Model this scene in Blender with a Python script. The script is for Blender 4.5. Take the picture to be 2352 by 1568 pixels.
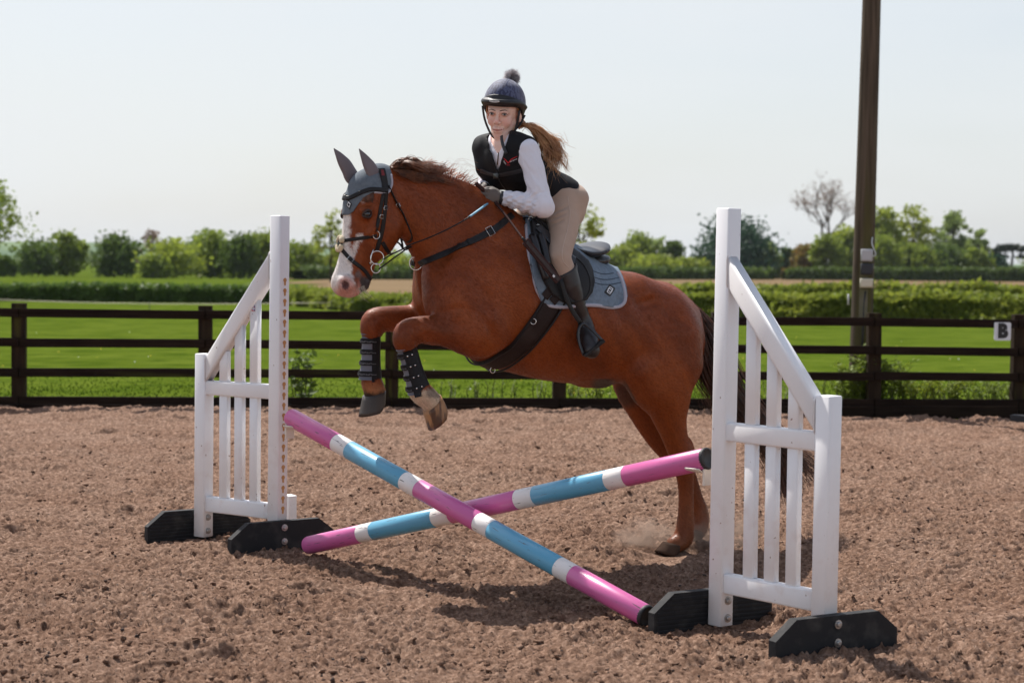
import bpy, math, random
import numpy as np
from mathutils import Vector, Matrix
from mathutils.bvhtree import BVHTree

for _o in list(bpy.data.objects):
    bpy.data.objects.remove(_o)
SC = bpy.context.scene
COL = SC.collection
random.seed(7)
RNG = np.random.default_rng(11)

# ------------------------------------------------------------------ camera
FPX, CX, CY = 4200.0, 1176.0, 784.0          # focal length and centre, in units of a 2352 px wide picture
CAMH = 1.45
PITCH = math.atan(180.0 / FPX)
ROLL = 0.010
_f = np.array([0, math.cos(PITCH), -math.sin(PITCH)])
_r0 = np.array([1.0, 0, 0]); _u0 = np.array([0, math.sin(PITCH), math.cos(PITCH)])
CR = math.cos(ROLL) * _r0 + math.sin(ROLL) * _u0
CU = -math.sin(ROLL) * _r0 + math.cos(ROLL) * _u0
CF = _f
CAM = np.array([0, 0, CAMH])
cd = bpy.data.cameras.new('camera'); cam = bpy.data.objects.new('camera', cd); COL.objects.link(cam)
cd.sensor_width = 36.0; cd.lens = FPX / 2352 * 36.0
cd.clip_start = 0.1; cd.clip_end = 9000
M = Matrix(((CR[0], CU[0], -CF[0], CAM[0]), (CR[1], CU[1], -CF[1], CAM[1]), (CR[2], CU[2], -CF[2], CAM[2]), (0, 0, 0, 1)))
cam.matrix_world = M
cd.dof.use_dof = True; cd.dof.focus_distance = 8.45; cd.dof.aperture_fstop = 3.8
SC.camera = cam

def ray(px, py):
    return CF + (px - CX) / FPX * CR + (CY - py) / FPX * CU
def P(px, py, y):
    d = ray(px, py); return CAM + d * (y / d[1])
def G(px, py, z=0.0):
    d = ray(px, py); return CAM + d * ((z - CAMH) / d[2])
def proj(p):
    p = np.asarray(p) - CAM
    w = p @ CF
    return CX + FPX * (p @ CR) / w, CY - FPX * (p @ CU) / w

# ------------------------------------------------------------------ world, sun, exposure
SUN_DIR = np.array([-0.40, 0.62, 1.05]); SUN_DIR = SUN_DIR / np.linalg.norm(SUN_DIR)   # towards the sun
sun_el = math.asin(SUN_DIR[2]); sun_az = math.atan2(SUN_DIR[0], SUN_DIR[1])
W = bpy.data.worlds.new('World'); SC.world = W; W.use_nodes = True
wn = W.node_tree.nodes; wl = W.node_tree.links
bg = wn['Background']
sky = wn.new('ShaderNodeTexSky'); sky.sky_type = 'NISHITA'; sky.sun_disc = False
sky.sun_elevation = sun_el; sky.sun_rotation = sun_az
sky.air_density = 1.0; sky.dust_density = 2.2; sky.ozone_density = 1.5; sky.altitude = 20
bg.inputs['Strength'].default_value = 0.10
# thin high cloud veil: a whitish layer mixed over the blue, streaky
geo = wn.new('ShaderNodeTexCoord'); mp = wn.new('ShaderNodeMapping'); mp.inputs['Scale'].default_value = (1.2, 1.2, 5.0)
cn = wn.new('ShaderNodeTexNoise'); cn.inputs['Scale'].default_value = 2.2; cn.inputs['Detail'].default_value = 5
cr = wn.new('ShaderNodeValToRGB'); cr.color_ramp.elements[0].position = 0.30; cr.color_ramp.elements[1].position = 0.75
cr.color_ramp.elements[0].color = (0.60,) * 3 + (1,); cr.color_ramp.elements[1].color = (1.0,) * 3 + (1,)
mx = wn.new('ShaderNodeMix'); mx.data_type = 'RGBA'
veil = wn.new('ShaderNodeRGB'); veil.outputs[0].default_value = (6.15, 6.38, 6.55, 1)
wl.new(geo.outputs['Generated'], mp.inputs['Vector']); wl.new(mp.outputs[0], cn.inputs['Vector'])
wl.new(cn.outputs['Fac'], cr.inputs['Fac'])
sep = wn.new('ShaderNodeSeparateXYZ'); wl.new(geo.outputs['Generated'], sep.inputs[0])
elev = wn.new('ShaderNodeMapRange'); elev.interpolation_type = 'SMOOTHSTEP'      # haze thins out with height
elev.inputs[1].default_value = 0.0; elev.inputs[2].default_value = 0.75; elev.inputs[3].default_value = 1.0; elev.inputs[4].default_value = 0.22
wl.new(sep.outputs['Z'], elev.inputs[0])
mul = wn.new('ShaderNodeMath'); mul.operation = 'MULTIPLY'; wl.new(cr.outputs['Color'], mul.inputs[0]); wl.new(elev.outputs[0], mul.inputs[1])
wl.new(mul.outputs[0], mx.inputs[0])
wl.new(sky.outputs[0], mx.inputs[6]); wl.new(veil.outputs[0], mx.inputs[7]); wl.new(mx.outputs[2], bg.inputs['Color'])
sl = bpy.data.lights.new('sun', 'SUN'); sl.energy = 4.6; sl.angle = math.radians(0.6); sl.color = (1.0, 0.955, 0.89)
so = bpy.data.objects.new('sun', sl); COL.objects.link(so)
so.rotation_euler = Vector(SUN_DIR).to_track_quat('Z', 'Y').to_euler(); so.location = (0, 0, 30)
SC.view_settings.view_transform = 'Standard'; SC.view_settings.look = 'None'
SC.view_settings.gamma = 1.0; SC.view_settings.use_curve_mapping = False
SC.view_settings.exposure = 0.45
SC.cycles.max_bounces = 7; SC.cycles.transparent_max_bounces = 8
SC.cycles.use_denoising = True

# ------------------------------------------------------------------ materials
def srgb(r, g, b):
    c = np.array([r, g, b]) / 255.0
    return tuple(np.where(c <= 0.04045, c / 12.92, ((c + 0.055) / 1.055) ** 2.4)) + (1.0,)
def c4(c):
    return tuple(c) + (1.0,) if len(c) == 3 else tuple(c)
def mat(name, col, rough=0.6, col2=None, vscale=8.0, vdetail=4.0, vpos=(0.35, 0.7), bump=None, spec=0.5, metal=0.0,
        attr=None, attr_mix=None, stretch=None, trans=0.0, sheen=0.0, coat=0.0, col3=None, scale3=2.0, pos3=(0.5, 0.62), bump2=None):
    m = bpy.data.materials.new(name); m.use_nodes = True
    nt = m.node_tree; n = nt.nodes; l = nt.links
    b = n['Principled BSDF']
    b.inputs['Roughness'].default_value = rough; b.inputs['Metallic'].default_value = metal
    b.inputs['Specular IOR Level'].default_value = spec
    if sheen: b.inputs['Sheen Weight'].default_value = sheen; b.inputs['Sheen Roughness'].default_value = 0.5
    if coat: b.inputs['Coat Weight'].default_value = coat; b.inputs['Coat Roughness'].default_value = 0.15
    tc = n.new('ShaderNodeTexCoord'); vec = tc.outputs['Object']
    if stretch:
        mpn = n.new('ShaderNodeMapping'); mpn.inputs['Scale'].default_value = stretch
        l.new(vec, mpn.inputs['Vector']); vec = mpn.outputs[0]
    if attr:
        a = n.new('ShaderNodeAttribute'); a.attribute_name = attr; base = a.outputs['Color']
    else:
        rgb = n.new('ShaderNodeRGB'); rgb.outputs[0].default_value = c4(col); base = rgb.outputs[0]
    def noise(scale, detail):
        t = n.new('ShaderNodeTexNoise'); t.inputs['Scale'].default_value = scale; t.inputs['Detail'].default_value = detail
        l.new(vec, t.inputs['Vector']); return t
    def over(base, c2, scale, pos, mode='MIX'):
        t = noise(scale, vdetail)
        r = n.new('ShaderNodeMapRange'); r.inputs[1].default_value = pos[0]; r.inputs[2].default_value = pos[1]
        l.new(t.outputs['Fac'], r.inputs[0])
        x = n.new('ShaderNodeMix'); x.data_type = 'RGBA'; x.blend_type = mode
        l.new(r.outputs[0], x.inputs[0]); l.new(base, x.inputs[6]); x.inputs[7].default_value = c4(c2)
        return x.outputs[2]
    if col2 is not None: base = over(base, col2, vscale, vpos, 'MULTIPLY' if attr else 'MIX')
    if col3 is not None: base = over(base, col3, scale3, pos3)
    l.new(base, b.inputs['Base Color'])
    hts = [x for x in (bump, bump2) if x]
    prev = None
    for (sc, st, dist) in hts:
        t = noise(sc, 4.0); bp = n.new('ShaderNodeBump'); bp.inputs['Strength'].default_value = st; bp.inputs['Distance'].default_value = dist
        l.new(t.outputs['Fac'], bp.inputs['Height'])
        if prev: l.new(prev, bp.inputs['Normal'])
        prev = bp.outputs[0]
    if prev: l.new(prev, b.inputs['Normal'])
    if trans:
        tr = n.new('ShaderNodeBsdfTranslucent'); ms = n.new('ShaderNodeMixShader'); ms.inputs[0].default_value = trans
        l.new(base, tr.inputs['Color']); l.new(b.outputs[0], ms.inputs[1]); l.new(tr.outputs[0], ms.inputs[2])
        l.new(ms.outputs[0], n['Material Output'].inputs['Surface'])
    return m

# ------------------------------------------------------------------ object helpers
WL = {}
def _link(o): COL.objects.link(o); return o
def tag(o, label=None, cat=None, group=None, kind=None):
    if label: o['label'] = label
    if cat: o['category'] = cat
    if group: o['group'] = group
    if kind: o['kind'] = kind
    return o
def thing(name, label, cat, base=(0, 0, 0), group=None):
    o = bpy.data.objects.new(name, None); _link(o); o.location = base; o.empty_display_size = 0.1
    WL[o.name] = np.array(base, float)
    return tag(o, label, cat, group)
def mesh_data(name, V, F, mats=None, midx=None, smooth=True, attrs=None):
    V = np.asarray(V, np.float32)
    me = bpy.data.meshes.new(name)
    if isinstance(F, np.ndarray):
        nf, k = F.shape
        me.vertices.add(len(V)); me.vertices.foreach_set('co', V.ravel())
        me.loops.add(nf * k); me.loops.foreach_set('vertex_index', F.astype(np.int32).ravel())
        me.polygons.add(nf); me.polygons.foreach_set('loop_start', np.arange(0, nf * k, k, dtype=np.int32))
        me.polygons.foreach_set('loop_total', np.full(nf, k, np.int32))
        me.update(calc_edges=True)
    else:
        me.from_pydata([tuple(map(float, v)) for v in V], [], [tuple(int(i) for i in f) for f in F]); me.update()
    if mats:
        for m in (mats if isinstance(mats, (list, tuple)) else [mats]): me.materials.append(m)
    if midx is not None: me.polygons.foreach_set('material_index', np.asarray(midx, np.int32))
    me.polygons.foreach_set('use_smooth', np.full(len(me.polygons), bool(smooth)))
    if attrs:
        for k_, c in attrs.items():
            at = me.attributes.new(k_, 'FLOAT_COLOR', 'POINT')
            c = np.asarray(c, np.float32)
            if c.shape[1] == 3: c = np.concatenate([c, np.ones((len(c), 1), np.float32)], 1)
            at.data.foreach_set('color', c.ravel())
    return me
def obj(name, V, F, mats, parent=None, base=None, smooth=True, midx=None, attrs=None):
    """World-space vertices; the object's origin goes to its parent's origin, or to base."""
    V = np.asarray(V, float)
    if parent is not None: org = WL[parent.name]
    else: org = np.array(base, float) if base is not None else np.zeros(3)
    me = mesh_data(name, V - org, F, mats, midx, smooth, attrs)
    o = bpy.data.objects.new(name, me); _link(o)
    if parent is not None: o.parent = parent
    else: o.location = org
    WL[o.name] = org
    return o

class MB:
    """Collects simple solids into one mesh (V, F lists)."""
    def __init__(s): s.V = []; s.F = []; s.m = []
    def add(s, V, F, mi=0):
        k = len(s.V); s.V.extend([tuple(v) for v in V]); s.F.extend([tuple(i + k for i in f) for f in F]); s.m.extend([mi] * len(F)); return s
    def obj(s, name, mats, parent=None, base=None, smooth=False):
        return obj(name, np.array(s.V), s.F, mats, parent, base, smooth, s.m if any(s.m) else None)

def unit(v): v = np.asarray(v, float); return v / (np.linalg.norm(v) + 1e-12)
BOXF = [(0, 1, 3, 2), (4, 6, 7, 5), (0, 4, 5, 1), (2, 3, 7, 6), (0, 2, 6, 4), (1, 5, 7, 3)]
def boxV(c, ax, ay, az):
    """box with centre c and half-axis vectors."""
    c = np.asarray(c, float)
    return [c + sx * np.asarray(ax) + sy * np.asarray(ay) + sz * np.asarray(az) for sx in (-1, 1) for sy in (-1, 1) for sz in (-1, 1)]
def bevel_box(c, ax, ay, az, b):
    """Bar along az with a rounded (chamfered twice) rectangular section; b = bevel radius. Returns V,F."""
    ax = np.asarray(ax, float); ay = np.asarray(ay, float); az = np.asarray(az, float); c = np.asarray(c, float)
    lx, ly, lz = np.linalg.norm(ax), np.linalg.norm(ay), np.linalg.norm(az)
    ux, uy, uz = ax / lx, ay / ly, az / lz
    sec = []
    for (sx, sy, a0) in ((1, 1, 0), (-1, 1, 90), (-1, -1, 180), (1, -1, 270)):
        for t in (0, 30, 60, 90):
            a = math.radians(a0 + t)
            sec.append((sx * (lx - b) + b * math.cos(a), sy * (ly - b) + b * math.sin(a)))
    n = len(sec); V = []; e = min(b * 0.35, 0.004)
    for (z, s) in ((-lz, 1 - e / min(lx, ly)), (-lz + e, 1), (lz - e, 1), (lz, 1 - e / min(lx, ly))):
        for (x, y) in sec: V.append(c + ux * x * s + uy * y * s + uz * z)
    F = []
    for r in range(3):
        for i in range(n): F.append((r * n + i, r * n + (i + 1) % n, (r + 1) * n + (i + 1) % n, (r + 1) * n + i))
    F.append(tuple(reversed(range(n)))); F.append(tuple(3 * n + i for i in range(n)))
    return V, F
def frames(pts, up=(0, 0, 1)):
    pts = np.asarray(pts, float); T = np.gradient(pts, axis=0); T /= (np.linalg.norm(T, axis=1)[:, None] + 1e-12)
    N = np.zeros_like(T); u = np.asarray(up, float)
    if abs(T[0] @ u) > 0.95: u = np.array([1.0, 0.2, 0])
    v = u - T[0] * (T[0] @ u); N[0] = unit(v)
    for i in range(1, len(T)):
        v = N[i - 1] - T[i] * (T[i] @ N[i - 1]); N[i] = unit(v)
    return T, N, np.cross(T, N)
def tube(pts, rad, n=8, caps=True, squash=1.0, up=(0, 0, 1)):
    pts = np.asarray(pts, float); k = len(pts); rad = np.broadcast_to(np.asarray(rad, float), (k,))
    T, N, B = frames(pts, up); a = np.arange(n) * 2 * math.pi / n
    V = (pts[:, None] + rad[:, None, None] * (np.cos(a)[None, :, None] * N[:, None] * squash + np.sin(a)[None, :, None] * B[:, None])).reshape(-1, 3)
    F = [(r * n + i, r * n + (i + 1) % n, (r + 1) * n + (i + 1) % n, (r + 1) * n + i) for r in range(k - 1) for i in range(n)]
    if caps: F.append(tuple(reversed(range(n)))); F.append(tuple((k - 1) * n + i for i in range(n)))
    return V, F
def catmull(pts, n):
    pts = np.asarray(pts, float); k = len(pts)
    if k == 2: t = np.linspace(0, 1, n)[:, None]; return pts[0] * (1 - t) + pts[1] * t
    q = np.vstack([2 * pts[0] - pts[1], pts, 2 * pts[-1] - pts[-2]])
    t = np.linspace(0, k - 1, n); i = np.minimum(t.astype(int), k - 2); u = (t - i)[:, None]
    p0, p1, p2, p3 = q[i], q[i + 1], q[i + 2], q[i + 3]
    return 0.5 * (2 * p1 + (p2 - p0) * u + (2 * p0 - 5 * p1 + 4 * p2 - p3) * u ** 2 + (3 * p1 - p0 - 3 * p2 + p3) * u ** 3)
def ribbon(pts, nrm, width, thick):
    """Flat strap: pts on the surface, nrm outward normals. Rectangular section, rounded edges."""
    pts = np.asarray(pts, float); k = len(pts); nrm = np.asarray(nrm, float)
    T = np.gradient(pts, axis=0); T /= np.linalg.norm(T, axis=1)[:, None] + 1e-12
    S = np.cross(T, nrm); S /= np.linalg.norm(S, axis=1)[:, None] + 1e-12
    w = np.broadcast_to(np.asarray(width, float), (k,))[:, None] / 2
    sec = [(-1, 0.0), (-1, 0.6), (-0.7, 1.0), (0.7, 1.0), (1, 0.6), (1, 0.0)]
    V = np.stack([pts + S * w * a + nrm * (thick * b) for a, b in sec], 1).reshape(-1, 3); m = len(sec)
    F = [(r * m + i, r * m + (i + 1) % m, (r + 1) * m + (i + 1) % m, (r + 1) * m + i) for r in range(k - 1) for i in range(m)]
    F.append(tuple(reversed(range(m)))); F.append(tuple((k - 1) * m + i for i in range(m)))
    return V, F
def lathe(prof, c, axis, n=24, up=None):
    axis = unit(axis); a0 = np.array([1.0, 0, 0]) if abs(axis[0]) < 0.8 else np.array([0, 1.0, 0])
    x = unit(np.cross(axis, a0)); y = np.cross(axis, x); V = []; F = []
    for (r, h) in prof:
        for i in range(n):
            a = 2 * math.pi * i / n; V.append(np.asarray(c) + axis * h + (x * math.cos(a) + y * math.sin(a)) * r)
    for j in range(len(prof) - 1):
        for i in range(n): F.append((j * n + i, j * n + (i + 1) % n, (j + 1) * n + (i + 1) % n, (j + 1) * n + i))
    F.append(tuple(reversed(range(n)))); F.append(tuple((len(prof) - 1) * n + i for i in range(n)))
    return V, F
def prism(poly, origin, ux, uy, un, t):
    """Polygon (2-D) extruded: front face at origin plane, thickness t along un."""
    o = np.asarray(origin, float); k = len(poly)
    A = [o + ux * x + uy * y for x, y in poly]; V = A + [a + un * t for a in A]
    F = [tuple(reversed(range(k))), tuple(range(k, 2 * k))] + [(i, (i + 1) % k, k + (i + 1) % k, k + i) for i in range(k)]
    return V, F
def text_mesh(s, size, bold=0.0):
    cu = bpy.data.curves.new('lettering', 'FONT'); cu.body = s; cu.size = size; cu.align_x = 'CENTER'; cu.align_y = 'CENTER'
    cu.offset = bold; cu.extrude = min(0.0008, size * .05); cu.resolution_u = 3
    o = bpy.data.objects.new('lettering', cu); _link(o)
    bpy.context.view_layer.update()
    me = bpy.data.meshes.new_from_object(o.evaluated_get(bpy.context.evaluated_depsgraph_get()))
    V = np.array([v.co[:] for v in me.vertices]); F = [tuple(p.vertices) for p in me.polygons]
    bpy.data.objects.remove(o); bpy.data.curves.remove(cu); bpy.data.meshes.remove(me)
    return V, F

# ------------------------------------------------------------------ noise
def _h(ix, iy, seed):
    a = (ix.astype(np.int64) * 374761393 + iy.astype(np.int64) * 668265263 + seed * 362437) & 0xFFFFFFFF
    a = ((a ^ (a >> 13)) * 1274126177) & 0xFFFFFFFF
    return ((a ^ (a >> 16)) & 0xFFFF) / 65535.0
def vnoise(x, y, seed=0):
    ix = np.floor(x); iy = np.floor(y); fx = x - ix; fy = y - iy
    fx = fx * fx * fx * (fx * (fx * 6 - 15) + 10); fy = fy * fy * fy * (fy * (fy * 6 - 15) + 10)
    a = _h(ix, iy, seed); b = _h(ix + 1, iy, seed); c = _h(ix, iy + 1, seed); d = _h(ix + 1, iy + 1, seed)
    return a + (b - a) * fx + (c - a) * fy + (a - b - c + d) * fx * fy
def fbm(x, y, seed=0, o=4):
    s = 0; a = 0.5; t = 0
    for k in range(o): s = s + a * vnoise(x * 2 ** k + 13.7 * k, y * 2 ** k - 7.1 * k, seed + k); t += a; a *= 0.5
    return s / t
def worley(x, y, seed=0):
    ix = np.floor(x); iy = np.floor(y); best = np.full(x.shape, 9.0)
    for dx in (-1, 0, 1):
        for dy in (-1, 0, 1):
            cx = ix + dx; cy = iy + dy
            d = (cx + _h(cx, cy, seed) - x) ** 2 + (cy + _h(cx, cy, seed + 5) - y) ** 2
            best = np.minimum(best, d)
    return np.sqrt(best)
def sstep(a, b, x):
    t = np.clip((x - a) / (b - a), 0, 1); return t * t * (3 - 2 * t)

# ------------------------------------------------------------------ signed-distance modelling + surface nets
class SDF:
    def __init__(s, lo, hi, vox):
        s.lo = np.asarray(lo, float); s.vox = vox; s.n = np.ceil((np.asarray(hi) - s.lo) / vox).astype(int) + 1
        s.f = np.full(s.n, 1.0, np.float32)
        s.ax = [s.lo[i] + vox * np.arange(s.n[i]) for i in range(3)]
    def _blk(s, lo, hi, k):
        i0 = np.clip(np.floor((lo - s.lo) / s.vox).astype(int), 0, s.n - 1); i1 = np.clip(np.ceil((hi - s.lo) / s.vox).astype(int) + 1, 1, s.n)
        sl = tuple(slice(a, b) for a, b in zip(i0, i1))
        X, Y, Z = np.meshgrid(s.ax[0][sl[0]], s.ax[1][sl[1]], s.ax[2][sl[2]], indexing='ij')
        return sl, np.stack([X, Y, Z], -1).astype(np.float32)
    def _comb(s, sl, d, k, op):
        f = s.f[sl]; d = d.astype(np.float32)
        if op == 'add':
            if k > 0: h = np.clip(0.5 + 0.5 * (f - d) / k, 0, 1); s.f[sl] = f + (d - f) * h - k * h * (1 - h)
            else: s.f[sl] = np.minimum(f, d)
        elif op == 'cut':
            d = -d
            if k > 0: h = np.clip(0.5 - 0.5 * (f - d) / k, 0, 1); s.f[sl] = f + (d - f) * h + k * h * (1 - h)
            else: s.f[sl] = np.maximum(f, d)
    def chain(s, pts, rad, k=0.0, sq=1.0, n=None, op='add', sub=1, sq2=1.0, n2=None):
        """Union of tapered capsules through pts; squash factor sq along unit vector n (and sq2 along n2)."""
        pts = np.asarray(pts, float); rad = np.asarray(rad, float); sq = np.broadcast_to(np.asarray(sq, float), (len(pts),)).copy()
        if sub > 1:
            q = catmull(np.column_stack([pts, rad, sq]), (len(pts) - 1) * sub + 1); pts, rad, sq = q[:, :3], q[:, 3], q[:, 4]
        R = rad.max() * max(1.0, sq.max()) + k + 3 * s.vox
        sl, X = s._blk(pts.min(0) - R, pts.max(0) + R, k)
        if X.size == 0: return s
        best = np.full(X.shape[:3], 9.0, np.float32)
        n = None if n is None else unit(n).astype(np.float32); n2 = None if n2 is None else unit(n2).astype(np.float32)
        if len(pts) == 1: pts = np.vstack([pts, pts + 1e-6]); rad = np.repeat(rad, 2); sq = np.repeat(sq, 2)
        for i in range(len(pts) - 1):
            A, B = pts[i].astype(np.float32), pts[i + 1].astype(np.float32); ra, rb = rad[i], rad[i + 1]; q = 0.5 * (sq[i] + sq[i + 1])
            p = X - A; ba = B - A
            if n is not None: p = p + (p @ n)[..., None] * (n * np.float32(1 / q - 1)); ba = ba + n * np.float32((ba @ n) * (1 / q - 1))
            if n2 is not None: p = p + (p @ n2)[..., None] * (n2 * np.float32(1 / sq2 - 1)); ba = ba + n2 * np.float32((ba @ n2) * (1 / sq2 - 1))
            t = np.clip((p @ ba) / max(float(ba @ ba), 1e-12), 0, 1)
            d = np.sqrt(((p - t[..., None] * ba) ** 2).sum(-1)) - (ra + (rb - ra) * t)
            best = np.minimum(best, d)
        s._comb(sl, best, k, op); return s
    def ell(s, c, r, axes=None, k=0.0, op='add'):
        c = np.asarray(c, float); r = np.asarray(r, float); R = r.max() + k + 3 * s.vox
        sl, X = s._blk(c - R, c + R, k)
        if X.size == 0: return s
        A = np.eye(3) if axes is None else np.array([unit(a) for a in axes])
        p = (X - c.astype(np.float32)) @ A.T.astype(np.float32)
        k0 = np.sqrt(((p / r) ** 2).sum(-1)); k1 = np.sqrt(((p / (r * r)) ** 2).sum(-1)) + 1e-9
        s._comb(sl, np.clip(k0 * (k0 - 1) / k1, -1, 1), k, op); return s
    def fun(s, g, lo, hi, k=0.0, op='add'):
        sl, X = s._blk(np.asarray(lo, float), np.asarray(hi, float), k)
        if X.size: s._comb(sl, g(X), k, op)
        return s
    def mesh(s, smooth=2):
        f = s.f; n = s.n; inside = f < 0
        c = np.zeros(n - 1, np.int8)
        for dx in (0, 1):
            for dy in (0, 1):
                for dz in (0, 1): c += inside[dx:n[0] - 1 + dx, dy:n[1] - 1 + dy, dz:n[2] - 1 + dz]
        act = np.argwhere((c > 0) & (c < 8)); idx = np.full(n - 1, -1, np.int32); idx[tuple(act.T)] = np.arange(len(act))
        acc = np.zeros((len(act), 3)); cnt = np.zeros(len(act))
        cor = [np.array([(i >> 2) & 1, (i >> 1) & 1, i & 1]) for i in range(8)]
        val = [f[tuple((act + q).T)] for q in cor]
        for a in range(8):
            for b in range(a + 1, 8):
                if np.abs(cor[a] - cor[b]).sum() != 1: continue
                fa, fb = val[a], val[b]; msk = (fa < 0) != (fb < 0)
                t = np.where(msk, fa / np.where(msk, fa - fb, 1), 0)
                acc[msk] += (cor[a] + (cor[b] - cor[a]) * t[:, None])[msk]; cnt[msk] += 1
        V = s.lo + s.vox * (act + acc / np.maximum(cnt, 1)[:, None])
        Q = []
        for ax in range(3):
            o1, o2 = [i for i in range(3) if i != ax]
            sh = [slice(None)] * 3; sh2 = [slice(None)] * 3; sh[ax] = slice(0, -1); sh2[ax] = slice(1, None)
            e = np.argwhere(inside[tuple(sh)] != inside[tuple(sh2)])
            e = e[(e[:, o1] > 0) & (e[:, o2] > 0) & (e[:, o1] < n[o1] - 1) & (e[:, o2] < n[o2] - 1)]
            d1 = np.zeros(3, int); d1[o1] = 1; d2 = np.zeros(3, int); d2[o2] = 1
            q = np.stack([idx[tuple((e - d1 - d2).T)], idx[tuple((e - d2).T)], idx[tuple(e.T)], idx[tuple((e - d1).T)]], 1)
            flip = inside[tuple(e.T)] != (ax == 1)
            q[~flip] = q[~flip][:, ::-1]; Q.append(q)
        F = np.concatenate(Q)
        for _ in range(smooth):
            S = np.zeros_like(V); N = np.zeros(len(V))
            for a, b in ((0, 1), (1, 2), (2, 3), (3, 0)):
                np.add.at(S, F[:, a], V[F[:, b]]); np.add.at(N, F[:, a], 1); np.add.at(S, F[:, b], V[F[:, a]]); np.add.at(N, F[:, b], 1)
            V = V * 0.5 + 0.5 * S / np.maximum(N, 1)[:, None]
        # keep only the largest connected surface when tiny crumbs appear
        return V, F
def vnormals(V, F):
    n = np.cross(V[F[:, 2]] - V[F[:, 0]], V[F[:, 3]] - V[F[:, 1]]); N = np.zeros_like(V)
    for i in range(4): np.add.at(N, F[:, i], n)
    return N / (np.linalg.norm(N, axis=1)[:, None] + 1e-12)
# ================================================================== ground
def arena_base(x, y):
    """Slow undulation of the riding surface (metres)."""
    return -0.10 * sstep(0.5, 6.0, x) * sstep(11.0, 17.5, y)
def terrain(x, y):
    """Grass land beyond the fence: falls away gently."""
    return -0.06 - 0.36 * sstep(19, 62, y) - 0.10 * sstep(60, 90, y) - 0.5 * sstep(90, 300, y)
def sand_height(x, y):
    h = 0.020 * (fbm(x * 1.3, y * 1.3, 3, 3) - 0.5) * 2
    h += 0.026 * (fbm(x * 5, y * 5, 21, 2) - 0.5)
    wx = x + 0.03 * (vnoise(x * 9, y * 9, 50) - 0.5); wy = y + 0.03 * (vnoise(x * 9, y * 9, 51) - 0.5)
    k = .55 + .9 * fbm(x * 2.2, y * 2.2, 33, 2)
    def bil(f, sd): return 1 - np.abs(2 * vnoise(wx * f + 3.1 * sd, wy * f * 1.15, sd) - 1)
    c1 = worley(wx * 12, wy * 13, 31); h += k * .020 * np.clip(0.72 - c1, 0, 1) ** 1.2
    h += k * (.014 * bil(15, 61) * bil(7, 62) + .019 * (bil(33, 63) ** 2) + .015 * bil(66, 64) + .010 * vnoise(x * 125, y * 125, 45))
    h -= .033
    # hoof prints
    for (hx, hy, r, dp) in HOOFS:
        d = np.sqrt((x - hx) ** 2 + ((y - hy)) ** 2) / r
        h += -dp * np.exp(-(d * 1.35) ** 4) + 0.45 * dp * np.exp(-((d - 1.25) / 0.3) ** 2)
    for q in FEET:      # the sand is pressed flat under the planted hind hooves
        h = h + (-.012 - h) * np.exp(-(((x - q[0]) ** 2 + (y - q[1]) ** 2) / .030))
    return h + arena_base(x, y) + 0.05 * np.exp(-((y - 17.5 - 0.07 * x) / 0.25) ** 2) + .07 * fbm(x * 1.6, y * 3.0, 71, 3) * np.exp(-((y - 16.75 - .07 * x) / .28) ** 2) + .012 * np.sin((y * .8 + x * .6) * 14 + 2.5 * fbm(x * .7, y * .7, 72, 2)) * sstep(9.5, 12, y)
FEET = [G(1541, 1272), G(1535, 1290), G(1606, 1240)]
_hr = random.Random(5)
HOOFS = [(_hr.uniform(-5, 5), _hr.uniform(6.0, 17), _hr.uniform(0.06, 0.09), _hr.uniform(0.02, 0.045)) for _ in range(150)]
_g = G(440, 1490); HOOFS += [(_g[0], _g[1], 0.10, 0.05), (0.62, 8.7, 0.09, 0.05), (0.9, 8.55, 0.09, 0.04), (.70, 9.0, .08, .05), (.95, 9.2, .09, .05), (1.15, 9.0, .08, .04), (1.0, 8.8, .09, .05), (.5, 9.05, .08, .04), (1.25, 9.5, .09, .05), (.8, 9.45, .08, .04), (-.5, 8.2, .09, .04), (-.2, 8.0, .08, .04), (-.9, 8.0, .09, .045)]

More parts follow.
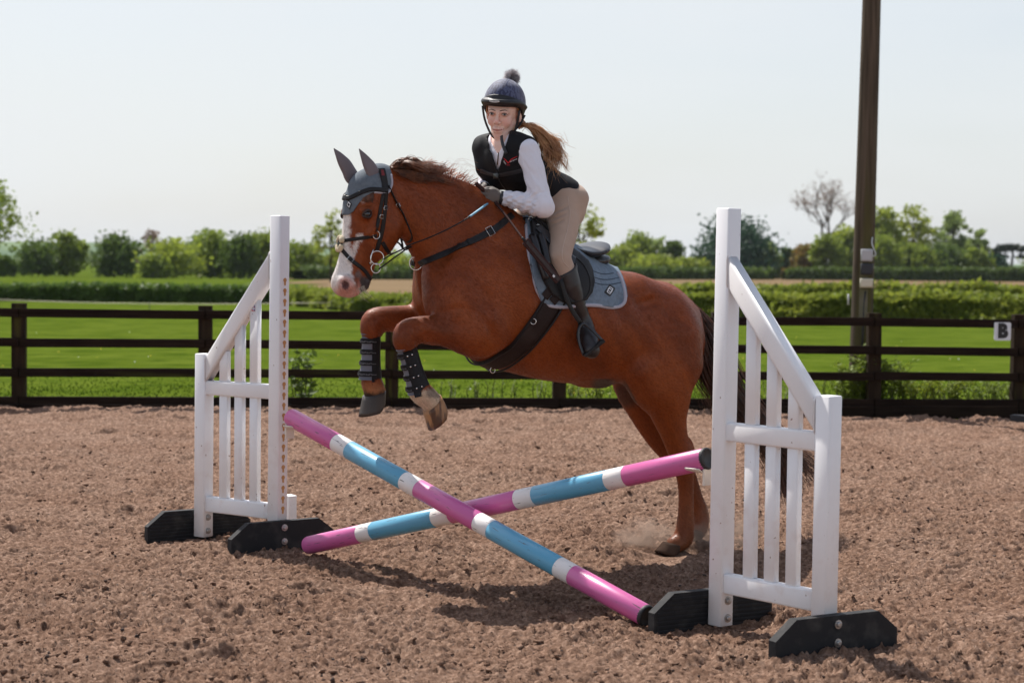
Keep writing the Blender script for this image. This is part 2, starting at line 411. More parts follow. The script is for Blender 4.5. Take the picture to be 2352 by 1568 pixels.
yy = [4.6]
while yy[-1] < 17.9: yy.append(yy[-1] + (0.0088 if 6.0 < yy[-1] < 9.5 else 0.02 if yy[-1] < 6.0 else 0.0088 + 0.0028 * (yy[-1] - 9.5)))
yy = np.array(yy); NX = 640
u = np.linspace(-1, 1, NX); u = np.sign(u) * (np.abs(u) * 0.86 + 0.14 * np.abs(u) ** 6)
GX = u[None, :] * (0.29 * yy + 1.5)[:, None] / 0.93
GY = np.repeat(yy[:, None], NX, 1) + 0
GX = GX + 0.0035 * (vnoise(GX * 80, GY * 80, 91) - 0.5)
GZ = sand_height(GX, GY)
V = np.stack([GX, GY, GZ], -1).reshape(-1, 3); ny = len(yy)
ii = (np.arange(ny - 1)[:, None] * NX + np.arange(NX - 1)[None, :]).ravel()
F = np.stack([ii, ii + 1, ii + NX + 1, ii + NX], 1)
def sand_material():
    m = mat('arena_sand', srgb(178, 140, 116), rough=0.95, spec=0.15, bump=(330, 0.55, 0.006), bump2=(900, 0.5, 0.003))
    nt = m.node_tree; n = nt.nodes; l = nt.links; b = n['Principled BSDF']
    tc = n.new('ShaderNodeTexCoord')
    def nz(s, d, rough=0.55):
        t = n.new('ShaderNodeTexNoise'); t.inputs['Scale'].default_value = s; t.inputs['Detail'].default_value = d; t.inputs['Roughness'].default_value = rough
        l.new(tc.outputs['Object'], t.inputs['Vector']); return t
    r1 = n.new('ShaderNodeValToRGB'); e = r1.color_ramp.elements
    e[0].position = 0.30; e[0].color = srgb(72, 50, 38); e[1].position = 0.70; e[1].color = srgb(170, 142, 123)
    k = e.new(0.5); k.color = srgb(123, 97, 81)
    t1 = nz(38, 6, 0.7); l.new(t1.outputs['Fac'], r1.inputs['Fac'])
    t2 = nz(1.6, 3); r2 = n.new('ShaderNodeMapRange'); r2.inputs[1].default_value = 0.35; r2.inputs[2].default_value = 0.7
    l.new(t2.outputs['Fac'], r2.inputs[0])
    x = n.new('ShaderNodeMix'); x.data_type = 'RGBA'; x.blend_type = 'MULTIPLY'; l.new(r2.outputs[0], x.inputs[0]); l.new(r1.outputs[0], x.inputs[6]); x.inputs[7].default_value = (0.86, 0.80, 0.76, 1)
    # dark rubber / fibre specks
    t3 = nz(75, 2); r3 = n.new('ShaderNodeMapRange'); r3.inputs[1].default_value = 0.66; r3.inputs[2].default_value = 0.74; l.new(t3.outputs['Fac'], r3.inputs[0])
    x2 = n.new('ShaderNodeMix'); x2.data_type = 'RGBA'; l.new(r3.outputs[0], x2.inputs[0]); l.new(x.outputs[2], x2.inputs[6]); x2.inputs[7].default_value = srgb(70, 62, 60)
    l.new(x2.outputs[2], b.inputs['Base Color'])
    return m
M_SAND = sand_material()
tag(obj('arena_sand', V, F, M_SAND, smooth=True), kind='structure')
def sheet(name, x0, x1, y0, y1, z, m, n=2, zf=None):
    xs = np.linspace(x0, x1, n); ys = np.linspace(y0, y1, n); X, Y = np.meshgrid(xs, ys); Z = np.full(X.shape, z) if zf is None else zf(X, Y)
    i = (np.arange(n - 1)[:, None] * n + np.arange(n - 1)[None, :]).ravel()
    return obj(name, np.stack([X, Y, Z], -1).reshape(-1, 3), np.stack([i, i + 1, i + n + 1, i + n], 1), m)
tag(sheet('arena_ground', -30, 30, -12, 17.6, -0.17, M_SAND), kind='structure')

# loose clumps of sand and fibre lying on the surface: nobody could count them
def clods(n, rlo, rhi, seed, name, m):
    r = np.random.default_rng(seed)
    ico = np.array([(0, 0, 1), (.89, 0, .45), (.28, .85, .45), (-.72, .53, .45), (-.72, -.53, .45), (.28, -.85, .45), (.72, .53, -.45), (-.28, .85, -.45), (-.89, 0, -.45), (-.28, -.85, -.45), (.72, -.53, -.45), (0, 0, -1)])
    ifc = np.array([(0, 1, 2), (0, 2, 3), (0, 3, 4), (0, 4, 5), (0, 5, 1), (1, 6, 2), (2, 7, 3), (3, 8, 4), (4, 9, 5), (5, 10, 1), (6, 7, 2), (7, 8, 3), (8, 9, 4), (9, 10, 5), (10, 6, 1), (11, 7, 6), (11, 8, 7), (11, 9, 8), (11, 10, 9), (11, 6, 10)])
    y = 5.6 + 9.5 * r.random(n) ** 1.5; x = (r.random(n) * 2 - 1) * (0.29 * y + 0.6)
    s = rlo + (rhi - rlo) * r.random(n) ** 3
    k = fbm(x * 3, y * 3, seed, 2); keep = k > 0.42 ; x, y, s = x[keep], y[keep], s[keep]; n = len(x)
    z = sand_height(x, y) + s * 0.25
    J = 1 + 0.75 * (r.random((n, 12, 1)) - 0.5) * 2
    an = r.random(n) * 6.28; sc = np.stack([1 + 1.3 * r.random(n), 1 + 0.2 * r.random(n), 0.75 + .3 * r.random(n)], 1)
    p = ico[None] * J * sc[:, None] * s[:, None, None]
    p = np.stack([p[..., 0] * np.cos(an)[:, None] - p[..., 1] * np.sin(an)[:, None], p[..., 0] * np.sin(an)[:, None] + p[..., 1] * np.cos(an)[:, None], p[..., 2]], -1)
    V = (p + np.stack([x, y, z], -1)[:, None]).reshape(-1, 3); F = (ifc[None] + 12 * np.arange(n)[:, None, None]).reshape(-1, 3)
    return tag(obj(name, V, F, m, smooth=True), kind='stuff')
clods(14000, 0.003, 0.011, 1, 'sand_clumps', M_SAND)
clods(2200, 0.002, 0.008, 2, 'rubber_crumbs', mat('rubber_crumb', srgb(82, 68, 62), rough=0.9, spec=0.2, col2=srgb(50, 45, 45), vscale=30))

def fibres(n, seed, name, m, lo, hi):
    r = np.random.default_rng(seed); y = 5.6 + 8.5 * r.random(n) ** 1.4; x = (r.random(n) * 2 - 1) * (0.29 * y + .5); k = fbm(x * 4, y * 4, seed, 2) > .40; x, y = x[k], y[k]; n = len(x)
    b = np.stack([x, y, sand_height(x, y) - .001], -1); a = r.random(n) * 6.28; d = np.stack([np.cos(a), np.sin(a), .15 + 1.1 * r.random(n) ** 2], -1); d /= np.linalg.norm(d, axis=1)[:, None]; w = np.stack([-np.sin(a), np.cos(a), 0 * a], -1)
    L = (lo + (hi - lo) * r.random(n) ** 2)[:, None]; ww = (.0012 + .0022 * r.random(n))[:, None]
    V = np.stack([b - w * ww, b + w * ww, b + d * L], 1).reshape(-1, 3); tag(obj(name, V, np.arange(3 * n).reshape(-1, 3), m, smooth=False), kind='stuff')
fibres(90000, 51, 'sand_fibres', M_SAND, .006, .020)
fibres(24000, 52, 'dark_fibres', mat('dark_fibre', srgb(70, 54, 46), rough=.9, spec=.1, col2=srgb(46, 40, 38), vscale=20), .005, .016)

# ------------------------------------------------------------------ grass land
M_GRASS = mat('grass_field', srgb(74, 90, 26), rough=0.95, spec=0.0, col2=srgb(88, 102, 35), vscale=0.6, vdetail=6, vpos=(0.35, 0.65),
              col3=srgb(58, 76, 20), scale3=1.7, pos3=(0.48, 0.7), bump=(30, 0.9, 0.03), bump2=(5, 0.8, 0.10))
def field_grid(name, xs, ys, m):
    X, Y = np.meshgrid(xs, ys); Z = terrain(X, Y); n = len(xs)
    i = (np.arange(len(ys) - 1)[:, None] * n + np.arange(n - 1)[None, :]).ravel()
    return tag(obj(name, np.stack([X, Y, Z], -1).reshape(-1, 3), np.stack([i, i + 1, i + n + 1, i + n], 1), m), kind='structure')
FENCE_Y0, FENCE_Y1 = 17.55, 18.35            # fence line at the left and right edge of the picture
def fence_y(x): return FENCE_Y0 + (FENCE_Y1 - FENCE_Y0) * (x + 4.9) / 10.0
field_grid('grass_field', np.concatenate([np.linspace(-3500, -120, 12), np.linspace(-100, 150, 60), np.linspace(170, 3500, 12)]),
           np.concatenate([[17.75], np.linspace(19, 110, 60), np.linspace(130, 420, 20), [600, 1000, 2000, 4500]]), M_GRASS)

def grass_blades(n, y0, y1, hlo, hhi, seed):
    r = np.random.default_rng(seed)
    y = y0 + (y1 - y0) * r.random(n) ** 3.0; x = (r.random(n) * 2 - 1) * (0.29 * y + 1.5)
    ok = y > fence_y(x) + 0.12; x, y = x[ok], y[ok]; n = len(x)
    h = (hlo + (hhi - hlo) * r.random(n)) * (0.6 + 0.9 * fbm(x * 0.8, y * 0.8, seed, 3)); a = r.random(n) * 6.28; w = 0.004 + 0.004 * r.random(n) + 0.0002 * y
    z = terrain(x, y); b = np.stack([x, y, z], -1); d = np.stack([np.cos(a), np.sin(a), 0 * a], -1); l = np.stack([r.normal(0, .45, n), r.normal(0, .45, n), np.ones(n)], -1)
    V = np.stack([b - d * w[:, None], b + d * w[:, None], b + l * h[:, None]], 1).reshape(-1, 3)
    return V, np.arange(3 * n).reshape(-1, 3)
V, F = grass_blades(26000, 18.0, 24, 0.008, 0.030, 4)
M_BLADE = mat('grass_blades', srgb(77, 94, 28), rough=0.8, spec=0.05, col2=srgb(86, 108, 32), vscale=.5, col3=srgb(58, 82, 17), scale3=1.3, trans=0.2)
tag(obj('grass_tufts', V, F, M_BLADE, smooth=False), kind='stuff')
r = np.random.default_rng(8); n = 110
y = 19 + 24 * r.random(n); x = (r.random(n) * 2 - 1) * (0.29 * y + 1); s = 0.007 + 0.009 * r.random(n)
b = np.stack([x, y, terrain(x, y) + 0.045], -1); V = []; F = []
for i in range(n):
    k = len(V); V += [b[i] + s[i] * np.array(q) for q in ((1, 0, 0), (0, 1, .2), (-1, 0, 0), (0, -1, -.2), (0, 0, 1))]; F += [(k, k + 1, k + 4), (k + 1, k + 2, k + 4), (k + 2, k + 3, k + 4), (k + 3, k, k + 4)]
tag(obj('meadow_flowers', V, F, [mat('buttercup', srgb(226, 190, 20), rough=.5), mat('daisy', (.75, .75, .7), rough=.6)], smooth=False, midx=np.repeat((r.random(n) < .4).astype(int), 4)), kind='stuff')

# ploughed field behind the hedge and blue hills far off
M_SOIL = mat('ploughed_soil', srgb(104, 85, 58), rough=0.95, spec=0.1, col2=srgb(120, 98, 68), vscale=0.15, stretch=(0.2, 1, 1), bump=(1.5, 0.5, 0.2))
gx = np.linspace(-60, 180, 40); gy = np.linspace(104, 420, 40); X, Y = np.meshgrid(gx, gy)
ok_lo = 104; Z = terrain(X, Y) + 0.03
i = (np.arange(39)[:, None] * 40 + np.arange(39)[None, :]).ravel(); F = np.stack([i, i + 1, i + 41, i + 40], 1)
cen = (X.ravel()[F].mean(1), Y.ravel()[F].mean(1)); keep = cen[0] > -0.118 * cen[1]
tag(obj('ploughed_field', np.stack([X, Y, Z], -1).reshape(-1, 3), F[keep], M_SOIL), kind='structure')
hx = np.linspace(-2600, 2600, 160); rows = [(2300, 0.0), (2500, .55), (2800, 1.0), (3300, 0.7)]
X = np.repeat(hx[None], 4, 0); Y = np.repeat(np.array([q[0] for q in rows])[:, None], 160, 1)
Z = -1 + np.array([q[1] for q in rows])[:, None] * (8 + 26 * fbm(hx / 420, 0 * hx, 9, 3)[None] * sstep(900, -700, hx)[None])
i = (np.arange(3)[:, None] * 160 + np.arange(159)[None, :]).ravel()
tag(obj('distant_hills', np.stack([X, Y, Z], -1).reshape(-1, 3), np.stack([i, i + 1, i + 161, i + 160], 1),
        mat('hill_woods', srgb(70, 92, 60), rough=.95, spec=.05, col2=srgb(104, 122, 74), vscale=.01)), kind='structure')

# ================================================================== fence
M_FENCE = mat('dark_stained_timber', srgb(31, 23, 20), rough=0.9, spec=0.06, col2=srgb(48, 37, 30), vscale=6, vdetail=6, stretch=(0.4, 2, 6), bump=(40, 0.5, 0.004),
              col3=srgb(72, 74, 34), scale3=1.3, pos3=(0.62, 0.8))
M_FENCE2 = mat('weathered_post_timber', srgb(40, 31, 25), rough=0.9, spec=0.08, col2=srgb(58, 47, 35), vscale=5, vdetail=6, stretch=(5, 5, .5), bump=(40, 0.5, 0.004),
               col3=srgb(84, 86, 36), scale3=2.0, pos3=(0.55, 0.8))
fence = thing('post_and_rail_fence', 'dark brown timber post and rail fence with kickboards closing off the sand arena', 'fence', (0, fence_y(0), 0))
FD = unit([10.0, FENCE_Y1 - FENCE_Y0, 0]); FN = np.array([FD[1], -FD[0], 0])   # along the fence, and towards the arena
def fpt(px, py, off=0.0):
    """point where the picture ray meets the vertical plane of the fence."""
    d = ray(px, py); n = FN; p0 = np.array([0, fence_y(0), 0]) + FN * off
    return CAM + d * (((p0 - CAM) @ n) / (d @ n))
PX_POSTS = [-380, 44, 472, 690, 900, 1285, 1640, 2007, 2338, 2690]
PX_POSTS = [-380, 44, 472, 900, 1285, 1650, 2007, 2338, 2690]
def rail_y(px, k):   # top edge of rail k in the picture
    t = px / 2352
    return (706 + 29 * t + 2 * math.sin(px / 200), 775 + 22 * t + math.sin(px / 170), 844 + 12 * t, 911 + 6 * t, 932 + 4 * t)[k]
rr = random.Random(3)
post_me = None
for px in PX_POSTS:
    b = fpt(px, 945, -0.06); top = fpt(px, rail_y(px, 0) - 11, -0.06)
    c = (b + top) / 2; hgt = (top[2] - b[2]) / 2 + 0.16
    c = c - np.array([0, 0, 0.16])
    lean = np.array([rr.uniform(-.012, .012), 0, 1]) * hgt
    V, F = bevel_box(c, FD * 0.066, FN * 0.055, lean, 0.006)
    obj('post', V, F, M_FENCE2, fence, smooth=False)
for k in range(3):
    for a, b2 in zip(PX_POSTS[:-1], PX_POSTS[1:]):
        j = rr.uniform(-1.5, 1.5)
        A = fpt(a + 1, rail_y(a, k) + 10 + j, 0.012); B = fpt(b2 - 1, rail_y(b2, k) + 10 + rr.uniform(-1.2, 1.2), 0.012)
        L = B - A; off = FN * rr.uniform(0, 0.006)
        V, F = bevel_box((A + B) / 2 + off, unit(np.cross(FN, L)) * 0.042, FN * 0.017, L / 2 - unit(L) * 0.002, 0.004)
        obj('rail', V, F, M_FENCE, fence, smooth=False)
for a, b2 in zip(PX_POSTS[:-1], PX_POSTS[1:]):
    for k, (o, hh, th) in enumerate(((0.0, 10.0, 0.02), (0.045, 9.5, 0.022))):
        A = fpt(a + 1, rail_y(a, 3 + k) + hh + rr.uniform(-.6, .6), o); B = fpt(b2 - 1, rail_y(b2, 3 + k) + hh + rr.uniform(-.6, .6), o); L = B - A
        V, F = bevel_box((A + B) / 2 - np.array([0, 0, 0.035 * k]), unit(np.cross(FN, L)) * (0.045 + 0.045 * k), FN * th, L / 2 - unit(L) * 0.0015, 0.004)
        obj('kickboard', V, F, M_FENCE, fence, smooth=False)
# letter board B
c = fpt(2303, 761, 0.055); uz = np.array([0, 0, 1.0])
sg = thing('letter_sign', 'white square board with a black letter B on the top fence rail', 'sign', c - uz * 0.085)
def rrect(w, h, r, n=5):
    return [(sx * (w - r) + r * math.cos(math.radians(a0 + t)), sy * (h - r) + r * math.sin(math.radians(a0 + t))) for sx, sy, a0 in ((1, 1, 0), (-1, 1, 90), (-1, -1, 180), (1, -1, 270)) for t in np.linspace(0, 90, n)]
V, F = prism(rrect(0.085, 0.09, 0.016), c, FD, uz, -FN, 0.012)
V = [np.array(v) for v in V]
obj('board', V, F, mat('white_sign_plastic', (.72, .74, .78), rough=.4, bump=(30, .1, .002)), sg, smooth=False)
V, F = text_mesh('B', 0.165, 0.012)
obj('letter', c + np.outer(V[:, 0] * 1.02, FD) + np.outer(V[:, 1] * 1.12, uz) + np.outer(V[:, 2] + .0025, FN), F, mat('black_lettering', (.012, .012, .014), rough=.5), sg, smooth=False)

# ================================================================== utility pole
MW = mat('weathered_pole_wood', srgb(98, 84, 70), rough=.85, spec=.2, col2=srgb(64, 54, 44), vscale=9, vdetail=7, stretch=(3, 3, .12), vpos=(.35, .65), bump=(18, .7, .01), col3=srgb(88, 84, 46), scale3=.8)
# haze: the far trees and hills fade a little
V = boxV((0, 2200, 22), (3700, 0, 0), (0, 2420, 0), (0, 0, 24.5))
def haze_material():
    m = bpy.data.materials.new('haze'); m.use_nodes = True; n = m.node_tree.nodes; n.remove(n['Principled BSDF']); v = n.new('ShaderNodeVolumePrincipled'); v.inputs['Color'].default_value = (.80, .88, 1.0, 1); v.inputs['Density'].default_value = HAZE; v.inputs['Anisotropy'].default_value = .2
    m.node_tree.links.new(v.outputs[0], n['Material Output'].inputs['Volume']); return m
HAZE = 0.00006
tag(obj('haze', V, BOXF, haze_material(), smooth=False), kind='stuff')
PB = fpt(1975, 880, -0.45); PT = P(2004, -60, PB[1] + .05)
pole = thing('utility_pole', 'tall weathered grey wooden utility pole standing behind the fence', 'utility pole', PB)
d = PT - PB; pts = [PB + d * t for t in np.linspace(-.06, 1.6, 24)]
V, F = tube(pts, np.linspace(.116, .078, 24), 20); obj('trunk', V, F, MW, pole)
pn = -unit(np.array([PB[0], PB[1], 0])); pr = np.array([-pn[1], pn[0], 0]); pr = pr if pr[0] > 0 else -pr; pu = unit(d)
def onpole(px, py, off): return P(px, py, PB[1] - off)
c = onpole(1984, 662, .115); V, F = bevel_box(c, pr * .042, pn * .012, pu * .31, .003); bb = obj('backing_board', V, F, mat('grey_board', srgb(116, 108, 92), rough=.85, bump=(30, .4, .003), col2=srgb(92, 92, 60), vscale=5), pole, smooth=False)
for (px, py, hx_, hz_, m_) in ((1991, 586, .060, .062, mat('pale_grey_plastic', srgb(178, 178, 180), rough=.45)), (1991, 618, .062, .058, mat('black_plastic_box', srgb(40, 42, 46), rough=.5)), (1990, 650, .066, .046, mat('cream_plastic', srgb(206, 198, 176), rough=.5))):
    c = onpole(px, py, .155); V, F = bevel_box(c, pr * hx_, pn * .032, pu * hz_, .012); jb = obj('junction_box', V, F, m_, pole, smooth=True)
    V, F = bevel_box(c + pn * .034, pr * (hx_ - .014), pn * .004, pu * (hz_ - .014), .003); obj('box_lid', V, F, m_, jb, smooth=False)
V, F = tube(catmull([onpole(2004, 545, .08), onpole(2003, 560, .12), onpole(2011, 582, .13), onpole(2008, 588, .14), onpole(2001, 586, .14)], 14), .007, 8); obj('cable', V, F, mat('grey_cable', srgb(190, 190, 186), rough=.5), pole)
V, F = tube([onpole(1988, 668, .125), onpole(1984, 700, .12), onpole(1982, 760, .125), onpole(1978, 850, .13)], .012, 8); obj('conduit', V, F, mat('black_conduit', (.02, .02, .022), rough=.5), pole)
V, F = tube([onpole(1949, 675, .06), onpole(1948, 700, .06)], .012, 8); obj('bracket', V, F, bpy.data.materials['grey_cable'], pole)

# thin electric-fence tape in front of the clipped hedge
A = P(-60, 686, 60); B = P(760, 695, 58); pts = [A + (B - A) * t - np.array([0, 0, .10 * math.sin(math.pi * t)]) for t in np.linspace(0, 1, 14)]
ef = thing('electric_fence_line', 'thin pale electric fence tape strung across the grass before the clipped hedge', 'wire fence', (A + B) / 2 * np.array([1, 1, 0]) + np.array([0, 0, terrain(0, 59.)]))
V, F = tube(pts, .013, 5); obj('tape', V, F, mat('pale_tape', srgb(190, 180, 150), rough=.6), ef)
for t in (0.0, 0.5, 1.0):
    p = A + (B - A) * t; p = p - np.array([0, 0, .10 * math.sin(math.pi * t)]); V, F = tube([np.array([p[0], p[1], terrain(p[0], p[1]) - .05]), p + np.array([0, 0, .06])], .012, 6); obj('stake', V, F, bpy.data.materials['black_conduit'], ef)

# ================================================================== foliage
def leaf_mat(name, c1, c2, trans=0.42, rough=.55):
    m = mat(name, c1, rough=rough, spec=.25, col2=c2, vscale=.9, vpos=(.3, .7), trans=trans)
    return m
def leaf_quads(C, size, r, flat=0.0, asp=1.7):
    n = len(C); a = r.normal(size=(n, 3)); a[:, 2] *= (1 - flat); a /= np.linalg.norm(a, axis=1)[:, None] + 1e-9
    q = r.normal(size=(n, 3)); q -= a * (a * q).sum(1)[:, None]; q /= np.linalg.norm(q, axis=1)[:, None] + 1e-9
    s = (size * (0.6 + 0.8 * r.random(n)))[:, None]; w = q / asp
    V = np.stack([C - a * s, C + w * s + a * s * .1, C + a * s, C - w * s + a * s * .1], 1).reshape(-1, 3)
    return V, np.arange(4 * n).reshape(-1, 4)
def hedge(name, label, path, hgt, depth, leaf, n, mats, seed, group=None, bump=.18, cat='hedge'):
    """path: list of (x, y); hgt: heights along it. Solid inner core plus many leaf faces standing off it."""
    r = np.random.default_rng(seed); path = np.asarray(path, float); L = np.concatenate([[0], np.cumsum(np.linalg.norm(np.diff(path, axis=0), axis=1))])
    hgt = np.asarray(hgt, float)
    def at(s): return np.stack([np.interp(s, L, path[:, 0]), np.interp(s, L, path[:, 1])], -1), np.interp(s, L, hgt)
    c0, _ = at(L[-1] / 2); base = np.array([c0[0], c0[1], terrain(c0[0], c0[1])])
    t = thing(name, label, cat, base, group)
    def surf(s, v):   # v in 0..1 round the section: front bottom, front top, back top, back bottom
        p, h = at(s); d = np.stack([np.gradient(p[:, 0], s + 1e-9 * np.arange(len(s))) if False else np.full(len(s), path[-1, 0] - path[0, 0]), np.full(len(s), path[-1, 1] - path[0, 1])], -1)
        d = d / np.linalg.norm(d, axis=1)[:, None]; nx = np.stack([d[:, 1], -d[:, 0]], -1)
        o = np.interp(v, [0, .42, .5, .56, .62, 1], [.5, .46, .30, -.30, -.46, -.5]) * depth; z = np.interp(v, [0, .42, .5, .56, .62, 1], [0, .86, 1, 1, .86, 0])
        b = fbm(s / (1.6 * hgt.mean()) , v * 3 + 0 * s, seed, 3) - .5; b2 = fbm(s / 2.6, 0 * s, seed + 9, 3) - .5
        h = h * (1 + .16 * b2)
        q = p + nx * (o * (1 + bump * 2 * b))[:, None]
        return np.stack([q[:, 0], q[:, 1], terrain(q[:, 0], q[:, 1]) - .05 + z * h * (1 + bump * b)], -1)
    ns, nv = max(24, int(L[-1] / (hgt.mean() * .35))), 14
    S, Vv = np.meshgrid(np.linspace(0, L[-1], ns), np.linspace(0, 1, nv)); C = surf(S.ravel(), Vv.ravel())
    mid = C.mean(0); C = C + 0; i = (np.arange(nv - 1)[:, None] * ns + np.arange(ns - 1)[None, :]).ravel()
    obj('core', C - np.array([0, 0, leaf]), np.stack([i, i + 1, i + ns + 1, i + ns], 1), mats[1], t)
    m_ = max(40, int(n / 15)); s0 = r.random(m_) * L[-1]; v0 = r.random(m_) ** .9 * .62; i_ = r.integers(0, m_, n); s = np.clip(s0[i_] + r.normal(0, leaf * 1.5, n), 0, L[-1]); v = np.clip(v0[i_] + r.normal(0, .045, n), 0, .64); up_ = r.random(m_)[i_]; C = surf(s, v) + r.normal(0, leaf * .5, (n, 3)) + np.array([0, -1, .6]) * (leaf * (1.6 * up_ - .4))[:, None]
    # gather the leaves in shoots
    V, F = leaf_quads(C, leaf, r, 0, 1.6); o = obj('foliage', V, F, mats[0], t, smooth=False)
    return t
LM = {k: leaf_mat('leaf_' + k, srgb(*a), srgb(*b), tr) for k, (a, b, tr) in dict(
    dark=((76, 96, 38), (94, 114, 44), .38), mid=((110, 128, 44), (130, 144, 54), .48), light=((150, 160, 56), (128, 144, 50), .52), yellow=((150, 158, 62), (134, 148, 56), .5),
    bluegreen=((50, 78, 58), (62, 92, 62), .25), pale=((124, 144, 74), (142, 158, 88), .45), russet=((148, 112, 56), (120, 120, 52), .4), bud=((142, 118, 100), (122, 104, 90), .35), hedge=((140, 146, 56), (106, 122, 46), .55), clipped=((94, 116, 52), (74, 98, 42), .4), cedar=((34, 48, 34), (44, 58, 38), .15)).items()}
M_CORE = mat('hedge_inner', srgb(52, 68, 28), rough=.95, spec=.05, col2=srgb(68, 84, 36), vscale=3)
M_BARK = mat('bark', srgb(72, 62, 52), rough=.9, spec=.1, col2=srgb(52, 45, 38), vscale=3)
def xy(px, D): p = P(px, 640, D); return (p[0], p[1])
hedge('clipped_hedge', 'long low clipped dark green hedge at the far side of the paddock, left half', [xy(-1100, 84), xy(694, 84)], [.78, .76], 1.8, .10, 24000, (LM['clipped'], M_CORE), 3, bump=.07)
hedge('field_hedge', 'bushy bright green hedge sloping across the paddock edge behind the fence', [xy(680, 84), xy(830, 71), xy(1100, 66), xy(1500, 62), xy(2000, 60), xy(2560, 58)], [.74, .62, .66, .88, 1.0, 1.04], 2.6, .078, 60000, (LM['hedge'], M_CORE), 4, bump=.34)
hedge('back_hedge', 'second row of scrubby hedge behind the bushy one, before the ploughed field', [xy(1380, 74), xy(2000, 72), xy(2560, 70)], [.98, 1.2, 1.24], 1.6, .11, 13000, (LM['hedge'], M_CORE), 5, bump=.25)
hedge('boundary_hedge', 'dark trimmed hedge along the far edge of the ploughed field behind the horse', [xy(688, 228), xy(1200, 270), xy(1764, 322)], [1.55, 1.7, 1.9], 2.5, .28, 10000, (LM['dark'], M_CORE), 6, bump=.07)
hedge('boundary_hedge', 'dark trimmed hedge along the far edge of the ploughed field behind the utility pole', [xy(1802, 322), xy(2100, 326), xy(2480, 334)], [1.9, 2.15, 2.35], 2.5, .3, 9000, (LM['dark'], M_CORE), 7, bump=.07)

TREES = []
def tree(px, D, top, wpx, kind, label, seed, dens=1.0, low=.12, leaf=None, name='tree', group='trees along the field edges', lean=0, squash=1.0, ncl=None, base_py=None, sparse=False):
    r = np.random.default_rng(seed); p = P(px, 600, D); z0 = terrain(p[0], p[1]); H = P(px, top, D)[2] - z0; Wd = .86 * wpx / FPX * D
    t = thing(name, label, 'tree', (p[0], p[1], z0), group); b = np.array([p[0], p[1], z0])
    leaf = leaf or D * 4.6 / FPX
    ncl = ncl or int(46 * dens)
    # clump centres: shell-biased in an uneven egg-shaped crown
    u = r.normal(size=(ncl, 3)); u /= np.linalg.norm(u, axis=1)[:, None]; rad = (.45 + .5 * r.random(ncl) ** .5)
    c = u * rad[:, None] * np.array([Wd / 2, Wd / 2, H * (1 - low) / 2]) * (1 + .16 * r.normal(size=(ncl, 1)))
    zc = low * H + H * (1 - low) / 2; c[:, 0] += lean * (c[:, 2] / H)
    taper = 1 - .28 * (c[:, 2] / (H * .5)); c[:, :2] *= np.clip(taper, .4, 1.25)[:, None]; c[:, 2] += zc
    c[:, 2] = np.minimum(c[:, 2], H - Wd * .13)
    m = M_BARK; mb = MB(); tr = max(.018 * H, .05)
    tp = np.array([lean * .3, 0, H * (.75 if sparse else .6)]); trunk = catmull([b + [0, 0, -.1], b + tp * .35 + [r.normal() * .02 * H, 0, 0], b + tp * .7, b + tp], 8)
    mb.add(*tube(trunk, np.linspace(tr, tr * .35, 8), 7))
    for k in r.permutation(ncl)[:(26 if sparse else 12)]:
        s = trunk[r.integers(2, 7)]; e = b + c[k]; mid = (s + e) / 2 + np.array([0, 0, .05 * H]) * r.normal(); mb.add(*tube(catmull([s, mid, e], 5), np.linspace(tr * .35, tr * .08, 5), 5, False))
    mb.obj('trunk', m, t, smooth=True)
    per = int(64 * dens) if not sparse else int(30 * dens); cs = (Wd * .15 if not sparse else Wd * .095)
    C = (b + c)[:, None] + np.clip(r.normal(size=(ncl, per, 3)), -1.5, 1.5) * np.array([cs, cs, cs * .8]) * (.45 + .95 * r.random((ncl, 1, 1))); C = C.reshape(-1, 3)
    C = C[C[:, 2] > z0 + .02 * H]
    V, F = leaf_quads(C, leaf, r, 0, 1.5); obj('crown', V, F, LM[kind], t, smooth=False); return t
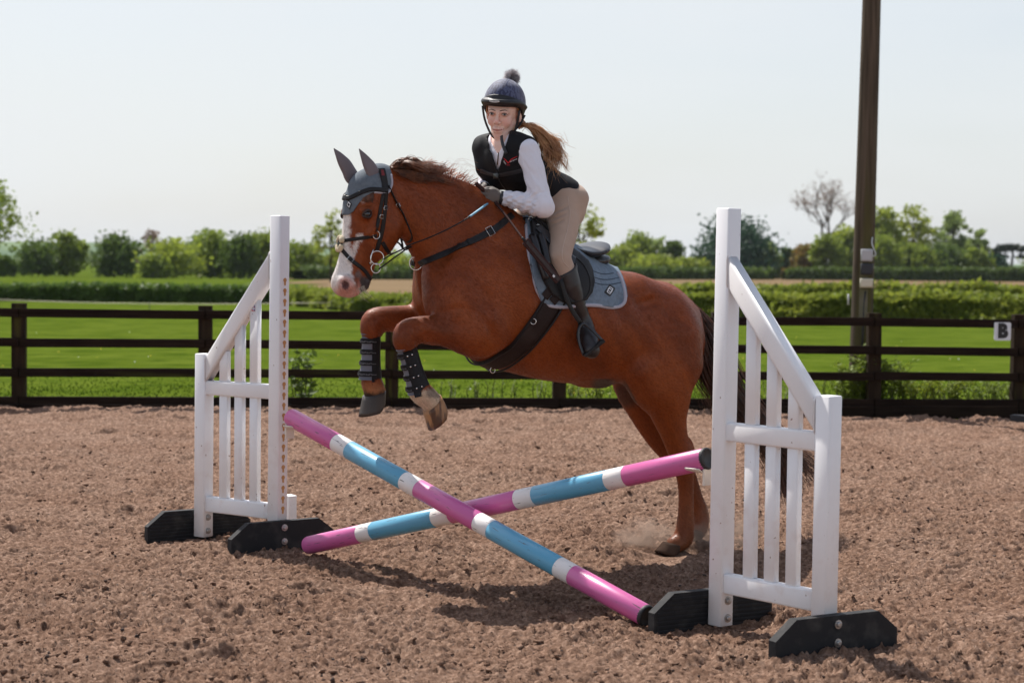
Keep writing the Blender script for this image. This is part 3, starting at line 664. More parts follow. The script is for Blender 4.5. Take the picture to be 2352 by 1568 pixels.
TL = [  # px, depth, top, width, kind, label, options
 (-62, 120, 400, 270, 'mid', 'large leafy tree at the left edge whose branches reach into the picture', dict(sparse=True, dens=1.9, low=.3)),
 (6, 225, 592, 60, 'dark', 'low dark bush at the left edge above the clipped hedge', dict(low=.0)),
 (88, 235, 556, 100, 'dark', 'broad dark green tree, first of the row left of the white wings', dict(low=.0)),
 (156, 240, 534, 88, 'mid', 'taller mid green tree touching the broad dark one', dict(low=.04)),
 (262, 235, 541, 112, 'dark', 'round dark tree standing alone with gaps on both sides', dict(low=.06, ncl=60)),
 (350, 262, 520, 70, 'bud', 'thin bare tree with twigs above the light green tree', dict(sparse=True, dens=.5)),
 (352, 225, 590, 66, 'mid', 'small bush between the round dark tree and the light green tree', dict(low=0)),
 (398, 230, 551, 128, 'light', 'round light green tree left of the white wing', dict(low=.05)),
 (470, 270, 522, 110, 'pale', 'pale thinly leaved tree rising behind the row by the left wing', dict(sparse=True, dens=.8)),
 (486, 240, 534, 104, 'mid', 'mid green tree beside the light green one, behind the left wing', dict(low=.0)),
 (548, 236, 541, 84, 'dark', 'dark upright tree seen behind the sloping rail of the left wing', dict(low=.0)),
 (600, 240, 528, 100, 'mid', 'tall green tree right behind the white post of the left wing', dict(low=.0)),
 (690, 248, 562, 110, 'mid', 'green tree between the left wing and the horse head', dict(low=.0)),
 (742, 252, 596, 80, 'light', 'light green bush below the horse nose', dict(low=.0)),
 (760, 190, 478, 92, 'yellow', 'young thinly leaved tree just left of the horse face', dict(sparse=True, dens=.7, low=.25)),
 (812, 250, 575, 90, 'mid', 'green tree hidden behind the horse face', dict(low=.0)),
 (905, 250, 585, 110, 'light', 'bright green tree under the horse throat', dict(low=.0)),
 (1000, 262, 575, 120, 'mid', 'green tree behind the horse neck', dict(low=.0)),
 (1330, 170, 470, 110, 'yellow', 'young yellow green tree with open branches right of the rider', dict(sparse=True, dens=.85, low=.25)),
 (1395, 330, 578, 70, 'mid', 'mid green bush behind the saddle', dict(low=0)),
 (1435, 345, 566, 84, 'light', 'light green tree just right of the saddle', dict(low=0)),
 (1464, 350, 537, 88, 'mid', 'rounded mid green tree above the horse croup', dict(low=0)),
 (1506, 372, 541, 66, 'pale', 'pale half bare tree beside the rounded one above the croup', dict(sparse=True, dens=.7)),
 (1500, 335, 596, 110, 'light', 'long low light green bush above the far hedge behind the croup', dict(low=0)),
 (1545, 350, 556, 46, 'dark', 'narrow dark tree with a thin trunk right of the croup', dict(low=.3)),
 (1590, 340, 596, 76, 'light', 'small light bush left of the big dark tree', dict(low=0)),
 (1615, 345, 588, 50, 'pale', 'pale scrub at the foot of the big dark tree', dict(low=0)),
 (1686, 345, 508, 168, 'bluegreen', 'big round dark blue green tree behind the tall post of the right wing', dict(low=0, dens=1.5)),
 (1762, 350, 556, 62, 'pale', 'grey green tree on the right flank of the big dark tree', dict(low=0)),
 (1812, 352, 572, 48, 'dark', 'small dark tree beside the red roofed house', dict(low=0)),
 (1852, 345, 563, 74, 'russet', 'russet tinged tree below the bare one', dict(low=0)),
 (1900, 338, 540, 80, 'mid', 'green tree at the foot of the bare tree', dict(low=0)),
 (1945, 345, 516, 90, 'light', 'light green tree left of the utility pole', dict(low=0)),
 (2026, 350, 474, 104, 'light', 'tall light green tree just right of the utility pole', dict(low=0, sparse=True, dens=1.5)),
 (2022, 340, 540, 100, 'mid', 'dense green tree low down right of the utility pole', dict(low=0)),
 (2098, 372, 470, 118, 'yellow', 'tall airy tree with sparse yellow green leaves', dict(sparse=True, dens=1.1)),
 (2095, 345, 556, 110, 'mid', 'dense green bush below the airy tree', dict(low=0)),
 (2188, 372, 486, 92, 'pale', 'upright grey green tree second from the right edge of the wood', dict(sparse=True, dens=1.3, low=.05)),
 (2170, 350, 566, 100, 'dark', 'dark bush at the foot of the upright grey green tree', dict(low=0)),
 (2245, 365, 520, 60, 'pale', 'slim grey green tree at the right end of the wood', dict(sparse=True, dens=1.0)),
 (2236, 350, 572, 84, 'mid', 'green bush at the right end of the wood', dict(low=0)),
 (2285, 356, 588, 60, 'bluegreen', 'low blue green bush left of the cedar', dict(low=0)),
 (-190, 236, 548, 110, 'mid', 'mid green tree beyond the left edge of the picture', dict(low=0)),
 (-320, 240, 538, 120, 'dark', 'dark green tree well beyond the left edge of the picture', dict(low=0)),
 (-470, 238, 552, 130, 'light', 'light green tree well beyond the left edge of the picture', dict(low=0)),
 (2540, 362, 548, 130, 'dark', 'dark green tree well beyond the right edge of the picture', dict(low=0)),
 (2420, 356, 560, 120, 'mid', 'green tree beyond the right edge of the picture', dict(low=0)),
]
for i, (px, D, top, w, k, lab, opt) in enumerate(TL): tree(px, D, top, w, k, lab, 100 + i, **opt)

def bare_tree(px, D, top, wpx, label, seed):
    r = random.Random(seed); p = P(px, 600, D); z0 = terrain(p[0], p[1]); H = P(px, top, D)[2] - z0; b = np.array([p[0], p[1], z0])
    t = thing('bare_tree', label, 'tree', b, 'trees along the field edges'); mb = MB(); tips = []
    def grow(s, d, L, rad, lev):
        n = 4; pts = [s]; dd = np.array(d)
        for i in range(n): dd = unit(dd + np.array([r.gauss(0, .10), r.gauss(0, .10), .05])); pts.append(pts[-1] + dd * L / n)
        mb.add(*tube(pts, np.linspace(rad, rad * .6, n + 1), 6 if lev < 2 else 3, False))
        if lev >= 5: tips.append(pts[-1]); tips.append(pts[2]); return
        for _ in range(3 if lev < 4 else 2):
            q = pts[r.choice((2, 3, 4)) if lev else r.choice((3, 4))]; a = np.array([r.gauss(0, 1), r.gauss(0, 1), r.gauss(.25, .5)]); nd = unit(dd + .75 * unit(a)); grow(q, nd, L * r.uniform(.62, .8), rad * .56, lev + 1)
    grow(b, (0.02, 0, 1), H * .40, .020 * H, 0)
    V = np.array(mb.V); sc = np.array([wpx / FPX * D / (np.ptp(V[:, 0])), 1, H / (V[:, 2].max() - z0)]); V = b + (V - b) * sc
    obj('trunk', V, mb.F, mat('bare_wood', srgb(92, 80, 72), rough=.9, spec=.1), t)
    T = b + (np.array(tips) - b) * sc; T = np.repeat(T, 8, 0) + RNG.normal(0, .32, (len(T) * 8, 3)); V, F = leaf_quads(T, .14, RNG); obj('crown', V, F, LM['bud'], t, smooth=False)
bare_tree(1893, 365, 400, 190, 'tall bare tree with reddish buds left of the utility pole', 4)

# flat topped cedar at the right edge
p = P(2326, 600, 362); z0 = terrain(p[0], p[1]); cb = np.array([p[0], p[1], z0]); t = thing('cedar_tree', 'dark flat topped cedar at the right edge of the picture', 'tree', cb, 'trees along the field edges')
s1 = 362 / FPX; mb = MB(); mb.add(*tube(catmull([cb, cb + [-.2, 0, 30 * s1], cb + [0.1, 0, 76 * s1]], 8), np.linspace(.42, .18, 8), 8)); mb.add(*tube(catmull([cb + [0, 0, 22 * s1], cb + [-18 * s1, 0, 44 * s1], cb + [-26 * s1, 0, 58 * s1]], 6), np.linspace(.2, .08, 6), 6))
C = []
for (cx, cz, rx, rz, n) in ((-6, 54, 44, 4, 700), (-30, 48, 22, 4, 300), (24, 49, 24, 5, 350), (-40, 40, 14, 4, 160), (-20, 38, 10, 3, 90), (4, 6, 22, 7, 420), (30, 38, 16, 4, 160)):
    q = RNG.normal(size=(n, 3)) * np.array([rx * .5, 14, rz * .6]); q[:, 2] -= .006 * q[:, 0] ** 2 * (rx > 30); C.append(cb + (q + np.array([cx, 0, cz * 1.45])) * np.array([s1, s1, s1]))
mb.obj('trunk', M_BARK, t, smooth=True); V, F = leaf_quads(np.concatenate(C), .34, RNG, .5); obj('crown', V, F, LM['cedar'], t, smooth=False)

# red roofed house among the trees
p = P(1782, 600, 380); z0 = terrain(p[0], p[1]); hb = np.array([p[0], p[1], z0]); s1 = 380 / FPX
hs = thing('house', 'small distant brick house with a pale tiled roof between the dark trees', 'house', hb)
V = boxV(hb + [0, 0, 16 * s1], np.array([19, 0, 0]) * s1, np.array([0, 30, 0]) * s1, np.array([0, 0, 16]) * s1); obj('wall', V, BOXF, mat('brick_wall', srgb(150, 86, 76), rough=.9, col2=srgb(128, 72, 64), vscale=2), hs, smooth=False)
V = [hb + np.array(q) * s1 for q in ((-22, -33, 30), (22, -33, 30), (22, 33, 30), (-22, 33, 30), (-22, 0, 48), (22, 0, 48))]
obj('roof', V, [(0, 1, 5, 4), (2, 3, 4, 5), (0, 4, 3), (1, 2, 5), (3, 2, 1, 0)], mat('roof_tiles', srgb(150, 130, 122), rough=.85, col2=srgb(122, 100, 94), vscale=1.5), hs, smooth=False)
V = boxV(hb + np.array([14, 0, 50]) * s1, np.array([2.5, 0, 0]) * s1, np.array([0, 3, 0]) * s1, np.array([0, 0, 5]) * s1); obj('chimney', V, BOXF, bpy.data.materials['brick_wall'], hs, smooth=False)
for q in (-9, 8):
    V = boxV(hb + np.array([q, -30.2, 22]) * s1, np.array([3.5, 0, 0]) * s1, np.array([0, .4, 0]) * s1, np.array([0, 0, 4]) * s1); w = obj('window', V, BOXF, mat('white_frame', (.7, .7, .7)), hs, smooth=False)
    V = boxV(hb + np.array([q, -30.8, 22]) * s1, np.array([2.8, 0, 0]) * s1, np.array([0, .3, 0]) * s1, np.array([0, 0, 3.2]) * s1); obj('pane', V, BOXF, mat('window_glass', (.05, .06, .07), rough=.1), w, smooth=False)

# bramble and weeds along the fence
def leafy_plant(name, label, cat, stems, leaf, mat_leaf, seed, nleaf, group=None, flowers=None):
    """stems: polylines in world space."""
    r = np.random.default_rng(seed); b = np.array(stems[0][0]); t = thing(name, label, cat, b, group); mb = MB(); C = []
    for s in stems:
        q = catmull(s, 8); mb.add(*tube(q, np.linspace(.006, .002, 8), 4, False)); m = r.integers(0, len(q), nleaf); C.append(q[m] + r.normal(0, leaf * .9, (nleaf, 3)))
    C = np.concatenate(C)
    mb.obj('stems', mat('green_stem', srgb(84, 92, 50), rough=.8) if 'green_stem' not in bpy.data.materials else bpy.data.materials['green_stem'], t, smooth=True)
    # individual cupped leaves with a point
    n = len(C); a = r.normal(size=(n, 3)); a[:, 2] *= .5; a /= np.linalg.norm(a, axis=1)[:, None]; up = np.array([0, -.35, 1.0]) + r.normal(0, .5, (n, 3)); up -= a * (a * up).sum(1)[:, None]; up /= np.linalg.norm(up, axis=1)[:, None]; w = np.cross(a, up)
    s = (leaf * (.6 + .8 * r.random(n)))[:, None]
    V = np.stack([C - a * s, C - a * s * .2 + w * s * .55 + up * s * .12, C + a * s, C - a * s * .2 - w * s * .55 + up * s * .12, C + a * 0], 1).reshape(-1, 3)
    F = (np.array([(0, 1, 4), (1, 2, 4), (2, 3, 4), (3, 0, 4)])[None] + 5 * np.arange(n)[:, None, None]).reshape(-1, 3); obj('leaves', V, F, mat_leaf, t, smooth=False)
    if flowers is not None:
        V = []; F = []
        for f in flowers:
            k = len(V); V += [f + .012 * np.array(q) for q in ((1, 0, 0), (0, 0, 1), (-1, 0, 0), (0, 0, -1), (0, -1, .3))]; F += [(k, k + 1, k + 4), (k + 1, k + 2, k + 4), (k + 2, k + 3, k + 4), (k + 3, k, k + 4)]
        obj('flowers', V, F, mat('orange_petals', srgb(235, 150, 30), rough=.5), t, smooth=False)
    return t
r = random.Random(12)
def fan(px0, px1, py_base, hpx, n, off, spread=30):
    out = []
    for _ in range(n):
        a = r.uniform(px0, px1); h = hpx * r.uniform(.5, 1); b = fpt(a, py_base, off + r.uniform(-.15, .1)); m = fpt(a + r.uniform(-spread, spread) * .5, py_base - h * .6, off + r.uniform(-.15, .15)); e = fpt(a + r.uniform(-spread, spread), py_base - h, off + r.uniform(-.2, .2)); out.append([b, m, e])
    return out
leafy_plant('bramble_bush', 'dark leafy bramble bush growing round the foot of the utility pole', 'bush', fan(1920, 2080, 918, 92, 46, -.24, 46) + fan(1955, 2010, 912, 120, 10, -.22, 30), .026, LM['mid'], 21, 44, flowers=[fpt(2003 + q, 871 + w, -.1) for q, w in ((0, 0), (4, 3), (-3, 4), (2, -3))] if False else None)
leafy_plant('bramble_bush', 'low bramble patch trailing over the kickboards right of the utility pole', 'bush', fan(2080, 2200, 920, 60, 36, -.2, 40), .022, LM['light'], 22, 30)
leafy_plant('bramble_bush', 'thin bramble patch along the kickboards under the letter B board', 'bush', fan(2180, 2335, 924, 54, 34, -.2, 30), .019, LM['mid'], 23, 26)
leafy_plant('tall_weed', 'tall dark leafy dock plant by the fence just right of the left wing', 'plant', fan(668, 712, 912, 112, 9, -.16, 26) + [[fpt(690, 910, -.15), fpt(700, 850, -.12), fpt(742, 832, -.1)], [fpt(690, 910, -.15), fpt(705, 870, -.14), fpt(735, 858, -.1)], [fpt(680, 910, -.15), fpt(672, 840, -.12), fpt(690, 805, -.1)]], .046, LM['dark'], 24, 9)
leafy_plant('weed_row', 'thin weeds with upright stems along the fence under the horse belly', 'plant', fan(1010, 1275, 912, 46, 26, -.25, 8), .013, LM['mid'], 25, 9)
leafy_plant('weed_row', 'bright leafy weeds by the fence post behind the horse flank', 'plant', fan(1300, 1400, 912, 42, 22, -.2, 16), .022, LM['light'], 26, 12)
leafy_plant('weed_row', 'a few weeds at the fence seen through the right wing', 'plant', fan(1700, 1900, 914, 50, 16, -.2, 14), .02, LM['mid'], 27, 10)
leafy_plant('weed_row', 'small weeds at the fence between the slats of the left wing', 'plant', fan(500, 640, 912, 46, 12, -.2, 12), .02, LM['light'], 28, 9)
# black rubber block at the right edge of the arena
c = G(2362, 962, .04); V, F = bevel_box(c, np.array([.16, 0, -.012]), np.array([.03, .05, 0]), np.array([0, 0, .03]), .012)
k = thing('rubber_block', 'black rubber block lying on the sand at the right edge of the picture', 'rubber block', c - [0, 0, .05]); obj('block', V, F, mat('black_rubber', (.022, .022, .025), rough=.7, bump=(60, .3, .003)), k, smooth=False)
# ================================================================== the jump
def pvc_material():
    m = mat('white_pvc', (.88, .875, .885), rough=.38, spec=.5, bump=(14, .05, .004), col2=(.84, .825, .825), vscale=3.5, vpos=(.45, .75))
    nt = m.node_tree; n = nt.nodes; l = nt.links; b = n['Principled BSDF']; tc = n.new('ShaderNodeTexCoord')
    src = b.inputs['Base Color'].links[0].from_socket
    t = n.new('ShaderNodeTexNoise'); t.inputs['Scale'].default_value = 42; t.inputs['Detail'].default_value = 2; l.new(tc.outputs['Object'], t.inputs['Vector'])
    r = n.new('ShaderNodeMapRange'); r.inputs[1].default_value = .735; r.inputs[2].default_value = .765; l.new(t.outputs['Fac'], r.inputs[0])
    x = n.new('ShaderNodeMix'); x.data_type = 'RGBA'; l.new(r.outputs[0], x.inputs[0]); l.new(src, x.inputs[6]); x.inputs[7].default_value = srgb(150, 120, 108)
    # sand dust splashed on the lower part (a real stain, fading with height above the ground)
    sx = n.new('ShaderNodeSeparateXYZ'); l.new(tc.outputs['Object'], sx.inputs[0]); t2 = n.new('ShaderNodeTexNoise'); t2.inputs['Scale'].default_value = 11; t2.inputs['Detail'].default_value = 5; l.new(tc.outputs['Object'], t2.inputs['Vector'])
    mr = n.new('ShaderNodeMapRange'); mr.inputs[1].default_value = .9; mr.inputs[2].default_value = .0; l.new(sx.outputs['Z'], mr.inputs[0])
    mu = n.new('ShaderNodeMath'); mu.operation = 'MULTIPLY'; l.new(mr.outputs[0], mu.inputs[0]); mr2 = n.new('ShaderNodeMapRange'); mr2.inputs[1].default_value = .54; mr2.inputs[2].default_value = .8; l.new(t2.outputs['Fac'], mr2.inputs[0]); l.new(mr2.outputs[0], mu.inputs[1])
    m2 = n.new('ShaderNodeMath'); m2.operation = 'MULTIPLY'; m2.inputs[1].default_value = .45; l.new(mu.outputs[0], m2.inputs[0])
    y = n.new('ShaderNodeMix'); y.data_type = 'RGBA'; l.new(m2.outputs[0], y.inputs[0]); l.new(x.outputs[2], y.inputs[6]); y.inputs[7].default_value = srgb(196, 158, 138); l.new(y.outputs[2], b.inputs['Base Color'])
    return m
M_PVC = pvc_material()
M_FOOT = mat('recycled_black_plastic', (.022, .022, .024), rough=.7, spec=.2, col2=(.055, .052, .05), vscale=14, vpos=(.5, .75), bump=(60, .35, .003), col3=(.16, .13, .11), scale3=5, pos3=(.66, .85))
M_BOLT = mat('zinc_bolt', (.42, .41, .40), rough=.42, metal=.9, bump=(80, .2, .001))
M_KEY = mat('tan_inner_board', srgb(196, 146, 92), rough=.75)
M_WELD = mat('weld_bead', (.72, .69, .68), rough=.45)
UZ = np.array([0, 0, 1.0])
def wing(label, tall, short, footdir, pole_side_tall_foot_front, seed):
    """tall/short: ground points of the post centres."""
    r = random.Random(seed); tall = np.array([*tall, 0.0]); short = np.array([*short, 0.0]); w = unit(short - tall); q = np.array([-w[1], w[0], 0]); q = -q if q[1] > 0 else q   # q: across the wing, towards the camera
    t = thing('jump_wing', label, 'jump wing', tall, 'white jump wings'); W_ = np.linalg.norm(short - tall); HT, HS = 1.675, .965; hw = .037
    def bar(name, a, b, ha, hb, ax=None, parent=t, bev=.009):
        a = np.asarray(a, float); b = np.asarray(b, float); L = b - a; z = unit(L); x = q; y = unit(np.cross(z, x)); V, F = bevel_box((a + b) / 2, y * ha, x * hb, L / 2, bev); return obj(name, V, F, M_PVC, parent, smooth=True)
    lt = np.array([.010 if seed == 1 else .008, 0, 0])
    tp = bar('post', tall + UZ * .012, tall + UZ * HT + lt, hw, hw); sp = bar('post', short + UZ * .012, short + UZ * HS + lt * .5, hw, hw)
    A = tall + w * hw; B = short - w * hw
    bar('rail', A + UZ * .79, B + UZ * .79, .037, .026); bar('rail', A + UZ * .185, B + UZ * .185, .040, .026)
    # sloping top rail, mitred into the posts
    zt, zb = 1.425, .885; sl = unit(B + UZ * zb - (A + UZ * zt)); nrm = unit(np.cross(q, sl)); nrm = nrm if nrm[2] > 0 else -nrm
    sec = []; b_ = .014; lx, ly = .043, .030
    for (sx, sy, a0) in ((1, 1, 0), (-1, 1, 90), (-1, -1, 180), (1, -1, 270)):
        for d in (0, 30, 60, 90): a = math.radians(a0 + d); sec.append((sx * (lx - b_) + b_ * math.cos(a), sy * (ly - b_) + b_ * math.sin(a)))
    k = len(sec); V = []
    for (O, z) in ((A, zt), (B, zb)):
        for (x, y) in sec:
            p0 = O + UZ * z + nrm * x + q * y; p = p0 - sl * (((p0 - O) @ w) / (sl @ w)); V.append(p)
    F = [(i, (i + 1) % k, k + (i + 1) % k, k + i) for i in range(k)] + [tuple(reversed(range(k))), tuple(range(k, 2 * k))]
    obj('sloping_rail', V, F, M_PVC, t, smooth=True)
    for (O, z, dirn) in ((A, zt, -1), (B, zb, 1)):      # weld beads round the joints
        pts = []
        for (x, y) in sec: p0 = O + UZ * z + nrm * x * 1.03 + q * y * 1.04; pts.append(p0 - sl * (((p0 - O) @ w) / (sl @ w)) - w * 0.001 * dirn)
        pts.append(pts[0]); V, F = tube(pts, .0032, 5, False); obj('weld', V, F, M_WELD, t)
    n = 3
    for i in range(n):
        f = (i + 1) / (n + 1) ; f = .5 + (f - .5) * .96
        O = A + (B - A) * f; zt_ = zt + (zb - zt) * f; x = w
        top = zt_ - .062
        for (z0, z1) in ((.225, .753), (.827, top + .02)):
            V, F = bevel_box(O + UZ * (z0 + z1) / 2, w * .0285, q * .016, UZ * (z1 - z0) / 2, .007); V = np.array(V)
            if z1 > 1: # cut the upper end along the slope
                up = V[:, 2] > z1 - .02; V[up, 2] = zt + (zb - zt) * (((V[up] - A) @ w) / ((B - A) @ w)) - .058
            obj('slat', V, F, M_PVC, t, smooth=True)
    # keyhole strip on the face towards the poles
    fw = -w; O = tall + fw * (hw + .0008); bx = np.cross(UZ, fw)
    kp = []
    for a in np.linspace(-50, 230, 12): kp.append((.0125 * math.cos(math.radians(a)), .008 + .0110 * math.sin(math.radians(a))))
    kp += [(-.0066, -.004), (-.0062, -.014), (-.0035, -.019), (.0035, -.019), (.0062, -.014), (.0066, -.004)]
    me = None
    for i in range(23):
        z = 1.345 - i * .0522; c = O + UZ * z + lt * z / HT + bx * .012 * 0
        if me is None:
            V, F = prism(kp, c, bx, UZ, fw, .0006); ko = obj('keyhole', V, F, M_KEY, t, smooth=False); me = ko; k0 = c
        else:
            ko = me.copy(); COL.objects.link(ko); ko.location = Vector(c - k0)
            ko.parent = t
    # feet
    fd = unit([*footdir, 0]); fn = np.array([fd[1], -fd[0], 0]); fn = fn if fn[1] < 0 else -fn   # fn: towards the camera
    for (pc, side, ribs) in ((tall, 1 if pole_side_tall_foot_front else -1, not pole_side_tall_foot_front), (short, -1 if pole_side_tall_foot_front else 1, pole_side_tall_foot_front)):
        c = pc + fn * side * (hw + .024) if True else pc
        L, Hh, th = .292, .148, .021; prof = [(-L, -.03), (L, -.03), (L, .075), (L - .095, Hh), (-L + .095, Hh), (-L, .075)]
        V, F = prism(prof, c + fn * th, fd, UZ, -fn, 2 * th); mb = MB(); V = np.array(V); mb.add(V, F)
        foot = mb.obj('foot', M_FOOT, t, smooth=False)
        if ribs:
            rb = MB()
            for z in np.linspace(.0, .125, 8):
                ll = L - .012 - max(0, (z - .07)) * 1.25
                V2, F2 = bevel_box(c + fn * (th + .0015) + UZ * z, UZ * .005, fn * .003, fd * ll, .002); rb.add(V2, F2)
            rb.obj('ribs', M_FOOT, foot, smooth=False)['kind'] = 'stuff'
        face = c + fn * (th + .001) if side == 1 else pc + fn * (hw + .001)
        for z in (.045, .115):
            pb = face + UZ * z + fd * (.0 if side == 1 else .008); V, F = lathe([(.017, 0), (.017, .003), (.011, .0035), (.0105, .010), (.007, .012)], pb, fn, 10); obj('bolt', V, F, M_BOLT, t, smooth=False)
    return t, tall, w, q
WR, TR, wR, qR = wing('white plastic jump wing with sloping top rail nearest the camera on the right', (.845, 7.27), (1.188, 6.855), (.865, .50), False, 1)
WLft, TLp, wL, qL = wing('white plastic jump wing with tan keyholes up its tall post, farther away', (-1.178, 9.19), (-1.600, 9.485), (.82, .56), True, 2)
# maker's sticker on the third slat of the left wing
stk = [o for o in WLft.children if o.name.startswith('slat')]
c = P(600, 699, 9.245); V, F = prism([(-.012, -.022), (.012, -.022), (.012, .022), (-.012, .022)], c, np.array([.83, .55, 0]) * 0 + unit([1, .05, 0]), UZ, np.array([0, -1.0, 0]), .001)
V, F = prism([(-.012, -.022), (.012, -.022), (.012, .022), (-.012, .022)], P(600, 699, 9.29), unit(-wL), UZ, qL, .001)
def sticker_mat():
    m = mat('sticker_print', (.55, .60, .70), rough=.5, col2=srgb(30, 50, 120), vscale=90, vpos=(.5, .55), col3=srgb(190, 40, 50), scale3=70, pos3=(.58, .6)); return m
# find the slat surface nearest that picture point
best = None
for s in stk:
    vv = np.array([v.co[:] for v in s.data.vertices]) + WL[s.name]; px_, py_ = proj(vv.mean(0))
    if vv[:, 2].max() > 1.15 and (best is None or abs(px_ - 600) < best[0]): best = (abs(px_ - 600), s, vv)
vv = best[2]; ctr = np.array([vv[:, 0].mean(), vv[:, 1].mean(), 0]); ctr = ctr + qL * .0168; zc = 1.215
V, F = prism([(-.011, -.021), (.011, -.021), (.011, .021), (-.011, .021)], ctr + UZ * zc, -wL, UZ, qL, .0008); obj('sticker', V, F, sticker_mat(), best[1], smooth=False)

# poles
M_PINK = mat('pink_paint', srgb(226, 110, 176), rough=.38, spec=.5, coat=.25, bump=(9, .12, .004), col2=srgb(214, 98, 164), vscale=6)
def scratched(name, col, rough=.36):
    m = mat(name, col, rough=rough, spec=.5, coat=.08, bump=(9, .15, .004)); nt = m.node_tree; n = nt.nodes; l = nt.links; b = n['Principled BSDF']; tc = n.new('ShaderNodeTexCoord'); mp_ = n.new('ShaderNodeMapping'); mp_.inputs['Scale'].default_value = (4, 70, 70); l.new(tc.outputs['Object'], mp_.inputs[0])
    t = n.new('ShaderNodeTexNoise'); t.inputs['Scale'].default_value = 3; t.inputs['Detail'].default_value = 6; l.new(mp_.outputs[0], t.inputs['Vector']); r = n.new('ShaderNodeMapRange'); r.inputs[1].default_value = .655; r.inputs[2].default_value = .68; l.new(t.outputs['Fac'], r.inputs[0])
    x = n.new('ShaderNodeMix'); x.data_type = 'RGBA'; src = b.inputs['Base Color'].links[0].from_socket; l.new(r.outputs[0], x.inputs[0]); l.new(src, x.inputs[6]); x.inputs[7].default_value = srgb(92, 84, 84); l.new(x.outputs[2], b.inputs['Base Color']); return m
M_PINK = scratched('pink_paint', srgb(206, 100, 158)); M_BLUE = scratched('blue_paint', srgb(96, 166, 198)); M_WHITE = scratched('white_band_paint', srgb(232, 226, 222), .45)
M_CAP = mat('black_end_cap', (.02, .02, .022), rough=.6, bump=(40, .3, .003))
PR = .0445
def pole_obj(label, A, B, marks, black_ends):
    """A, B: axis ends; marks: fractions where the paint changes."""
    t = thing('jump_pole', label, 'jump pole', (A + B) / 2, 'striped cross poles'); L = B - A; ln = np.linalg.norm(L); ax = L / ln
    t.rotation_euler = Vector(ax).to_track_quat('X', 'Z').to_euler(); bpy.context.view_layer.update(); R = np.array(t.rotation_euler.to_matrix()); o = (A + B) / 2
    cols = [M_PINK, M_WHITE, M_BLUE, M_WHITE, M_PINK, M_WHITE, M_BLUE, M_WHITE, M_PINK]; e = [0] + marks + [1]
    nm = {M_PINK: 'pink_band', M_WHITE: 'white_band', M_BLUE: 'blue_band'}
    for i in range(9):
        h0, h1 = e[i] * ln, e[i + 1] * ln; prof = [(PR - .0006, h0 + .0002), (PR, h0 + .0012), (PR, (h0 + h1) / 2), (PR, h1 - .0012), (PR - .0006, h1 - .0002)]
        if i == 0 and not black_ends[0]: prof = [(PR * .25, h0 - .004), (PR * .8, h0 - .002), (PR * .95, h0 + .005), (PR, h0 + .016)] + prof[2:]
        V, F = lathe(prof, A, ax, 28); V = (np.array(V) - o) @ R
        ob = bpy.data.objects.new(nm[cols[i]], mesh_data(nm[cols[i]], V, F, cols[i])); COL.objects.link(ob); ob.parent = t; WL[ob.name] = o
        me = ob.data
        me.polygons[len(me.polygons) - 1].use_smooth = False; me.polygons[len(me.polygons) - 2].use_smooth = False
    for k, (E, d) in enumerate(((A, -ax), (B, ax))):
        if black_ends[k]:
            V, F = lathe([(PR * .985, -.012), (PR * 1.01, 0), (PR * 1.0, .010), (PR * .86, .014), (PR * .80, .008), (.003, .007)], E, d, 24); V = (np.array(V) - o) @ R
            ob = bpy.data.objects.new('end_cap', mesh_data('end_cap', V, F, M_CAP)); COL.objects.link(ob); ob.parent = t
def frac(A, B, pxs):
    out = []
    for p in pxs:
        lo, hi = 0.0, 1.0
        for _ in range(40):
            m_ = (lo + hi) / 2
            if proj(A + (B - A) * m_)[0] < p: lo = m_
            else: hi = m_
        out.append(lo)
    return out
A1 = P(667, 957, 9.04); B1 = G(1482, 1412, .047)
A2 = G(706, 1252, .046); B2 = P(1622, 1053, 7.36)
pole_obj('pink, white and blue pole sloping down from the left wing, in front at the crossing', A1, B1, frac(A1, B1, [774, 805, 931, 964, 1100, 1132, 1285, 1318]), (False, True))
pole_obj('pink, white and blue pole rising to the right wing, behind at the crossing', A2, B2, frac(A2, B2, [830, 860, 1002, 1040, 1192, 1233, 1399, 1441]), (False, True))
# jump cups
M_CUP = mat('cream_cup_plastic', srgb(226, 216, 204), rough=.45, bump=(20, .1, .003))
def cup(label, E, ax, wdir, post):
    """shallow cup hanging on the post under the pole end E; ax = pole direction away from the post."""
    a = np.array([ax[0], ax[1], 0]); a = unit(a); s = np.array([-a[1], a[0], 0]); t = thing('jump_cup', label, 'jump cup', E - UZ * (PR + .02), 'pole cups')
    V = []; n = 9
    for d in (-.012, .062):
        for th in (0, .005):
            for x in np.linspace(-1, 1, n): V.append(E + a * d + s * x * .046 + UZ * (-PR - .006 - th + .016 * x * x * 1.0))
    F = []
    for i in range(n - 1):
        F += [(i, i + 1, 2 * n + i + 1, 2 * n + i), (n + i, 3 * n + i, 3 * n + i + 1, n + i + 1), (i, n + i, n + i + 1, i + 1), (2 * n + i, 2 * n + i + 1, 3 * n + i + 1, 3 * n + i)]
    F += [(0, 2 * n, 3 * n, n), (n - 1, 2 * n - 1, 4 * n - 1, 3 * n - 1)]
    obj('tray', V, F, M_CUP, t)
    V, F = bevel_box(E - a * .018 - UZ * (PR + .026), s * .026, a * .006, UZ * .034, .004); obj('back_plate', V, F, M_CUP, t, smooth=False)
ax1 = unit(B1 - A1); ax2 = unit(A2 - B2)
cup('cream plastic cup holding the pole end on the left wing', A1 + ax1 * .012, ax1, wL, TLp)
cup('cream plastic cup holding the pole end on the right wing', B2 + ax2 * .012, ax2, wR, TR)
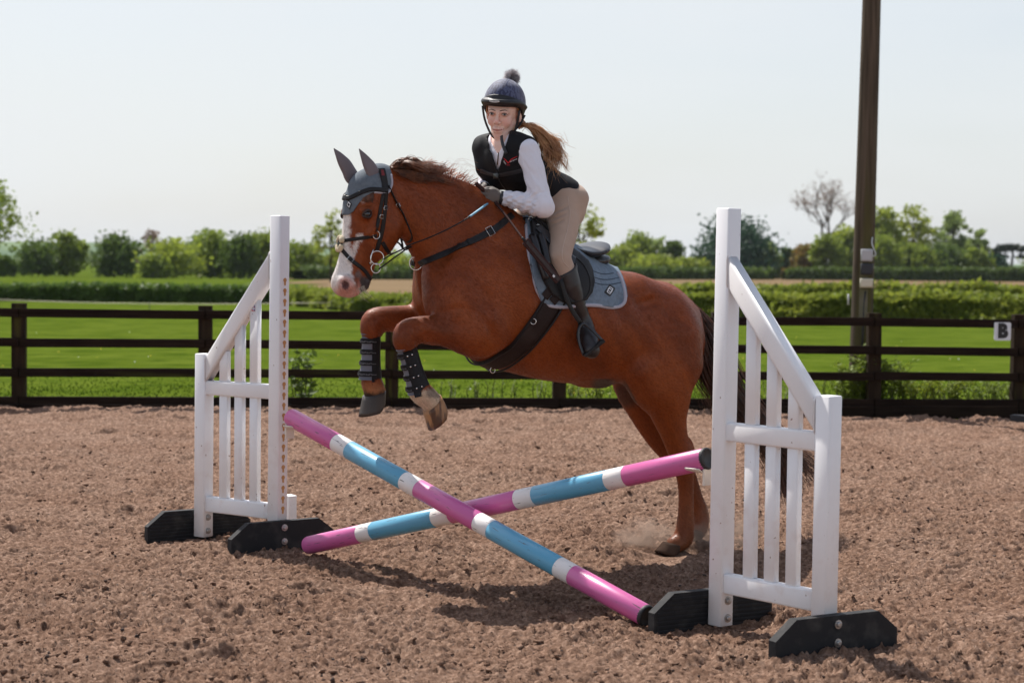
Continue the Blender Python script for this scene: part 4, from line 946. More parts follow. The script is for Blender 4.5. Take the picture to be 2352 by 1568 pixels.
# small white block standing behind the left wing
c = P(666, 1160, 9.62); c[2] = 0
V, F = bevel_box(c + UZ * .10, np.array([.020, .012, 0]), np.array([-.02, .034, 0]), UZ * .115, .006); k = thing('plastic_block', 'small white plastic block standing on the sand behind the left wing', 'plastic block', c); obj('block', V, F, M_PVC, k, smooth=False)
# ================================================================== horse
TH = math.radians(33.0)
HF = np.array([-math.cos(TH), -math.sin(TH), 0.0])        # the way the horse is heading
HN = np.array([math.sin(TH), -math.cos(TH), 0.0])         # its left, towards the camera
_hoof = G(1541, 1268)
HP0 = _hoof - 0.13 * HN                                   # a point of the horse's middle plane
def S(px, py, l=0.0):
    """point of the vertical plane l metres to the left of the horse's middle plane, seen at (px, py)."""
    d = ray(px, py); p0 = HP0 + l * HN
    return CAM + d * (((p0 - CAM) @ HN) / (d @ HN))
def mpx(p): return float((np.asarray(p) - CAM) @ CF) / FPX   # metres per picture unit at p
def ch(sd, spec, k, n=HN, sub=3, op='add', grow=0.0):
    pts = [S(a[0], a[1], a[2]) for a in spec]; rad = [a[3] * mpx(p) + grow for a, p in zip(spec, pts)]; sq = [a[4] if len(a) > 4 else 1.0 for a in spec]
    sd.chain(pts, rad, k, sq, n, op, sub); return pts
def lat(V): return (np.asarray(V) - HP0) @ HN
def mirror_near(V):
    """reflect everything to the near side of the middle plane."""
    l = lat(V); return V + np.outer(np.maximum(-2 * l, 0), HN)

NECK = [(905, 440, 0, 50, .66), (945, 457, 0, 68, .56), (1000, 497, 0, 99, .52), (1060, 550, 0, 127, .58), (1120, 615, 0, 148, .70)]
TRUNK = [(1036, 640, 0, 84, .80), (1090, 660, 0, 137, .76), (1150, 672, 0, 168, .74), (1220, 697, 0, 166, .82), (1300, 731, 0, 148, .94), (1375, 748, 0, 134, .94), (1440, 757, 0, 123, .92), (1500, 768, 0, 116, .88), (1538, 785, 0, 86, .86)]
def build_horse_sdf(vox, lo, hi):
    sd = SDF(lo, hi, vox)
    ch(sd, TRUNK, 0.0)
    # hip, croup and quarters
    ch(sd, [(1450, 690, .10, 62), (1520, 722, .09, 62)], .05, sub=1); ch(sd, [(1450, 690, -.12, 58), (1520, 722, -.10, 62)], .05, sub=1)
    ch(sd, [(1520, 700, 0, 50), (1575, 728, 0, 34), (1594, 745, 0, 20)], .04)
    ch(sd, [(1538, 770, .13, 72), (1545, 830, .13, 70)], .05, sub=1); ch(sd, [(1540, 770, -.13, 70), (1535, 830, -.13, 66)], .05, sub=1)
    # near hind leg
    ch(sd, [(1500, 800, .12, 100, .75), (1518, 868, .15, 82, .72), (1532, 915, .15, 58, .78), (1538, 955, .145, 42, .85), (1550, 1002, .14, 31, .9), (1564, 1045, .14, 28, .9), (1572, 1085, .14, 22, .85), (1575, 1130, .138, 18, .85), (1574, 1180, .135, 18, .9), (1573, 1215, .133, 21, .95), (1569, 1236, .13, 23), (1558, 1246, .13, 21), (1550, 1250, .13, 20)], .045)
    ch(sd, [(1577, 1015, .14, 12), (1582, 1032, .14, 13), (1580, 1060, .14, 11)], .025)   # point of hock
    ch(sd, [(1470, 850, .17, 42), (1488, 895, .17, 34)], .05, sub=1)                          # stifle
    ch(sd, [(1586, 1075, .13, 7), (1586, 1200, .125, 8)], .02, sub=1)                        # back tendon
    # far hind leg
    ch(sd, [(1480, 800, -.12, 90, .75), (1466, 868, -.14, 66, .72), (1480, 930, -.14, 46, .8), (1512, 995, -.14, 35, .85), (1552, 1050, -.14, 28, .9), (1580, 1095, -.14, 21, .85), (1596, 1140, -.14, 18, .85), (1606, 1175, -.14, 21), (1606, 1200, -.14, 22), (1600, 1218, -.14, 21)], .045)
    ch(sd, [(1578, 1030, -.14, 12), (1592, 1062, -.14, 11)], .025, sub=1)
    # neck and breast
    ch(sd, NECK, .06)
    ch(sd, [(1000, 618, -.10, 48), (1000, 690, -.12, 52), (1030, 735, -.12, 48)], .05); ch(sd, [(1020, 640, .09, 52), (1030, 700, .13, 56), (1062, 742, .15, 56)], .05)
    # shoulder blade and muscle
    ch(sd, [(1120, 560, .14, 56, .5), (1085, 640, .19, 70, .5), (1065, 705, .20, 62, .6)], .06)
    ch(sd, [(1150, 650, .20, 70, .5), (1120, 750, .20, 64, .7)], .06, sub=1)
    ch(sd, [(1110, 600, -.18, 66, .5), (1060, 700, -.2, 62, .6)], .06, sub=1)
    # near fore leg
    ch(sd, [(1105, 745, .20, 66, .75), (1082, 764, .20, 55, .8), (1040, 760, .195, 42, .85), (996, 757, .19, 33, .9), (958, 757, .185, 30), (934, 764, .18, 29), (928, 783, .18, 26), (936, 806, .18, 19), (948, 850, .18, 17), (958, 884, .18, 19), (966, 900, .18, 27), (980, 912, .18, 26), (992, 924, .18, 25)], .03)
    ch(sd, [(1108, 800, .20, 20), (1085, 800, .2, 16)], .03, sub=1)
    ch(sd, [(955, 775, .18, 14), (950, 788, .18, 10)], .02, sub=1)
    # far fore leg
    ch(sd, [(1030, 735, -.17, 60, .75), (980, 742, -.17, 48, .8), (930, 735, -.17, 34, .9), (890, 732, -.17, 29), (860, 736, -.17, 28), (852, 755, -.17, 25), (851, 778, -.17, 18), (851, 820, -.17, 16), (851, 856, -.17, 18), (853, 876, -.17, 24), (858, 890, -.17, 25), (861, 902, -.17, 25)], .03)
    ch(sd, [(872, 752, -.17, 13), (868, 766, -.17, 10)], .02, sub=1)
    # head
    ch(sd, [(872, 418, 0, 40, .80), (844, 432, 0, 40, .92), (852, 452, 0, 56, .76), (843, 478, 0, 56, .74), (830, 530, 0, 47, .64), (815, 590, 0, 39, .56), (801, 630, 0, 36, .62), (796, 644, 0, 36, .66)], .03)
    ch(sd, [(872, 490, .0, 50, .80), (878, 518, .0, 50, .80), (868, 545, 0, 44, .74)], .04)
    ch(sd, [(866, 556, 0, 34, .62), (846, 592, 0, 24, .62), (838, 625, 0, 20, .68), (834, 653, 0, 15, 1.05)], .03)
    ch(sd, [(788, 654, 0, 26, .95), (802, 662, 0, 21, 1.1), (814, 664, 0, 16, 1.1)], .02, sub=1)                    # upper lip
    ch(sd, [(790, 648, .040, 16), (804, 650, .047, 15)], .02, sub=1); ch(sd, [(780, 648, -.045, 16), (790, 650, -.05, 15)], .02, sub=1)
    for l, s_ in ((.088, 1), (-.088, -1)):
        e = S(842, 491, l) if s_ > 0 else S(842, 491, .088) - HN * .176
        sd.chain([e], [.026], .022)                                                           # orbit
        b0 = e + UZ * .024; sd.chain([b0 - HF * .025, b0 + HF * .03 - UZ * .008], [.012, .011], .02)
    # facial crest and jaw hollow
    ch(sd, [(860, 522, .078, 7), (838, 560, .068, 6)], .018, sub=1)
    ch(sd, [(846, 548, .085, 9), (838, 585, .075, 8)], .02, sub=1, op='cut'); ch(sd, [(903, 470, .10, 12), (916, 500, .10, 12)], .03, sub=1, op='cut')
    # nostril and mouth
    no = S(794, 652, .060); na = unit(HF * .75 + HN * .65)
    for c_, nn in ((no, HN), (no - HN * .120, -HN)):
        na = unit(HF * .75 + nn * .65); e1 = unit(np.cross(na, UZ)); sd.ell(c_ - na * .006, (.018, .031, .035), (na, e1, UZ), .012); sd.ell(c_ + na * .012, (.020, .0165, .022), (na, e1, UZ), .006, 'cut')
    a, b = S(838, 634, .0), S(822, 676, 0)
    for l in np.linspace(-.06, .06, 9): sd.chain([a + HN * l, b + HN * l], [.0035, .0035], .006, op='cut')
    # muscle grooves: jugular furrow, behind the shoulder, flank, gaskin
    def groove(spec, r, k=.03, grow=1): ch(sd, [(q[0], q[1], q[2], r) for q in spec], k, sub=2, op='cut')
    groove([(952, 560, .085), (985, 596, .13)], 6)
    groove([(1010, 722, .24), (1048, 708, .27), (1085, 714, .29), (1120, 742, .30), (1134, 778, .29)], 7, .022); groove([(964, 616, .02), (972, 668, .02), (984, 728, .02)], 8, .025); groove([(1128, 690, .29), (1098, 650, .28), (1060, 600, .24)], 5, .04); groove([(1000, 640, .20), (990, 690, .22), (1002, 722, .22)], 5, .025); groove([(1180, 780, .30), (1160, 806, .27), (1135, 828, .22)], 5, .02)
    groove([(1165, 600, .30), (1170, 690, .335), (1150, 770, .315), (1125, 812, .28)], 9, .05)
    groove([(1120, 800, .285), (1070, 822, .26)], 8, .03)
    groove([(1424, 690, .27), (1442, 750, .31), (1432, 820, .305), (1412, 868, .27)], 10, .045); groove([(1470, 700, .25), (1500, 690, .23)], 8, .04)
    groove([(1556, 745, .20), (1562, 840, .235), (1552, 910, .225)], 6, .04)
    groove([(1002, 742, .235), (1050, 744, .27)], 4, .02); groove([(975, 770, .235), (1040, 783, .275)], 4, .02)
    # sheath between the hind legs
    ch(sd, [(1340, 868, 0, 18), (1378, 876, 0, 13), (1388, 878, 0, 8)], .05)
    return sd
_lo = np.array([-1.25, 7.6, .03]); _hi = np.array([1.75, 10.4, 2.15])
# bounding box from the spec itself
_all = np.array([S(*q[:3]) for q in TRUNK + NECK + [(797, 660, 0), (1616, 1235, -.14), (1541, 1268, .13), (1005, 930, .18), (840, 890, -.17)]])
_lo = _all.min(0) - .30; _hi = _all.max(0) + .30; _lo[2] = .0; _hi[2] = 2.05
hs_ = build_horse_sdf(.0095, _lo, _hi)
HV, HQ = hs_.mesh(2)
def horse_colors(V):
    N = len(V); M_ = mirror_near(V); px, py = proj(M_); ox, oy = proj(V); l = lat(V)
    nz = fbm(V[:, 0] * 9 + V[:, 2] * 5, V[:, 1] * 9 + V[:, 2] * 7, 77, 4) - .5
    nf = fbm(V[:, 0] * 60, V[:, 2] * 60 + V[:, 1] * 30, 78, 2) - .5
    base = np.array(srgb(130, 61, 25)[:3]); dk = np.array(srgb(86, 42, 20)[:3]); lt = np.array(srgb(166, 86, 37)[:3])
    C = base + (lt - base) * np.clip(nz * 1.3, 0, 1)[:, None] + (dk - base) * np.clip(-nz * 1.3, 0, 1)[:, None]
    def put(col, w): 
        nonlocal C
        w = np.clip(w, 0, 1)[:, None]; C = C * (1 - w) + np.array(srgb(*col)[:3]) * w
    al = np.abs(l)
    head = (px < 905) & (py < 690) & (V[:, 2] > 1.28)
    # dark face hair under the forelock and around the eye
    e = np.hypot(px - 842, py - 491); put((50, 32, 26), np.where(head, sstep(15, 9, e), 0) * .75)
    # white blaze: follows the front of the face, widening over the nose
    t = (py - 440) / 230.0; f = (px - (788 - 20 * sstep(.5, .95, t))) + nf * 10
    wid = np.interp(py, [430, 500, 545, 575, 600, 640, 680], [14, 16, 13, 16, 27, 43, 48])
    put((236, 228, 222), np.where(head, sstep(wid + 3, wid - 3, f), 0))
    put((222, 210, 204), np.where(head & (py > 536) & (py < 600), sstep(9, 5, np.abs(px - (824 - (py - 545) * .42) + nf * 8)), 0))
    put((206, 192, 186), np.where(head, sstep(8, 4, np.hypot(px - 832, py - 458)), 0) * .9)
    # pink muzzle, grey chin and corner of the mouth
    put((212, 158, 144), np.where(head, sstep(646, 668, py + .30 * (px - 792) + nf * 14) * sstep(842, 828, px), 0) * .9); put((206, 150, 138), np.where(head, sstep(24, 13, np.hypot(px - 794, (py - 655) * .85)), 0) * .8)
    put((96, 58, 56), np.where(head, sstep(11, 7, np.hypot((px - 793), (py - 654) * .8)), 0))
    put((74, 66, 66), np.where(head, sstep(824, 829, px + nf * 6) * sstep(628, 640, py), 0))
    put((112, 104, 104), np.where(head, sstep(12, 4, np.hypot(px - 822, py - 630) + nf * 8), 0) * .8)
    # lower legs
    nfl = (ox < 1010) & (oy > 885) & (l > 0); put((206, 182, 156), np.where(nfl, sstep(888, 900, oy + nf * 18), 0)); put((110, 96, 86), np.where(nfl & (oy < 912), sstep(975, 985, ox + nf * 16), 0) * .7)
    ffl = (ox < 900) & (oy > 860) & (l < 0); put((176, 120, 80), np.where(ffl, sstep(868, 895, oy), 0) * .8); put((58, 42, 34), np.where(ffl, sstep(892, 905, oy + nf * 14), 0))
    hl = (V[:, 2] < .42); put((122, 70, 42), np.where(hl, sstep(.40, .18, V[:, 2]), 0) * .6); put((132, 80, 50), np.where(hl, sstep(.10, .04, V[:, 2] + nf * .03), 0) * .7)
    # dark skin round the sheath and inside the thighs
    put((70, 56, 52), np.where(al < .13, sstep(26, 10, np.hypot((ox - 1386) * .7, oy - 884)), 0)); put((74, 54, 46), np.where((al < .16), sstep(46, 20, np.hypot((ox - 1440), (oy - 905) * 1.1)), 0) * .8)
    put((40, 26, 20), np.where(al < .03, sstep(10, 4, np.hypot(ox - 1545, oy - 1005)), 0) * 0)
    return C
M_HORSE = mat('chestnut_coat', (1, 1, 1), rough=.44, spec=.30, attr='coat', col2=(.88, .85, .83), vscale=60, vdetail=5, vpos=(.35, .7), bump=(240, .22, .0025), bump2=(70, .12, .004))
hb = G(1400, 1262); hb[2] = 0
horse = thing('horse', 'chestnut horse with a white blaze jumping over the crossed poles', 'horse', hb)
body = obj('body', HV, HQ, M_HORSE, horse, attrs={'coat': horse_colors(HV)})
BV = BVHTree.FromPolygons([tuple(v) for v in HV], [tuple(q) for q in HQ.tolist()])
HNV = vnormals(HV, HQ)
def cast(px, py, off=0.0, bvh=None, maxd=None):
    d = unit(ray(px, py)); h = (bvh or BV).ray_cast(Vector(CAM), Vector(d))
    if h[0] is None: return None, None
    n = np.array(h[1]); n = n if n @ d < 0 else -n
    return np.array(h[0]) + n * off, n
def strap(name, px_pts, w_px, thick, m, parent, n=24, mirror=False, off=.001, bvh=None, smooth=2):
    q = catmull(np.array(px_pts, float), n); pts = []; nr = []
    for a in q:
        p, nn = cast(a[0], a[1], off, bvh)
        if p is None: continue
        pts.append(p); nr.append(nn)
    pts = np.array(pts); nr = np.array(nr)
    for _ in range(smooth):
        pts[1:-1] = (pts[:-2] + 2 * pts[1:-1] + pts[2:]) / 4; nr[1:-1] = (nr[:-2] + 2 * nr[1:-1] + nr[2:]) / 4
    nr /= np.linalg.norm(nr, axis=1)[:, None]; w = w_px * mpx(pts[len(pts) // 2])
    V, F = ribbon(pts, nr, w, thick); o = obj(name, V, F, m, parent, smooth=False)
    if mirror:
        V2 = np.array(V) - 2 * np.outer(lat(V), HN); obj(name, V2, [tuple(reversed(f)) for f in F], m, parent, smooth=False)
    return pts, nr
# eyes
M_EYE = mat('dark_eye', (.012, .008, .006), rough=.08, spec=.6, coat=.6)
for l in (.0915, -.0915):
    e = S(842, 492, .100); e = e if l > 0 else e - HN * .200
    V, F = lathe([(.001, -.019), (.012, -.0147), (.018, -.006), (.019, 0), (.018, .006), (.012, .0147), (.001, .019)], e, HN, 16); eo = obj('eye', V, F, M_EYE, horse)
    for s_, h_ in ((1, .017), (-1, -.014)):
        pts = [e + HF * a * .023 + UZ * (h_ * (1 - a * a) + s_ * .001 - a * .004) + HN * np.sign(l) * (.017 - .014 * a * a) for a in np.linspace(-1, 1, 9)]; V, F = tube(pts, .0042, 6); obj('eyelid', V, F, mat('dark_lid', srgb(48, 32, 26), rough=.5) if 'dark_lid' not in bpy.data.materials else bpy.data.materials['dark_lid'], eo)
# hooves: truncated cone cut obliquely
def hoof(cor, toe_dir, down, r0, r1, L, col, seed):
    """cor: centre of the coronet; down: axis to the sole; toe_dir: towards the toe."""
    down = unit(down); toe = unit(np.asarray(toe_dir) - down * (np.asarray(toe_dir) @ down)); sd_ = np.cross(down, toe); V = []; n = 20; rows = 6
    for j in range(rows):
        f = j / (rows - 1); r_ = r0 + (r1 - r0) * f
        for i in range(n):
            a = 2 * math.pi * i / n; c_ = math.cos(a); hgt = L * (1.0 if c_ > 0 else 1 + .45 * c_)   # lower heel
            V.append(np.asarray(cor) + down * hgt * f + toe * (c_ * r_ * (1.06 if c_ > 0 else .92) + .35 * L * f) + sd_ * math.sin(a) * r_ * .95)
    F = [(j * n + i, j * n + (i + 1) % n, (j + 1) * n + (i + 1) % n, (j + 1) * n + i) for j in range(rows - 1) for i in range(n)] + [tuple(reversed(range(n))), tuple((rows - 1) * n + i for i in range(n))]
    return obj('hoof', V, F, col, horse)
M_HOOFD = mat('dark_hoof_horn', srgb(70, 62, 56), rough=.5, col2=srgb(44, 38, 35), vscale=12, stretch=(1, 1, .3), bump=(60, .2, .002))
M_HOOFL = mat('striped_hoof_horn', srgb(168, 124, 84), rough=.5, col2=srgb(84, 58, 42), vscale=22, stretch=(1.6, 1.6, .25), vpos=(.42, .58), bump=(60, .2, .002))
p0 = S(993, 925, .18); hoof(p0, S(1004, 972, .18) - S(1018, 928, .18), S(1017, 950, .18) - S(993, 925, .18), .058, .070, .078, M_HOOFL, 1)
p0 = S(861, 903, -.17); hoof(p0, S(846, 950, -.17) - S(886, 912, -.17), S(868, 934, -.17) - S(861, 903, -.17), .058, .070, .086, M_HOOFD, 2)
p0 = S(1545, 1249, .13); hoof(p0, HF * 1 - UZ * .2, -UZ + HF * .35, .050, .062, .062, mat('brown_hoof_horn', srgb(86, 66, 54), rough=.9, spec=.1, col2=srgb(64, 50, 42), vscale=14), 3)
p0 = S(1600, 1216, -.14); hoof(p0, HF * 1 - UZ * .5, -UZ + HF * .2, .050, .058, .06, bpy.data.materials['brown_hoof_horn'], 4)

# ------------------------------------------------------------------ hair
def strands(roots, paths_fn, n, seed, r0, segs=9, r1=None):
    V = []; F = []; rg = np.random.default_rng(seed)
    for i in range(n):
        q = paths_fn(i, rg); q = catmull(q, segs); rad = np.linspace(r0, r1 if r1 is not None else r0 * .3, segs) * rg.uniform(.7, 1.2)
        v, f = tube(q, rad, 3, False); k = len(V); V.extend(v); F.extend([tuple(a + k for a in x) for x in f])
    return np.array(V), F
M_MANE = mat('dark_mane_hair', srgb(80, 50, 36), rough=.45, spec=.5, col2=srgb(136, 84, 54), vscale=14, vdetail=3, stretch=(3, 3, .6))
M_MANER = mat('red_mane_hair', srgb(196, 104, 52), rough=.45, spec=.5, col2=srgb(108, 52, 28), vscale=20)
CREST = [(893, 384), (915, 381), (945, 384), (980, 393), (1010, 404), (1040, 418), (1070, 436), (1100, 458), (1125, 478)]
cq = catmull(np.array(CREST, float), 60)
ML = np.random.default_rng(19); MLOCK = []
for k in range(30):
    t = ML.random() ** 1.2 * .30; a = cq[int(t * 59)]; Lx = ML.uniform(50, 112) * (1 - 1.0 * t); up = ML.uniform(2, 30) * (1 - 1.4 * t); w1, w2 = ML.normal(0, 4), ML.normal(0, 6); l = ML.normal(.004, .014); e = ML.normal(.015, .03)
    MLOCK.append([(a[0], a[1] + 4, l), (a[0] + Lx * .22, a[1] - up * .9 + 3, l + e * .4), (a[0] + Lx * .5, a[1] - up + w1 + 7 + 10 * t, l + e * .8), (a[0] + Lx * .78, a[1] - up * .7 - w1 + 10 + 16 * t, l + e), (a[0] + Lx, a[1] - up * .5 + w2 + 6 + 22 * t, l + e * 1.2)])
def mane_long(i, rg):
    g = MLOCK[i % 30]; a, b, c = rg.normal(0, 1, 3); q = [S(x + a * (1.5 + 1.0 * j) + (rg.normal(0, 3) if j == 4 else 0), y + b * (1.0 + 1.1 * j), l + c * .006) for j, (x, y, l) in enumerate(g)]
    return q if rg.random() < .8 else q[:4]
def mane_side(i, rg):
    t = rg.uniform(.0, .34); a = cq[int(t * 59)]; b = S(a[0], a[1] + 3, .01); L = rg.uniform(25, 60)
    return [b, S(a[0] + L * .45, a[1] + 6 + L * .08, .045), S(a[0] + L * .95, a[1] + 14 + L * .22 + rg.normal(0, 3), .07), S(a[0] + L * 1.5, a[1] + 16 + L * .30 + rg.normal(0, 5), .075 + rg.normal(0, .01))]
def mane_short(i, rg):
    t = rg.uniform(.30, 1.0); a = cq[int(t * 59)]; l = rg.normal(.006, .018); b = S(a[0], a[1] + 6, l); L = rg.uniform(14, 36) * (1.15 - .5 * abs(t - .6))
    return [b, S(a[0] + L * .25, a[1] + 6 - L * .55, l + rg.normal(0, .01)), S(a[0] + L * rg.uniform(.4, .9), a[1] + 4 - L * rg.uniform(.45, .95), l + rg.normal(0, .02))]
def mane_wisp(i, rg):
    t = rg.uniform(.5, .72); a = cq[int(t * 59)]; b = S(a[0], a[1], 0); return [b, S(a[0] + 6, a[1] - 25, .02), S(a[0] + 22 + rg.normal(0, 8), a[1] - rg.uniform(30, 50), .03), S(a[0] + 45 + rg.normal(0, 10), a[1] - rg.uniform(14, 40), .0)]
V, F = strands(None, mane_long, 840, 1, .0016, 11); V2, F2 = strands(None, mane_side, 380, 2, .0016, 8)
mn = obj('mane', V, F, M_MANE, horse); obj('mane_fall', V2, F2, M_MANE, horse)
V, F = strands(None, mane_short, 620, 3, .0019, 5); V2, F2 = strands(None, mane_wisp, 14, 4, .0006, 8)
obj('mane_fringe', np.vstack([V, V2]), F + [tuple(a + len(V) for a in f) for f in F2], M_MANER, horse)
for o_ in horse.children:
    if o_.name.startswith('mane'): o_['kind'] = 'stuff'
M_TAIL = mat('dark_tail_hair', srgb(52, 36, 29), rough=.5, spec=.4, col2=srgb(104, 64, 44), vscale=10, vdetail=3, stretch=(3, 3, .5))
TAILC = np.array([(1588, 706), (1608, 740), (1628, 800), (1650, 865), (1690, 925), (1738, 985), (1788, 1045), (1812, 1138)], float)
def tail_path(i, rg):
    e = rg.random(); o1 = rg.normal(0, 1); o2 = rg.normal(0, 1); q = []
    ends = TAILC.copy()
    if e < .22: ends[-1] = (1868 + rg.normal(0, 10), 1092 + rg.normal(0, 12)); ends[-2] = (1806, 1030)
    elif e < .36: ends = ends[:-1]; ends[-1] += rg.normal(0, 14, 2)
    wd = np.interp(np.arange(len(ends)), [0, 1, 2, 3, 5, 7], [7, 15, 29, 34, 33, 26])
    for j, (x, y) in enumerate(ends): q.append(S(x + o1 * wd[j] * .62 + o2 * wd[j] * .1, y + o2 * wd[j] * .38 + (rg.uniform(-22, 8) if j == len(ends) - 1 else 0), -.01 + .0022 * wd[j] * rg.normal() * .9))
    return q
V, F = strands(None, tail_path, 1000, 6, .0027, 12)
def tail_wisp(i, rg): 
    a = rg.uniform(0, 1); return [S(1612 + 20 * a, 800 + 60 * a, 0), S(1600 + 30 * a + rg.normal(0, 8), 880 + 50 * a, .04), S(1612 + 60 * a + rg.normal(0, 14), 930 + 80 * a + rg.normal(0, 16), .04)]
V2, F2 = strands(None, tail_wisp, 40, 7, .0009, 7)
obj('tail', np.vstack([V, V2]), F + [tuple(a + len(V) for a in f) for f in F2], M_TAIL, horse)['kind'] = 'stuff'
def wh(i, rg):
    a = rg.random(); b, n_ = cast(818 + 20 * a, 664 - 10 * a, 0)
    if b is None: b = S(826, 660, 0)
    return [b, b + n_ * .015 - UZ * .02, b + n_ * .02 - UZ * (.03 + .03 * rg.random()) - HF * .05 * rg.random()]
V, F = strands(None, wh, 36, 9, .0005, 5); obj('whiskers', V, F, mat('pale_whisker', srgb(214, 200, 180), rough=.5), horse)['kind'] = 'stuff'
def forelock(i, rg):
    a = rg.random(); x, y = 832 + 26 * a, 449 - 6 * a; p, n_ = cast(x, y, .002); q, m_ = cast(x + 2 - 6 * rg.random(), y + 14 + 12 * rg.random() * a, .004); return [p, (p + q) / 2 + n_ * .004, q]
V, F = strands(None, forelock, 120, 10, .0016, 5); obj('forelock', V, F, M_MANE, horse)['kind'] = 'stuff'

# short coat hair lying along the body: too fine to count
def coat_hair(n, seed):
    rg = np.random.default_rng(seed); A = HV[HQ]; fc = A.mean(1); px_, py_ = proj(fc); ar = np.linalg.norm(np.cross(A[:, 2] - A[:, 0], A[:, 3] - A[:, 1]), axis=1)
    fi = rg.choice(len(HQ), n, p=ar / ar.sum()); w = rg.dirichlet((1, 1, 1, 1), n); b = (A[fi] * w[..., None]).sum(1); N = HNV[HQ[fi]].mean(1); N /= np.linalg.norm(N, axis=1)[:, None]
    col = horse_colors(b) * (.55 + .85 * rg.random((n, 1)) ** 1.3)
    fl = -HF * .75 - UZ * .65; fl = np.repeat(fl[None], n, 0) + rg.normal(0, .16, (n, 3)); sw = fbm(b[:, 0] * 5 + b[:, 2] * 3, b[:, 2] * 5 - b[:, 1] * 3, 87, 2) - .5; fl += np.outer(sw * .9, UZ)
    fl -= N * (fl * N).sum(1)[:, None]; fl /= np.linalg.norm(fl, axis=1)[:, None]; d = fl + N * .20; S_ = np.cross(N, fl); L = (.008 + .011 * rg.random(n))[:, None]; wd = .0011
    b = b - N * .0006
    V = np.stack([b - S_ * wd, b + S_ * wd, b + d * L], 1).reshape(-1, 3); return V, np.arange(3 * n).reshape(-1, 3), np.repeat(col, 3, 0)
V, F, cc = coat_hair(220000, 41)
obj('coat_hair', V, F, mat('coat_hair', (1, 1, 1), rough=.55, spec=.18, attr='coat'), horse, attrs={'coat': cc}, smooth=False)['kind'] = 'stuff'
# ================================================================== tack
M_LEATHER = mat('black_leather', (.013, .011, .011), rough=.5, spec=.3, bump=(180, .15, .0012))
M_STEEL = mat('polished_steel', (.72, .70, .67), rough=.18, metal=1.0)
M_AIRMESH = mat('blue_grey_mesh_fabric', srgb(122, 136, 150), rough=.85, spec=.2, col2=srgb(106, 120, 134), vscale=60, bump=(420, .5, .0015), bump2=(14, .25, .006))
M_TRIM = mat('grey_binding', srgb(172, 168, 178), rough=.6, sheen=.2, bump=(120, .2, .001))
M_LYCRA = mat('taupe_grey_lycra', srgb(108, 98, 102), rough=.55, sheen=.3, bump=(26, .2, .003))
def inpoly(px, py, poly):
    poly = np.asarray(poly, float); c = np.zeros(np.shape(px), bool); j = len(poly) - 1
    for i in range(len(poly)):
        xi, yi = poly[i]; xj, yj = poly[j]
        t = ((yi > py) != (yj > py)); xx = (xj - xi) * (py - yi) / ((yj - yi) if yj != yi else 1e-9) + xi
        c ^= t & (px < xx); j = i
    return c
def patch(poly, off, sel=None, base_off=.002, both=True, closed_back=True):
    """Shell over the part of the horse inside a picture-plane outline (mirrored to the far side), with a clean cut edge."""
    def test(Vx):
        M_ = mirror_near(Vx) if both else Vx; a, b = proj(M_); ok = inpoly(a, b, poly)
        return ok if both else ok & (lat(Vx) > 0)
    ins = test(HV)
    if sel is not None: ins &= sel(HV)
    F = HQ[ins[HQ].any(1)]; used = np.unique(F); mp_ = np.full(len(HV), -1); mp_[used] = np.arange(len(used)); Vn = HV[used].copy(); Nn = HNV[used]; F = mp_[F]; inn = ins[used]
    src = np.full(len(used), -1)
    for a, b in ((0, 1), (1, 2), (2, 3), (3, 0), (0, 2), (1, 3)):
        for x, y in ((a, b), (b, a)):
            k = ~inn[F[:, x]] & inn[F[:, y]]; src[F[k, x]] = F[k, y]
    o = np.where((~inn) & (src >= 0))[0]; A = Vn[src[o]]; B = Vn[o]; lo = np.zeros(len(o)); hi = np.ones(len(o))
    for _ in range(9):
        m = (lo + hi) / 2; t = test(A + (B - A) * m[:, None]); lo = np.where(t, m, lo); hi = np.where(t, hi, m)
    Vn[o] = A + (B - A) * lo[:, None]
    top = Vn + Nn * off; bot = Vn + Nn * base_off; n = len(Vn)
    E = np.concatenate([F[:, [0, 1]], F[:, [1, 2]], F[:, [2, 3]], F[:, [3, 0]]]); key = np.sort(E, 1); _, inv, cnt = np.unique(key, axis=0, return_inverse=True, return_counts=True); be = E[cnt[inv.ravel()] == 1]
    rim = np.stack([be[:, 1], be[:, 0], be[:, 0] + n, be[:, 1] + n], 1)
    FF = np.concatenate([F, rim]); VV = np.concatenate([top, bot])
    return VV, FF
def bvh_of(V, F): return BVHTree.FromPolygons([tuple(v) for v in V], [tuple(int(i) for i in q) for q in F])
def hem(name, px_pts, r, m, parent, bvh, n=60, mirror=True, off=0.0):
    q = catmull(np.array(px_pts, float), n); pts = []
    cen_ = np.mean(px_pts, 0)
    for a in q:
        dv = unit(cen_ - a)
        for sh in (1.0, 2.5, 4.0, 6.0, 8.0):
            p, nn = cast(a[0] + dv[0] * sh, a[1] + dv[1] * sh, off, bvh)
            if p is not None: break
        if p is None: continue
        if pts and np.linalg.norm(p - pts[-1]) > .12: continue
        pts.append(p)
    pts = np.array(pts)
    for _ in range(2): pts[1:-1] = (pts[:-2] + 2 * pts[1:-1] + pts[2:]) / 4
    V, F = tube(pts, r, 7); obj(name, V, F, m, parent)
    if mirror: V2 = V - 2 * np.outer(lat(V), HN); obj(name, V2, [tuple(reversed(f)) for f in F], m, parent)
def decal(name, polys, m, parent, bvh, off=.0015):
    mb = MB()
    for poly in polys:
        pts = [cast(a, b, off, bvh)[0] for a, b in poly]
        if any(p is None for p in pts): continue
        c = np.mean(pts, 0); mb.add(pts + [c], [(i, (i + 1) % len(pts), len(pts)) for i in range(len(pts))])
    if mb.V: return mb.obj(name, m, parent)
